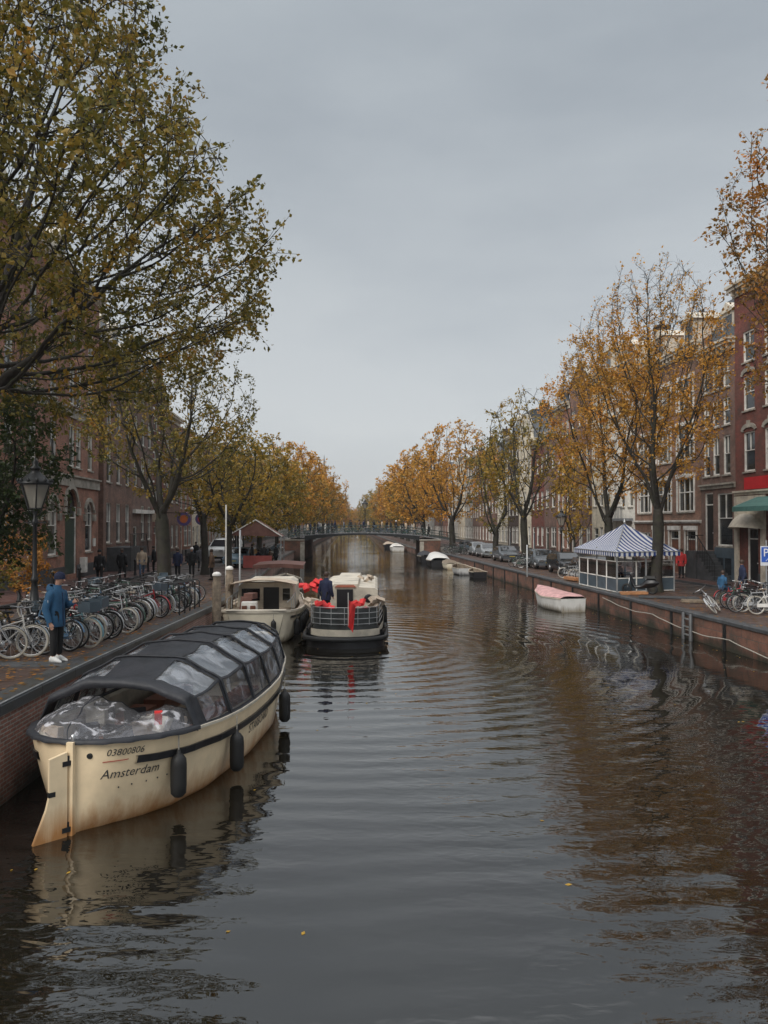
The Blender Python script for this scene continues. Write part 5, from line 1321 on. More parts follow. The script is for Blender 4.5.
# ---- small boats on the right
def dinghy(name, label, x, y, rz, L_, bw, hullm, coverm=None, topz=.62, ridge=.25):
    H = Hull(L_, [(0, bw * .8), (L_ * .1, bw * .92), (L_ * .45, bw), (L_ * .75, bw * .72), (L_, .02)], [(0, bw * .7), (L_ * .1, bw * .8), (L_ * .45, bw * .85), (L_ * .75, bw * .5), (L_, .01)], [(0, topz), (L_ * .5, topz * .95), (L_, topz * 1.35)], draft=.2)
    r = thing(name, label, 'boat', (x, y, 0), rz)
    H.mesh(6).build('hull', hullm, r)
    mb = MB(); mb.grid([[(-bw * .75 - bw * .05 * k / 2, 0, z), (bw * .75 + bw * .05 * k / 2, 0, z)] for k, z in enumerate((-.15, topz * .5, topz))], smooth=False); mb.build('transom', hullm, r)
    fixn(H.strake(-.03, .03, .03).build('gunwale', M['cream'], r))
    mb = MB(); rows = []
    for a in H.stations(16):
        t_ = lerp_tab(H.sh, a); w_ = H.hb(a, t_)
        if coverm: rows.append([(w_ * (j / 4 - 1) * 1.03, a, t_ + .04 + ridge * math.sqrt(max(0, 1 - (j / 4 - 1) ** 2)) * (.35 + .65 * math.sin(math.pi * min(1, max(0, a / L_))) ** .6) + .015 * math.sin(a * 3 + j)) for j in range(9)])
        else: rows.append([(-w_, a, t_), (-max(0, w_ - .1), a, t_ * .98), (-max(0, w_ - .14), a, .22), (max(0, w_ - .14), a, .22), (max(0, w_ - .1), a, t_ * .98), (w_, a, t_)])
    mb.grid(rows, smooth=bool(coverm)); mb.build('cover' if coverm else 'inside', coverm or M['timber'], r)
    if not coverm:
        mb = MB()
        for q in (.3, .6): mb.box((0, L_ * q, topz * .75), (bw * 1.7, .25, .04))
        mb.build('thwart', M['timber'], r)
    return r
M['pink'] = pmat('faded_pink_cover', (.52, .30, .29), .75, var=.25, scale=4, bump=.02, bscale=4)
M['hullbw'] = hullpaint('grey_white_hull', (.5, .5, .49), (.06, .06, .06), .3)
dinghy('dinghy', 'small white boat under a faded pink cover by the striped pavilion', 9.55, 38.9, .22, 4.4, .85, M['hull_white'], M['pink'], .68)
dinghy('dinghy', 'dark hulled boat with a rounded white cover at the far end of the right wall', 5.9, 80.5, .06, 6, 1.2, M['hull_black'], M['hull_white'], .7, .7)
dinghy('dinghy', 'dark boat without cover just beyond the white covered boat near the bridge', 5.2, 89, .06, 6, 1.1, M['hull_black'], M['canvas'], .8, .3)
dinghy('dinghy', 'small brown cream boat between the white covered boat and the grey one', 6.9, 75.5, .08, 4.5, .9, M['hull_cream2'], M['timber'], .6, .1)
dinghy('dinghy', 'open grey boat moored right of the brown cream boat', 7.3, 67.5, .1, 5.0, .95, M['hullbw'], None, .6)
dinghy('dinghy', 'low black boat nearest along the dark quay posts on the right', 8.0, 64, .1, 3.0, .7, M['hull_black'], None, .5)
dinghy('dinghy', 'white boat moored on the right just beyond the bridge opening', 2.3, 125, .06, 6.5, 1.2, M['hull_white'], M['white'], .8, .4)
dinghy('dinghy', 'brownish boat farther than the white one beyond the bridge opening', 1.2, 141, .06, 7, 1.2, M['hull_black'], M['beige'], .8, .3)
# ------------------------------------------------------------------ bicycles
def paint(name, c, rough=.35): 
    if name not in M: M[name] = pmat(name, c, rough, var=.12)
    return M[name]
def bicycle(name, label, frame, tyre='rubber', basket=None, group=None, low=False):
    r = thing(name, label, 'bicycle', (0, 0, 0), 0, group)
    Rw, wb_ = .345, 1.08; fm = frame
    for wx in (0, wb_):
        mb = MB(); n = 28; pts = [(wx + Rw * math.cos(2 * math.pi * i / n), 0, Rw + .0 + (Rw) * math.sin(2 * math.pi * i / n)) for i in range(n)]
        pts = [(wx + (Rw - .02) * math.cos(2 * math.pi * i / n), 0, Rw + (Rw - .02) * math.sin(2 * math.pi * i / n)) for i in range(n)]
        mb.tube(pts, .023, 6, closed=True); w = mb.build('wheel', M[tyre], r)
        mb = MB(); mb.tube([(wx + (Rw - .048) * math.cos(2 * math.pi * i / n), 0, Rw + (Rw - .048) * math.sin(2 * math.pi * i / n)) for i in range(n)], .011, 5, closed=True)
        for i in range(16):
            a = 2 * math.pi * i / 16; mb.bar((wx, .03 * (-1) ** i, Rw), (wx + (Rw - .05) * math.cos(a), 0, Rw + (Rw - .05) * math.sin(a)), .005)
        mb.lathe([(.02, -.045), (.028, -.04), (.028, .04), (.02, .045)], (wx, 0, Rw), 8, axis='Y'); mb.build('rim', M['chrome'], w)
        mb = MB(); rows = []
        a0, a1 = (20, 165) if wx == 0 else (35, 190)
        for i in range(13):
            a = R(a0 + (a1 - a0) * i / 12) if wx == 0 else R(-10 + 130 * i / 12)
            rows.append([(wx + (Rw + .025) * math.cos(a), y, Rw + (Rw + .025) * math.sin(a)) for y in (-.03, 0, .03)])
        mb.grid(rows); mb.build('mudguard', fm, r)
    bb = (.46, 0, .28); st = (.30, 0, .82); hd = (.86, 0, .84); hb_ = (.90, 0, .66)
    mb = MB()
    mb.tube([(0, .0, Rw), bb], .012, 6); mb.tube([bb, st], .017, 7); mb.tube([bb, hb_], .018, 7); mb.tube([(.335, 0, .62) if low else (.315, 0, .74), (.87, 0, .78)], .017, 7); mb.tube([hb_, (.845, 0, .90)], .02, 7)
    for y in (-.05, .05): mb.tube([(0, y, Rw), (.33, y * .3, .70)], .009, 5); mb.tube([(0, y, Rw), (.46, y * .5, .28)], .010, 5)
    mb.build('frame', fm, r)
    mb = MB()
    for y in (-.045, .045): mb.tube([(wb_, y, Rw), (.98, y, .50), (.90, y * .8, .67)], .012, 5)
    mb.build('fork', fm, r)
    mb = MB(); mb.tube([(.83, 0, .90), (.80, 0, 1.04)], .014, 6); mb.tube([(.60, -.29, 1.08), (.74, -.24, 1.08), (.84, -.08, 1.06), (.84, .08, 1.06), (.74, .24, 1.08), (.60, .29, 1.08)], .012, 6); mb.build('handlebar', M['chrome'], r)
    mb = MB(); mb.tube([(.58, -.295, 1.08), (.68, -.262, 1.08)], .019, 6); mb.tube([(.58, .295, 1.08), (.68, .262, 1.08)], .019, 6); mb.build('grip', M['rubber'], r)
    mb = MB(); mb.tube([(.30, 0, .82), (.275, 0, .93)], .013, 6)
    mb.grid([[(.15 + .28 * i / 6, y * (1.0 if i < 3 else (1.05 - .16 * i)), .955 + .012 * math.cos(y * 20) - (.01 if 0 < i < 6 else .03)) for y in (-.09, -.05, 0, .05, .09)] for i in range(7)]); mb.grid([[(.15 + .28 * i / 6, y * (1.0 if i < 3 else (1.05 - .16 * i)), .90 if abs(y) < .06 else .93) for y in (-.09, -.05, 0, .05, .09)] for i in range(7)])
    mb.build('saddle', M['black'] if frame != M.get('bw') else M['beige'], r)
    mb = MB(); mb.bar((-.22, -.05, .74), (.26, -.05, .74), .014); mb.bar((-.22, .05, .74), (.26, .05, .74), .014); mb.bar((-.22, -.05, .74), (-.22, .05, .74), .014)
    for y in (-.06, .06): mb.bar((-.1, y, .73), (0, y, Rw), .012)
    mb.build('carrier', M['iron'], r)
    mb = MB(); mb.lathe([(.02, -.012), (.085, -.006), (.085, .006), (.02, .012)], (.46, -.06, .28), 12, axis='Y'); mb.bar((.46, -.08, .28), (.56, -.09, .15), .02); mb.bar((.46, .06, .28), (.36, .08, .41), .02); mb.box((.58, -.13, .15), (.09, .09, .02)); mb.box((.34, .13, .41), (.09, .09, .02)); mb.build('crank', M['chrome'], r)
    mb = MB(); mb.lohi((.0, -.075, .27), (.46, -.05, .40)); mb.build('chain_guard', fm, r)
    mb = MB(); mb.lathe([(.0, 0), (.035, .01), (.045, .05), (.04, .055)], (.94, 0, .80), 10, axis='X'); mb.build('headlight', M['chrome'], r)
    if basket == 'crate':
        mb = MB()
        for (a, b_) in (((.90, -.2, .86), (1.22, -.18, 1.08)), ((.90, .18, .86), (1.22, .2, 1.08)), ((.90, -.18, .86), (.92, .18, 1.08)), ((1.2, -.18, .86), (1.22, .18, 1.08)), ((.9, -.2, .84), (1.22, .2, .862))): mb.lohi(a, b_)
        mb.build('crate', M['darkblue'] if low else M['timber'], r)
    elif basket == 'wire':
        mb = MB(); 
        for z in (.86, .93, 1.0, 1.08): mb.tube([(1.04 + .16 * math.cos(a) * (.7 + (z - .86) * 1.3), .2 * math.sin(a) * (.7 + (z - .86) * 1.3), z) for a in [2 * math.pi * i / 12 for i in range(12)]], .006, 4, closed=True)
        for i in range(12): a = 2 * math.pi * i / 12; mb.bar((1.04 + .112 * math.cos(a), .14 * math.sin(a), .86), (1.04 + .16 * math.cos(a), .2 * math.sin(a), 1.08), .006)
        mb.build('basket', M['iron'], r)
    return r
paint('bw', (.62, .60, .56)); paint('bk', (.010, .010, .011)); paint('bblue', (.10, .19, .30)); paint('bred', (.40, .03, .035)); paint('bgrn', (.03, .09, .06)); paint('bsil', (.38, .39, .40), .3); paint('bteal', (.16, .30, .34)); paint('bmaroon', (.13, .03, .03))
BK = {}
specs = {'white': ('bw', 'tyre_white', None, True), 'black': ('bk', 'rubber', None, False), 'dark': ('bk', 'rubber', 'crate', True), 'blue': ('bblue', 'rubber', 'wire', True), 'red': ('bred', 'rubber', None, True),
         'green': ('bgrn', 'rubber', 'wire', False), 'silver': ('bsil', 'tyre_white', None, False), 'pale blue': ('bteal', 'tyre_white', 'crate', True), 'maroon': ('bmaroon', 'rubber', None, False), 'grey': ('bsil', 'rubber', None, True)}
def put_bike(kind, x, y, z, rz, tilt, label, group=None):
    if kind not in BK:
        f_, ty, bs, lo = specs[kind]; o = bicycle('bicycle', label, M[f_], ty, bs, group, lo); BK[kind] = o
    else: o = copy_tree(BK[kind], label=label, group=group)
    o.location = (x, y, z); o.rotation_euler = (tilt, 0, rz); return o
# big white bike, left edge (drawn side on, front wheel right)
q = at(31, 658, 16.4)
put_bike('white', q.x - 1.08, 16.4, gl(16.4), R(4), R(-7), 'white bicycle with cream tyres leaning at the far left edge, nearest the man in blue')
put_bike('silver', -8.9, 16.0, gl(16), R(12), R(4), 'silver bicycle with cream tyres half out of the frame behind the white one, left edge')
put_bike('black', -8.5, 17.0, gl(17), R(-8), R(5), 'black bicycle behind the white one at the left edge')
put_bike('dark', -9.0, 17.7, gl(17.7), R(10), R(-4), 'dark bicycle with a front crate under the old lantern, left edge')
BRG = random.Random(9)
kinds = ['blue', 'black', 'pale blue', 'silver', 'dark', 'grey', 'black', 'red', 'silver', 'green', 'black', 'maroon', 'silver', 'white', 'black', 'grey', 'silver', 'red', 'dark', 'silver', 'black', 'green', 'grey', 'black', 'blue', 'silver', 'black', 'dark', 'maroon', 'black']
y = 17.3
for i, kd in enumerate(kinds):
    x = interp(QL, y) - .62 - BRG.uniform(0, .35); rz = R(-12 + BRG.uniform(-14, 14)); fl_ = BRG.random() < .3
    lab = f'{kd} bicycle, {ORD[i]} from the man in blue along the quay edge row'
    if fl_: put_bike(kd, x - .15, y, gl(y), rz + math.pi, R(BRG.uniform(-9, 9)), lab)
    else: put_bike(kd, x - 1.08, y, gl(y), rz, R(BRG.uniform(-10, 10)), lab)
    y += BRG.uniform(.36, .56)
y = 20.5
for i in range(18):
    kd = BRG.choice(['black', 'silver', 'dark', 'grey', 'red', 'green', 'black', 'blue', 'white']); x = interp(QL, y) - 3.0 - BRG.uniform(0, .5)
    put_bike(kd, x, y, gl(y), R(BRG.uniform(-25, 25)) + (math.pi if BRG.random() < .5 else 0), R(BRG.uniform(-10, 10)), f'{kd} bicycle, {ORD[i]} in the inner row beside the left road')
    y += BRG.uniform(.5, .85)
# right side bikes
rb = [('red', 722, 608, 31, 10, -6), ('silver', 716, 613, 28.7, 60, -38), ('black', 738, 611, 30.4, 8, 5), ('silver', 741, 613, 29.4, -5, 6), ('dark', 748, 612, 29.9, 15, -5), ('green', 757, 612, 30.3, 175, 6), ('white', 756, 615, 28.6, 2, -6), ('black', 763, 612, 29.3, 182, 6), ('grey', 766, 610, 31.5, 170, 5)]
rbl = ['red bicycle at the left end of the group below the parking sign', 'silver bicycle fallen slantwise before the red one on the right quay', 'black bicycle right of the red one below the parking sign', 'silver bicycle with pale tyres in the middle of the right quay group', 'dark bicycle with a crate in the middle of the right quay group', 'green bicycle directly below the blue parking sign', 'white bicycle cut by the right edge of the photo', 'black bicycle behind the white one at the right edge', 'grey bicycle farthest back under the parking sign, right edge']
for (kd, px, py, d_, rz, tl), lb in zip(rb, rbl):
    q = at(px, py, d_); put_bike(kd, q.x, d_, GRV + (.03 if abs(tl) < 20 else .05), R(rz), R(tl), lb)
for i in range(9):
    d_ = 46 + i * .65 if i < 5 else 59.5 + (i - 5) * .7; kd = BRG.choice(['black', 'silver', 'dark', 'grey', 'green'])
    put_bike(kd, interp(QR, d_) + .9 + BRG.uniform(0, .4), d_, GRV, R(BRG.uniform(-20, 20)), R(BRG.uniform(-8, 8)), f'{kd} bicycle, {ORD[i]} in the row between the pavilion and the half bare tree')
# bikes along the bridge railing
for i in range(20):
    x = BXL - 2.5 + i * .88 + BRG.uniform(-.2, .2); kd = BRG.choice(['black', 'dark', 'green', 'grey', 'silver'])
    put_bike(kd, x, BD0 + .55, bz(x), R(BRG.uniform(-14, 14)), R(6), f'{kd} bicycle leaning on the bridge railing, {ORD[i]} from its left end')
for i in range(12):
    d_ = 86 + i * .9; kd = BRG.choice(['black', 'dark', 'green', 'silver']); put_bike(kd, interp(QR, d_) + .7, d_, GRV, R(BRG.uniform(-20, 20)), R(5), f'{kd} bicycle on the right quay just before the bridge, {ORD[i]} in its row')
for i in range(12):
    d_ = 68 + i * 1.9; kd = BRG.choice(['black', 'dark', 'green', 'silver']); put_bike(kd, interp(QL, d_) - 1.9, d_, 1.18, R(BRG.uniform(-20, 20)), R(5), f'{kd} bicycle on the left quay between tent and bridge, {ORD[i]} in its row')

# ------------------------------------------------------------------ cars
def car(name, label, paintm, kind='sedan', cat='car'):
    r = thing(name, label, cat)
    if kind == 'van': L_, W_, prof = 4.9, 1.9, [(0, .45, 1.0), (.05, .35, 1.15), (.9, .3, 1.22), (1.0, .3, 1.24), (1.7, .3, 1.95), (2.2, .3, 2.02), (4.7, .3, 1.98), (4.9, .4, 1.8)]
    elif kind == 'hatch': L_, W_, prof = 4.0, 1.7, [(0, .45, .70), (.08, .3, .82), (.95, .25, .95), (1.05, .25, .97), (1.75, .25, 1.43), (2.3, .25, 1.50), (3.2, .25, 1.46), (3.75, .25, 1.05), (3.95, .3, .95), (4.0, .42, .75)]
    else: L_, W_, prof = 4.5, 1.8, [(0, .45, .68), (.08, .3, .78), (1.2, .25, .92), (1.3, .25, .94), (2.0, .25, 1.38), (2.6, .25, 1.44), (3.2, .25, 1.38), (3.85, .25, .99), (4.35, .27, .94), (4.5, .42, .72)]
    mb = MB(); rows = []; belt = 1.22 if kind == 'van' else .92
    for (x, zb, zt) in prof:
        q = .94 if x in (0, L_) else 1
        w = W_ / 2 * q; zc = min(zt, belt); ins = max(0, zt - belt) * .30
        rows.append([(x, -w * .93, zb), (x, -w, zb + .15), (x, -w, zc - .12 * (zt <= belt)), (x, -w + ins + .05 * (zt <= belt), zt - .04), (x, -w * .45, zt), (x, 0, zt + .015), (x, w * .45, zt), (x, w - ins - .05 * (zt <= belt), zt - .04), (x, w, zc - .12 * (zt <= belt)), (x, w, zb + .15), (x, w * .93, zb)])
    mb.grid(rows, smooth=True, closed_v=True); mb.add([p for p in rows[0]], [tuple(range(11))[::-1]]); mb.add([p for p in rows[-1]], [tuple(range(11))])
    body = fixn(mb.build('body', paintm, r))
    # glass, slightly proud of the body
    up = [p for p in prof if p[2] > (1.5 if kind == 'van' else belt + .05)]; xw0 = [p for p in prof if p[2] <= belt + .05 and p[0] < up[0][0]][-1]; xr = up[-1]; xe = ([p for p in prof if p[0] > xr[0]] or [xr])[0]
    g = MB(); e = .012
    def gp(p0, p1, t, y): return (p0[0] + (p1[0] - p0[0]) * t - e, y, p0[2] + (p1[2] - p0[2]) * t + e + .01)
    w = W_ / 2
    g.add([gp(xw0, up[0], .12, -w * .82), gp(xw0, up[0], .12, w * .82), gp(xw0, up[0], .92, w * .70), gp(xw0, up[0], .92, -w * .70)], [(0, 1, 2, 3)])
    if kind != 'van': g.add([(xr[0] + (xe[0] - xr[0]) * t_ + e, y, xr[2] + (xe[2] - xr[2]) * t_ + .015) for t_, y in ((.15, -w * .7), (.15, w * .7), (.85, w * .8), (.85, -w * .8))], [(0, 1, 2, 3)])
    g.build('windscreen', M['glass'], body)
    for s in (-1, 1):
        g = MB(); x0, x1 = up[0][0], (xr[0] if kind != 'van' else 2.9); zt = up[0][2] - .1; ins = (zt - belt) * .30
        a = s * (w + .012); b_ = s * (w - ins + .012)
        g.add([(x0 - .45, a, belt + .02), (x1 + (.25 if kind != 'van' else 0), a, belt + .02), (x1, b_, zt), (x0 + .05, b_, zt)], [(0, 1, 2, 3)]); g.build('side_window', M['glass'], body)
        m_ = MB(); m_.box((up[0][0] - .35, s * (w + .09), belt + .06), (.12, .16, .12), taper=.8); m_.build('mirror', paintm, body)
        for x in (-.012, L_ + .0):
            m_ = MB(); m_.box((x + .03 * (x > 1) * -1 + .01, s * w * .68, (1.0 if kind == 'van' else .66)), (.06, .32, .14)); m_.build('headlight' if x < 1 else 'tail_light', M['chrome'] if x < 1 else M['red'], body)
        for wx in (.85, L_ - .85):
            m_ = MB(); m_.lathe([(.05, -.1), (.31, -.1), (.33, -.06), (.33, .06), (.31, .1), (.05, .1)], (wx, s * (w - .10), .33), 18, axis='Y'); wh = m_.build('wheel', M['rubber'], r)
            m_ = MB(); m_.lathe([(.0, 0), (.20, 0), (.21, .012 * s), (0, .02 * s)], (wx, s * (w + .001), .33), 12, axis='Y', cap=False); m_.build('hubcap', M['chrome'], wh)
    m_ = MB(); m_.box((-.02, 0, .5), (.02, .5, .11)); m_.box((L_ + .012, 0, .6), (.02, .5, .11)); m_.build('number_plate', paint('plate', (.55, .42, .05)), body)
    m_ = MB(); m_.lohi((-.05, -w * .9, .32), (.06, w * .9, .5)); m_.lohi((L_ - .06, -w * .9, .32), (L_ + .05, w * .9, .5)); m_.build('bumper', M['iron'] if kind == 'van' else paintm, body)
    return r
paint('car_black', (.018, .02, .022), .18); paint('car_silver', (.20, .215, .225), .22); paint('car_grey', (.09, .10, .11), .2); paint('car_white', (.6, .61, .6), .25); paint('car_blue', (.18, .26, .32), .25)
cars = [('car_black', 'sedan', 45.8, 'shiny black car nearest the striped pavilion on the right quay'), ('car_black', 'hatch', 51.5, 'black hatchback parked behind the nearest black car, right quay'), ('car_grey', 'hatch', 57.6, 'dark grey hatchback between the black hatchback and the half bare tree'), ('car_grey', 'sedan', 69.0, 'dark grey car just beyond the half bare tree on the right'),
        ('car_silver', 'sedan', 77.5, 'silver car between the ivy tree and the big orange tree'), ('car_silver', 'hatch', 83.0, 'pale silver hatchback parked beyond the silver car on the right'), ('car_black', 'hatch', 88.6, 'black car farthest along the right quay before the bridge')]
protos_c = {}
for (pm_, kd, d_, lb) in cars:
    if (pm_, kd) in protos_c: o = copy_tree(protos_c[(pm_, kd)], label=lb)
    else: o = car('parked_car', lb, M[pm_], kind=kd); protos_c[(pm_, kd)] = o
    o.location = (interp(QR, d_) + 2.75, d_, GRV + .004); o.rotation_euler = (0, 0, R(94))
o = car('delivery_van', 'white van on the left road behind the slim tree', M['car_white'], 'van', 'van'); q = at(214, 562, 66); o.location = (q.x, 66, 1.19); o.rotation_euler = (0, 0, R(80))
o = car('parked_car', 'pale blue car right of the white van on the left road', M['car_blue'], 'hatch'); q = at(233, 568, 57.5); o.location = (q.x, 57.5, 1.19); o.rotation_euler = (0, 0, R(84))

# ------------------------------------------------------------------ people
def skin_mesh(name, V, E, Rr, mat, sub=1, root=0):
    import bmesh
    me = bpy.data.meshes.new(name); bm = bmesh.new(); ly = bm.verts.layers.skin.verify(); bv = []
    for i, (v, r_) in enumerate(zip(V, Rr)):
        w_ = bm.verts.new(v); w_[ly].radius = (r_, r_) if isinstance(r_, (int, float)) else r_; w_[ly].use_root = (i == root); bv.append(w_)
    for (i, j) in E: bm.edges.new((bv[i], bv[j]))
    bm.to_mesh(me); bm.free()
    o = bpy.data.objects.new(name, me); COL.objects.link(o)
    sk = o.modifiers.new('s', 'SKIN'); sk.use_smooth_shade = True
    if sub: ss = o.modifiers.new('u', 'SUBSURF'); ss.levels = sub; ss.render_levels = sub
    bpy.context.view_layer.update()
    nm = bpy.data.meshes.new_from_object(o.evaluated_get(bpy.context.evaluated_depsgraph_get()))
    bpy.data.objects.remove(o); nm.materials.clear(); nm.materials.append(mat); nm.name = name
    for p in nm.polygons: p.use_smooth = True
    return nm
def chain(V, E, Rr, pts, start=None):
    last = start
    for (p, r_) in pts:
        V.append(Vector(p)); Rr.append(r_); i = len(V) - 1
        if last is not None: E.append((last, i))
        last = i
    return last
M['skin'] = pmat('skin', (.45, .26, .19), .5, var=.08)
def person(label, coat, trousers, shoes, hat=None, hair=(.05, .03, .02), pose='stand', sub=1, hands=False, look=0, arms=None, coat_len=.78, cat='person', name='person', fem=False):
    """faces +X"""
    r = thing(name, label, cat)
    hip = .93; k = {'stand': ((0, 0), (0, 0)), 'walk': ((.22, -.02), (-.20, .10)), 'sit': None}[pose]
    if pose == 'sit':
        hip = .50; legs = [[(0, s * .09, hip), (.42, s * .11, .50), (.40, s * .12, .09), (.55, s * .12, .03)] for s in (-1, 1)]
    else:
        legs = []
        for s, (fx, lift) in zip((-1, 1), k):
            lift = max(0, lift)
            legs.append([(0, s * .09, hip), (fx * .5 + .05 * (pose == 'walk') + .015, s * .10, .50 + lift * .3), (fx - .0, s * .10, .08 + lift), (fx + .15, s * .115, .035 + lift * .6)])
    sh = hip + .50; hx = .03
    arms = arms or [[(0, -.20, sh - .02), (-.03, -.26, sh - .32), (.10, -.25, sh - .56)], [(0, .20, sh - .02), (-.02, .26, sh - .32), (.08, .25, sh - .57)]]
    V, E, Rr = [], [], []
    pel = chain(V, E, Rr, [((0, 0, hip), .115)]); ch_ = chain(V, E, Rr, [((0, 0, hip + .2), .09), ((.0, 0, hip + .38), (.095)), ((0, 0, sh + .02), .058), ((.02, 0, sh + .10), .052), ((.03 + look * .02, 0, sh + .17), .062), ((.045 + look * .05, 0, sh + .25), .092), ((.035 + look * .06, 0, sh + .31), .085)], pel)
    for lg in legs: chain(V, E, Rr, [(lg[0], .085), (lg[1], .058), (lg[2], .034), (lg[3], .022)], pel)
    shi = 3
    hb2 = []
    for am in arms:
        last = chain(V, E, Rr, [(am[0], .042), (am[1], .036), (am[2], .028)], shi)
        d_ = (Vector(am[2]) - Vector(am[1])).normalized(); pc = Vector(am[2]) + d_ * .06
        last2 = chain(V, E, Rr, [(pc, .036 if hands else .033)], last); hb2.append((Vector(am[2]), d_, last2))
        if not hands: chain(V, E, Rr, [(pc + d_ * .08, .018)], last2)
        else:
            side = Vector((0, 1, 0)); side = (side - d_ * side.dot(d_)).normalized(); nrm = d_.cross(side)
            for q in range(4):
                o_ = (q - 1.5) * .019; ln = (.07, .08, .075, .06)[q]; b0 = pc + d_ * .035 + nrm * o_
                chain(V, E, Rr, [(b0, .0095), (b0 + d_ * ln * .5 + side * .01, .009), (b0 + d_ * ln * .8 - side * .0 + Vector((.0, 0, 0)), .008)], last2)
            chain(V, E, Rr, [(pc + nrm * .045, .011), (pc + nrm * .06 + d_ * .04, .009)], last2)
    body = link('body', skin_mesh('body', V, E, Rr, M['skin'], sub), r)
    hc = Vector((.045 + look * .055, 0, sh + .265))
    if hands:   # face features
        f_ = MB()
        for s in (-1, 1): f_.lathe([(0, -.008), (.010, -.004), (.010, .004), (0, .008)], (hc.x + .085, s * .032, hc.z + .0), 8, axis='X', cap=False)
        f_.build('eye', M['black'], body)
        f_ = MB(); f_.prism([(hc.x + .08, hc.z + .01), (hc.x + .12, hc.z - .035), (hc.x + .08, hc.z - .04)], -.012, .012, plane='XZ'); f_.build('nose', M['skin'], body)
        f_ = MB(); f_.box((hc.x + .085, 0, hc.z - .065), (.012, .045, .010)); f_.build('mouth', paint('lips', (.32, .12, .10)), body)
    # trousers
    V, E, Rr = [], [], []
    pel = chain(V, E, Rr, [((0, 0, hip + .02), .14)])
    for lg in legs: chain(V, E, Rr, [(lg[0], .105), (lg[1], .078), (Vector(lg[2]) + Vector((0, 0, .04)), .062)], pel)
    link('trousers', skin_mesh('trousers', V, E, Rr, trousers, sub), body)
    for lg in legs:
        m_ = MB(); a, b_ = Vector(lg[2]), Vector(lg[3]); 
        m_.grid([[(a.x + t_ * .25 - .07, a.y + w_ * math.sin(th) , max(.0, b_.z - .035) + hh * (.5 + .5 * -math.cos(th))) for th in [2 * math.pi * q / 8 for q in range(9)]] for t_, w_, hh in ((0, .035, .12), (.15, .048, .15), (.40, .05, .14), (.72, .052, .09), (1.0, .035, .05), (1.08, .005, .03))])
        m_.build('shoe', shoes, body)
    # coat
    low = hip - (.20 if coat_len > .7 else .05)
    if pose == 'sit': low = hip + .01
    m_ = MB(); rings = [(low, .150, .205, 0), (low + .03, .160, .215, 0), (hip + .05, .150, .205, 0), (hip + .25, .140, .200, .0), (sh - .10, .145, .225, 0), (sh - .02, .130, .225, 0), (sh + .03, .105, .165, .005), (sh + .07, .085, .095, .015), (sh + .135, .080, .085, .02), (sh + .15, .066, .07, .02)]
    m_.grid([[(ox + rx * math.cos(a) * (1 + .04 * math.sin(5 * a + z * 17)), ry * math.sin(a) * (1 + .03 * math.sin(7 * a + z * 23)), z) for a in [2 * math.pi * q / 18 for q in range(19)]] for z, rx, ry, ox in rings])
    for am in arms:
        a0, a1, a2 = [Vector(v) for v in am]; m_.tube([a0 + Vector((0, -a0.y * .25, .01)), a0, a0.lerp(a1, .35), a0.lerp(a1, .7), a1, a1.lerp(a2, .3), a1.lerp(a2, .65), a2], [.075, .088, .080, .078, .074, .068, .064, .056], 10)
    link('coat', m_.mesh('coat', coat), body)
    if hat:
        m_ = MB(); m_.lathe([(.098, -.02), (.106, .0), (.107, .04), (.09, .085), (.05, .115), (0, .125)], (hc.x - .012, 0, hc.z + .03), 14, cap=False); m_.lathe([(.109, -.03), (.113, -.01), (.109, .02)], (hc.x - .012, 0, hc.z + .03), 14, cap=False); m_.build('hat', hat, body)
    else:
        m_ = MB(); m_.lathe([(.085, -.08), (.100, -.03), (.104, .02), (.085, .07), (.05, .10), (0, .11)], (hc.x - .025, 0, hc.z + .01), 12, cap=False); m_.build('hair', pmat('hair', hair, .6), body)
    return r
C = {k: pmat('cloth_' + k, v, .85, var=.25, scale=6) for k, v in {'navy': (.012, .018, .05), 'blue': (.022, .085, .17), 'black': (.008, .008, .009), 'grey': (.12, .12, .13), 'red': (.5, .04, .04), 'beige': (.38, .30, .22), 'jeans': (.07, .11, .18), 'white': (.6, .6, .58), 'olive': (.08, .09, .05), 'brown': (.13, .08, .05), 'pink': (.5, .25, .25)}.items()}
# the man in blue, looking at his phone
sh = 1.43
hero = person('man in a blue hooded jacket, navy beanie and white trainers standing on the left quay', C['blue'], C['black'], C['white'], hat=C['navy'], hands=True, sub=2, look=.7,
    arms=[[(0, -.21, sh - .03), (-.06, -.27, sh - .33), (.03, -.25, sh - .60)], [(0, .21, sh - .03), (.02, .27, sh - .32), (.27, .18, sh - .22)]])
q = at(57, 660, 15.8); hero.location = (q.x, 15.8, gl(15.8) + .012); hero.rotation_euler = (0, 0, R(-12)); hero.scale = (1.0, 1.0, 1.0)
bd = KIDS[hero.name][0]
m_ = MB(); m_.grid([[(-.075 + rx_ * math.cos(a), ry_ * math.sin(a), z_ - .03 * math.cos(a)) for a in [2 * math.pi * k_ / 16 for k_ in range(17)]] for z_, rx_, ry_ in ((1.40, .04, .06), (1.42, .11, .145), (1.47, .125, .155), (1.53, .115, .135), (1.56, .09, .11), (1.55, .06, .08))]); m_.build('hood', C['blue'], bd)
m_ = MB(); m_.bar((.14, .0, 1.42), (.165, 0, .76), .014, .01); m_.build('zip', C['navy'], bd)
m_ = MB(); m_.box((-.01, -.30, 1.26), (.06, .012, .05), rz=.2); m_.build('sleeve_badge', C['white'], bd)
m_ = MB(); m_.box((.39, .17, 1.24), (.012, .075, .15), ry=-.7); ph_ = m_.build('phone', M['black']); ph_.location = hero.location; ph_.rotation_euler = hero.rotation_euler; tag(ph_, 'dark phone held in the raised hand of the man in blue', 'phone')
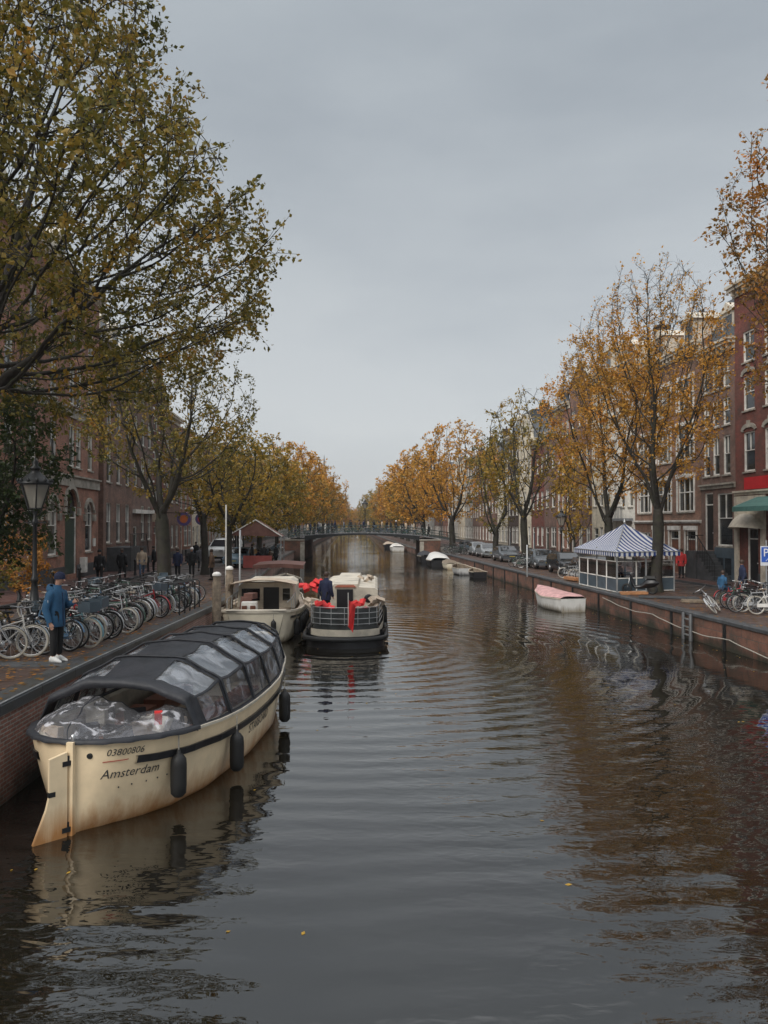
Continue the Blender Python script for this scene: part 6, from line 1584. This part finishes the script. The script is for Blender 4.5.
# others: prototypes then copies
PP = {}
def put_person(key, px, py_feet, zf, rz, label, d_=None, z=None, s=1.0):
    coat, tr_, pose, hat = key
    if key not in PP: o = person(label, C[coat], C[tr_], C['black'] if coat != 'navy' else C['white'], hat=C[hat] if hat else None, pose=pose); PP[key] = o
    else: o = copy_tree(PP[key], label=label)
    if d_ is None: d_ = (CZ - zf) * F / (py_feet - HZ)
    zz = z if z is not None else zf; o.location = ((px - 384) / F * d_, d_, zz); o.rotation_euler = (0, 0, R(rz)); o.scale = (s,) * 3; return o
put_person(('black', 'black', 'walk', None), 122, 580, 1.26, 80, 'person in a black coat walking away before the grey stairs on the left')
put_person(('black', 'black', 'stand', 'black'), 100, 584, 1.28, -90, 'dark dressed person standing beside the red arched house on the left')
put_person(('beige', 'jeans', 'walk', None), 142, 577, 1.26, -70, 'person in a beige top and blue jeans walking on the left pavement')
put_person(('black', 'black', 'stand', None), 154, 573, 1.24, 200, 'person in black left of the stout street tree trunk')
put_person(('navy', 'black', 'stand', None), 178, 578, 1.2, -100, 'person in navy right of the stout street tree trunk')
put_person(('black', 'black', 'stand', 'white'), 192, 577, 1.2, -80, 'person with a white cap standing behind the bicycle racks')
put_person(('grey', 'black', 'walk', None), 201, 572, 1.2, 90, 'grey dressed person walking near the white van')
put_person(('brown', 'black', 'stand', None), 212, 580, 1.2, 180, 'person in a brown coat beside the mooring posts')
put_person(('black', 'jeans', 'walk', None), 196, 563, 1.2, 70, 'person in black top and jeans walking by the cafe fronts on the left')
put_person(('red', 'black', 'stand', None), 681, 578, GRV + .12, -120, 'person in a red coat standing by the doors right of the pavilion')
put_person(('navy', 'black', 'walk', None), 742, 600, GRV, 170, 'person in dark clothes walking behind the bicycles under the parking sign')
put_person(('blue', 'jeans', 'sit', None), 722, 597, GRV, 20, 'person in bright blue crouching beside the red bicycle', s=.9)
put_person(('navy', 'black', 'stand', None), 326, 0, 0, 60, 'helmsman in navy standing at the left of the saloon boat stern', d_=29.6, z=.80, s=1.0)
kk = [('black', 'black', 'sit', None), ('navy', 'black', 'sit', None), ('grey', 'jeans', 'sit', None), ('brown', 'black', 'sit', None)]
for i, (px, d_) in enumerate(((612, 40.6), (620, 41.4), (636, 40.4), (643, 41), (650, 40.2))): put_person(kk[i % 4], px, 0, 0, (0, 180)[i % 2], f'seated guest inside the striped pavilion, {ORD[i]} from the left', d_=d_, z=GRV + .02)
for i, (px, d_) in enumerate(((252, 57.5), (258, 58.5), (264, 57.2), (270, 59), (276, 58), (247, 59))): put_person(kk[i % 4] if i % 2 else ('black', 'black', 'stand', None), px, 0, 0, 40 * i, f'guest under the brown cafe tent, {ORD[i]} from the tent entrance', d_=d_, z=1.2)
# on and around the bridge
ks = [('black', 'black', 'walk', None), ('navy', 'black', 'stand', None), ('grey', 'black', 'walk', None), ('beige', 'jeans', 'walk', None), ('brown', 'black', 'stand', None), ('black', 'jeans', 'walk', None), ('black', 'black', 'stand', 'white'), ('red', 'black', 'stand', None)]
for i in range(26):
    x = BXL - 2 + i * .72 + BRG.uniform(-.25, .25); y = BD0 + 1.6 + BRG.uniform(0, 7)
    put_person(ks[BRG.randrange(0, 7)], 0, 0, 0, BRG.choice((0, 180)) + BRG.uniform(-30, 30), f'pedestrian on the bridge, {ORD[i]} from its left end', d_=y, z=bz(x)).location.x = x
# ------------------------------------------------------------------ striped pavilion
m, t, b = nt('striped_canvas'); L = t.links; tc = N(t, 'ShaderNodeTexCoord')
uvn = N(t, 'ShaderNodeUVMap'); uvn.uv_map = 'UVMap'
sp = N(t, 'ShaderNodeSeparateXYZ'); L.new(uvn.outputs[0], sp.inputs[0])
fr1 = N(t, 'ShaderNodeMath', operation='FRACT'); ml = N(t, 'ShaderNodeMath', operation='MULTIPLY'); L.new(sp.outputs[0], ml.inputs[0]); ml.inputs[1].default_value = 1 / .30; L.new(ml.outputs[0], fr1.inputs[0])
gt = N(t, 'ShaderNodeMath', operation='GREATER_THAN'); L.new(fr1.outputs[0], gt.inputs[0]); gt.inputs[1].default_value = .5
mx = N(t, 'ShaderNodeMix', data_type='RGBA'); L.new(gt.outputs[0], mx.inputs[0]); mx.inputs[6].default_value = (.52, .53, .54, 1); mx.inputs[7].default_value = (.022, .045, .16, 1)
L.new(mx.outputs[2], b.inputs['Base Color']); b.inputs['Roughness'].default_value = .85
M['stripe'] = m
def canvas_faces(polys, name, parent):
    """polys: list of (verts, edge_dir) - u runs along the eave"""
    vs, fs, uv = [], [], []
    for (P, o_, e) in polys:
        n = len(vs); vs += [tuple(p) for p in P]; fs.append(tuple(range(n, n + len(P)))); e = Vector(e).normalized()
        uv += [((Vector(p) - Vector(o_)).dot(e), 0) for p in P]
    me = bpy.data.meshes.new(name); me.from_pydata(vs, [], fs); me.update(); l = me.uv_layers.new(name='UVMap')
    for i, u in enumerate(uv): l.data[i].uv = u
    me.materials.append(M['stripe']); return link(name, me, parent)
PV = thing('cafe_pavilion', 'cafe pavilion with blue and white striped canopy and glass screens on the right quay', 'pavilion', (0, 0, GRV))
F0 = Vector((11.45, 37.9, 0)); F1 = Vector((14.7, 39.1, 0)); F2 = Vector((14.2, 44.0, 0)); F3 = Vector((10.95, 43.2, 0))
cc = (F0 + F1 + F2 + F3) / 4
def outp(p, k, z): v = cc + (p - cc) * k; v.z = z; return v
E_ = [outp(p, 1.13, 2.05) for p in (F0, F1, F2, F3)]; mid0 = (E_[0] + E_[3]) / 2; mid1 = (E_[1] + E_[2]) / 2
AP = Vector((cc.x, cc.y, 3.42)); AP0 = cc + (mid0 - cc) * .0; 
mb_polys = []
def sagpanel(a, b_, ap):
    # panel between eave corners a, b and apex, gently sagging: strips
    n = 14; rows = []
    for i in range(n):
        for j in range(6):
            def Q(u, v):
                e = a + (b_ - a) * u; p = e + (ap - e) * v; p = p.copy(); p.z -= .18 * math.sin(math.pi * v) * (.4 + .6 * math.sin(math.pi * u)); return p
            u0, u1, v0, v1 = i / n, (i + 1) / n, j / 6, (j + 1) / 6
            mb_polys.append(([Q(u0, v0), Q(u1, v0), Q(u1, v1), Q(u0, v1)] if j < 5 else [Q(u0, v0), Q(u1, v0), Q(.5, 1)], a, b_ - a))
for i in range(4): sagpanel(E_[i], E_[(i + 1) % 4], AP)
canvas_faces(mb_polys, 'canopy', PV)
mb_polys = []
for i in range(4):
    a, b_ = E_[i], E_[(i + 1) % 4]; l_ = (b_ - a).length; n = int(l_ / .15)
    for k in range(n):
        p, q = a + (b_ - a) * k / n, a + (b_ - a) * (k + 1) / n; dz = Vector((0, 0, -.20)); mid_ = (p + q) / 2 + Vector((0, 0, -.27))
        mb_polys.append(([p, q, q + dz, mid_, p + dz], a, b_ - a))
canvas_faces(mb_polys, 'valance', PV)
mb = MB()
for p in (F0, F1, F2, F3, (F0 + F3) / 2, (F0 + F1) / 2): mb.bar((p.x, p.y, 0), (p.x, p.y, 2.2), .07)
mb.bar((cc.x, cc.y, 0), (cc.x, cc.y, 3.5), .09); mb.lathe([(.09, 3.5), (.05, 3.6), (.02, 3.68)], (cc.x, cc.y, 0), 8)
for i in range(4): mb.bar(E_[i] + Vector((0, 0, -.02)), E_[(i + 1) % 4] + Vector((0, 0, -.02)), .04); mb.bar(E_[i] - Vector((0, 0, .03)), AP - Vector((0, 0, .06)), .03)
mb.build('pole', M['steel'], PV)
def clearglass():
    m, t, b = nt('clear_screen'); L = t.links; tr = N(t, 'ShaderNodeBsdfTransparent'); gl_ = N(t, 'ShaderNodeBsdfGlossy'); gl_.inputs['Roughness'].default_value = .03; f = N(t, 'ShaderNodeFresnel'); f.inputs['IOR'].default_value = 1.5
    x = N(t, 'ShaderNodeMixShader'); L.new(f.outputs[0], x.inputs[0]); L.new(tr.outputs[0], x.inputs[1]); L.new(gl_.outputs[0], x.inputs[2]); L.new(x.outputs[0], t.nodes['Material Output'].inputs['Surface']); return m
M['clear'] = clearglass()
for (a, b_, n) in ((F3, F0, 4), (F0, F1, 3), (F1, F2, 3)):
    for k in range(n):
        p, q = a + (b_ - a) * (k + .01) / n, a + (b_ - a) * (k + .99) / n; z = lambda v, h_: (v.x, v.y, h_)
        mb = MB(); mb.bar(z(p, .06), z(q, .06), .05); mb.bar(z(p, .72), z(q, .72), .05); mb.bar(z(p, 1.55), z(q, 1.55), .04); mb.bar(z(p, .06), z(p, 1.57), .045); mb.bar(z(q, .06), z(q, 1.57), .045)
        f_ = mb.build('screen_frame', M['white'], PV)
        mb = MB(); mb.bar(z(p, .39), z(q, .39), .015, .60); mb.build('lower_panel', M['darkblue'], f_)
        mb = MB(); mb.bar(z(p, 1.13), z(q, 1.13), .008, .78); mb.build('glass', M['clear'], f_)
def cafe_table(x, y, z, label):
    r = thing('cafe_table', label, 'table', (x, y, z)); mb = MB(); mb.lathe([(.0, .72), (.38, .72), (.38, .75), (0, .75)], n=18, cap=False); mb.build('tabletop', M['brownwood'], r)
    mb = MB(); mb.lathe([(.22, 0), (.2, .03), (.03, .05), (.03, .72)], n=10); mb.build('leg', M['iron'], r)
for i, (x, y) in enumerate(((12.5, 40.4), (13.8, 41.4), (12.4, 42.2))): cafe_table(x, y, GRV + .01, f'round cafe table inside the striped pavilion, {ORD[i]} from the canal screen')
for i, (x, y) in enumerate(((-9.3, 58), (-10.1, 59.2), (-9.0, 60))): cafe_table(x, y, 1.2, f'round cafe table under the brown tent, {ORD[i]} from its front')

# ------------------------------------------------------------------ brown cafe tent, left quay
T_ = thing('cafe_tent', 'dark brown peaked cafe tent with red front panel on the left quay', 'tent', (-9.6, 58.6, 1.19), R(4))
mb = MB(); mb.add([(-1.9, -1.8, 2.45), (1.9, -1.8, 2.35), (1.9, 2.2, 2.35), (-1.9, 2.2, 2.45), (0, -1.8, 3.55), (0, 2.2, 3.55)], [(0, 3, 5, 4), (1, 4, 5, 2), (0, 4, 1), (3, 2, 5)]); mb.build('canopy', M['awnbrown'], T_)
mb = MB(); mb.bar((-1.95, -1.84, 2.46), (0, -1.84, 3.6), .07); mb.bar((1.95, -1.84, 2.36), (0, -1.84, 3.6), .07); mb.build('pale_trim', M['white'], T_)
mb = MB()
for x in (-1.85, 1.85):
    for y in (-1.75, 2.15): mb.bar((x, y, 0), (x, y, 2.4), .07)
mb.build('pole', M['steel'], T_)
mb = MB(); mb.lohi((-.9, -1.85, .05), (1.2, -1.78, .95)); mb.build('front_panel', pmat('dull_red_panel', (.28, .06, .05), .6), T_)

# ------------------------------------------------------------------ old street lantern
def lantern(name, label, x, y, z, s=1.0):
    r = thing(name, label, 'street lamp', (x, y, z)); r.scale = (s, s, s)
    mb = MB(); mb.lathe([(.24, 0), (.24, .25), (.19, .3), (.17, .8), (.2, .84), (.2, .9), (.12, 1.0), (.085, 1.3), (.07, 1.5), (.09, 1.54), (.09, 1.6), (.06, 1.65), (.048, 2.9), (.075, 2.95), (.075, 3.02), (.045, 3.06), (.045, 3.25)], n=12); mb.build('post', M['iron'], r)
    mb = MB(); mb.bar((-.28, 0, 2.98), (.28, 0, 2.98), .03)
    for k in range(4): a = math.pi / 4 + k * math.pi / 2; mb.tube([(0, 0, 3.1), (.10 * math.cos(a), .10 * math.sin(a), 3.14), (.17 * math.cos(a), .17 * math.sin(a), 3.32)], .014, 5)
    mb.build('bracket', M['iron'], r)
    lo, hi, z0, z1 = .17, .36, 3.32, 3.92
    mb = MB(); n = 6; P = lambda rr, zz: [(rr * math.cos(2 * math.pi * k / n), rr * math.sin(2 * math.pi * k / n), zz) for k in range(n)]
    A, B = P(lo, z0), P(hi, z1)
    for k in range(n): mb.bar(A[k], B[k], .026); mb.bar(A[k], A[(k + 1) % n], .03); mb.bar(B[k], B[(k + 1) % n], .045)
    fr_ = mb.build('lamp_frame', M['iron'], r)
    A, B = P(lo * .97, z0), P(hi * .97, z1); mb = MB(); mb.add(A + B, [(k, (k + 1) % n, n + (k + 1) % n, n + k) for k in range(n)]); mb.build('lamp_glass', M['lampglass'], fr_)
    mb = MB(); mb.lathe([(.41, 3.93), (.40, 3.97), (.32, 4.02), (.22, 4.12), (.12, 4.20), (.10, 4.27), (.13, 4.29), (.13, 4.33), (.06, 4.38), (.08, 4.45), (.03, 4.52), (.0, 4.62)], n=12, cap=False)
    for k in range(12): a = 2 * math.pi * k / 12; mb.lathe([(.035, 0), (.045, .04), (.0, .10)], (.385 * math.cos(a), .385 * math.sin(a), 3.97), 5)
    mb.build('lamp_cap', M['iron'], r)
    mb = MB(); mb.lathe([(.03, 3.4), (.05, 3.5), (.04, 3.62), (.0, 3.66)], n=8, cap=False); mb.build('bulb', M['white'], r)
    return r
def lampglass():
    m, t, b = nt('lamp_glass'); L = t.links; tr = N(t, 'ShaderNodeBsdfTransparent'); tr.inputs['Color'].default_value = (.9, .88, .82, 1); b.inputs['Base Color'].default_value = (.45, .43, .38, 1); b.inputs['Roughness'].default_value = .2
    x = N(t, 'ShaderNodeMixShader'); x.inputs[0].default_value = .5; L.new(tr.outputs[0], x.inputs[1]); L.new(b.outputs[0], x.inputs[2]); L.new(x.outputs[0], t.nodes['Material Output'].inputs['Surface']); return m
M['lampglass'] = lampglass()
q = at(35, 600, 19.0); lp = lantern('street_lamp', 'old dark iron street lantern with crowned cap and six glass sides at the left', q.x, 19.0, gl(19) - .05)
def copy_lamp(x, y, z, label, s=1.0): o = copy_tree(lp, label=label); o.location = (x, y, z); o.scale = (s,) * 3
copy_lamp(at(365, 0, 103).x, 103, 3.32, 'old street lantern standing on the middle of the far bridge')
copy_lamp(interp(QL, 63) - 2.5, 63.5, 1.2, 'old street lantern beside the cafe tent on the left quay')
copy_lamp(interp(QR, 54) + 2.6, 54, GRV, 'old street lantern by the parked cars on the right quay', 1.0)

# ------------------------------------------------------------------ posts, poles, signs
def mooring(px, top, d_, label):
    x = (px - 384) / F * d_; zt = CZ + (HZ - top) / F * d_
    r = thing('mooring_post', label, 'mooring post', (x, d_, 0)); mb = MB(); mb.lathe([(.17, -.8), (.16, zt - .35), (.13, zt - .3), (.14, zt - .1)], n=10); mb.build('post', M['timber'], r)
    mb = MB(); mb.lathe([(.16, zt - .1), (.17, zt - .04), (.10, zt + .03), (0, zt + .05)], n=10, cap=False); mb.build('cap', M['white'], r)
mooring(217, 573, 27.9, 'left of two timber mooring posts with white caps at the cabin boat')
mooring(229.5, 567, 31.5, 'right of two timber mooring posts with white caps at the cabin boat')
def pole(px, top, d_, zb, r_, label, mat='steel', name='pole', sign=None):
    x = (px - 384) / F * d_; zt = CZ + (HZ - top) / F * d_; mb = MB(); mb.lathe([(r_, 0), (r_, zt - zb), (0, zt - zb + .02)], n=8, cap=False)
    r = thing(name, label, 'pole' if not sign else 'sign', (x, d_, zb)); mb.build('post', M[mat], r); return r, zt - zb
pole(226, 505, 39, 1.25, .04, 'thin white pole rising beside the slim tree on the left quay', 'white')
pole(240, 530, 36, 1.25, .05, 'short grey pole right of the white capped mooring posts', 'steel')
pole(527, 545, 50, GRV, .05, 'short pale grey bollard pole at the quay edge before the parked cars', 'steel')
# bike rack rails at the end of the left quay
for i in range(5):
    d_ = 25.2 + i * .75; x = interp(QL, d_) - .35; mb = MB(); mb.tube([(0, 0, 0), (0, 0, .95), (.08, 0, 1.02), (.5, 0, 1.02), (.58, 0, .95), (.58, 0, 0)], .025, 6)
    o = mb.build('bike_rack', M['iron']); o.location = (x - .6, d_, gl(d_)); tag(o, f'black iron hoop rack by the mooring posts, {ORD[i]} from the bicycles', 'bike rack')
# parking sign
P_ = thing('parking_sign', 'blue parking sign with a white letter P at the right edge', 'sign', (at(766, 0, 30).x, 30, GRV), R(0))
mb = MB(); mb.lathe([(.035, 0), (.035, 2.75)], n=8); mb.build('post', M['steel'], P_)
mb = MB(); mb.box((0, -.05, 2.15), (.50, .02, .76)); pl = mb.build('sign_plate', paint('sign_white', (.6, .62, .66)), P_)
mb = MB(); mb.box((0, -.065, 2.2), (.44, .012, .58)); bp_ = mb.build('blue_panel', paint('sign_blue', (.03, .10, .42)), pl)
text_on(bp_, 'P', .44, (-.16, -.074, 2.13), paint('sign_letter', (.75, .75, .75)), depth=.002)
mb = MB(); mb.bar((-.06, -.074, 1.95), (.08, -.074, 2.09), .05, .006); mb.build('slash', M['sign_letter'], bp_)
# round purple signs and yellow sign over the left pavement
def roundsign(px, py, d_, r_, label, c1, c2):
    q = at(px, py, d_); r = thing('hanging_sign', label, 'sign', q); mb = MB(); mb.lathe([(r_, -.08), (r_, .08)], n=20, axis='Y'); b_ = mb.build('disc', c1, r)
    mb = MB(); mb.lathe([(r_ * .6, -.095), (r_ * .6, -.081)], n=16, axis='Y'); mb.build('disc_centre', c2, b_); mb = MB(); mb.bar((-1.6, 0, r_ * .9), (0, 0, r_ * .9), .06); mb.build('bracket', M['iron'], r)
pu = paint('purple', (.12, .09, .24)); orr = paint('sign_orange', (.6, .16, .05)); yl = paint('sign_yellow', (.7, .42, .03))
roundsign(184, 519, 70, .62, 'round purple and orange sign hanging over the left pavement, left of the pair', pu, orr)
roundsign(201.5, 519, 78, .62, 'round purple and red sign hanging over the left pavement, right of the pair', pu, paint('sign_red', (.55, .06, .06)))
def flatsign(px, py, d_, w, h, label, m_):
    q = at(px, py, d_); r = thing('hanging_sign', label, 'sign', q); mb = MB(); mb.prism([(-w / 2, -h / 2), (w / 2, -h / 2), (w / 2, h * .2), (0, h / 2), (-w / 2, h * .2)], -.06, .06, plane='XZ'); mb.build('board', m_, r); mb = MB(); mb.bar((-1.4, 0, h * .3), (0, 0, h * .3), .05); mb.build('bracket', M['iron'], r)
flatsign(211.5, 508, 84, 1.1, 1.0, 'yellow pointed sign hanging over the left pavement beyond the purple ones', yl)
flatsign(223, 526, 76, .5, 1.0, 'narrow yellow sign hanging left of the cafe tent', yl)
flatsign(158, 517, 62, .9, .8, 'pale round cornered sign hanging left of the stout street tree', M['beige'])
# planks, steps and small quay things
def plank(px, py, d_, L_, rz, label, m_='plank', w=.3, h=.1, z=None):
    q = at(px, py, d_); z = z if z is not None else (gl(d_) if q.x < 0 else gr(d_)); mb = MB(); mb.box((0, 0, h / 2), (L_, w, h)); mb.box((0, w * .9, h / 2 + .02), (L_ * .96, w * .6, h * .8)); o = mb.build('plank', M[m_]); o.location = (q.x, d_, z + .03); o.rotation_euler = (0, 0, R(rz)); tag(o, label, 'plank')
plank(634, 594, 36.9, 1.3, 8, 'orange timber planks lying at the quay edge before the pavilion', h=.12, w=.22)
plank(574, 582, 46.2, 1.6, 100, 'orange timber lying at the quay edge left of the pavilion', h=.2)
plank(700, 602, 33, 1.6, -20, 'pale plank lying on the bricks right of the pavilion tree', 'timber')
plank(668, 600, 35, 2.6, -16, 'long grey beam lying in front of the pavilion tree', 'bluestone', h=.06)
# low slab step by the man
mb = MB(); mb.lohi((-1.9, -.35, 0), (.42, .25, .10)); o = mb.build('stone_step', M['bluestone']); q = at(57, 660, 15.75); o.location = (q.x, 15.62, gl(15.7) - .095 + .006); tag(o, 'dark stone slab underfoot of the man in blue on the left quay', 'slab')
# ladder on the right wall
r = thing('ladder', 'weathered timber mooring ladder on the right quay wall', 'ladder', (interp(QR, 29.6) - .16, 29.6, 0), R(-86)); mb = MB()
for x in (-.3, .3): mb.lathe([(.08, -.6), (.07, 1.0), (.02, 1.03)], (x, 0, 0), 8)
mb.build('side_rail', M['bluestone'], r); mb = MB()
for z in (.2, .5, .8): mb.bar((-.3, 0, z), (.3, 0, z), .05)
mb.build('rung', M['steel'], r)
# scooter beside the pavilion tree
r = thing('motor_scooter', 'dark motor scooter parked against the tree by the pavilion', 'scooter', (at(652, 0, 37.2).x, 37.2, GRV + .005), R(150))
for x in (0, 1.2):
    mb = MB(); mb.tube([(x + .2 * math.cos(a), 0, .24 + .2 * math.sin(a)) for a in [2 * math.pi * i / 18 for i in range(18)]], .055, 6, closed=True); mb.build('wheel', M['rubber'], r)
mb = MB(); mb.grid([[(x, w_ * math.cos(a), z + h_ * math.sin(a)) for a in [2 * math.pi * k / 10 for k in range(11)]] for x, w_, z, h_ in ((-.3, .04, .55, .05), (-.1, .15, .55, .2), (.25, .17, .52, .24), (.5, .14, .36, .12), (.8, .15, .32, .08), (.95, .17, .6, .25), (1.05, .12, .85, .14))]); mb.build('body', M['black'], r)
mb = MB(); mb.box((.12, 0, .82), (.62, .26, .12), taper=.8); mb.build('seat', M['rubber'], r)
mb = MB(); mb.tube([(1.18, 0, .3), (1.0, 0, .98), (.95, -.28, 1.02)], .02, 6); mb.tube([(1.0, 0, .98), (.95, .28, 1.02)], .02, 6); mb.build('handlebar', M['chrome'], r)
# bollards along the left pavement
o0 = None
for i in range(12):
    d_ = 26 + i * 3.6; x = interp(QL, d_) - 7.55
    if o0 is None:
        mb = MB(); mb.lathe([(.10, 0), (.09, .1), (.07, .15), (.06, .85), (.09, .9), (.09, .95), (.05, 1.02), (0, 1.04)], n=10, cap=False); o0 = o = mb.build('bollard', M['iron'])
    else: o = o0.copy(); COL.objects.link(o)
    o.location = (x, d_, gl(d_) + .11); tag(o, f'slim dark bollard on the left pavement kerb, {ORD[i]} from the lantern', 'bollard')
# ------------------------------------------------------------------ air
mb = MB(); mb.lohi((-1600, -210, -1.6), (1600, 1700, 62)); hz = mb.build('haze', None)
hz.data.materials.clear(); m = bpy.data.materials.new('haze_air'); m.use_nodes = True; t = m.node_tree; t.nodes.remove(t.nodes['Principled BSDF'])
pv = N(t, 'ShaderNodeVolumePrincipled'); pv.inputs['Density'].default_value = .0002; pv.inputs['Color'].default_value = (.86, .90, .95, 1); pv.inputs['Anisotropy'].default_value = .2
t.links.new(pv.outputs[0], t.nodes['Material Output'].inputs['Volume']); hz.data.materials.append(m); tag(hz, 'thin autumn haze over the canal', kind='stuff')
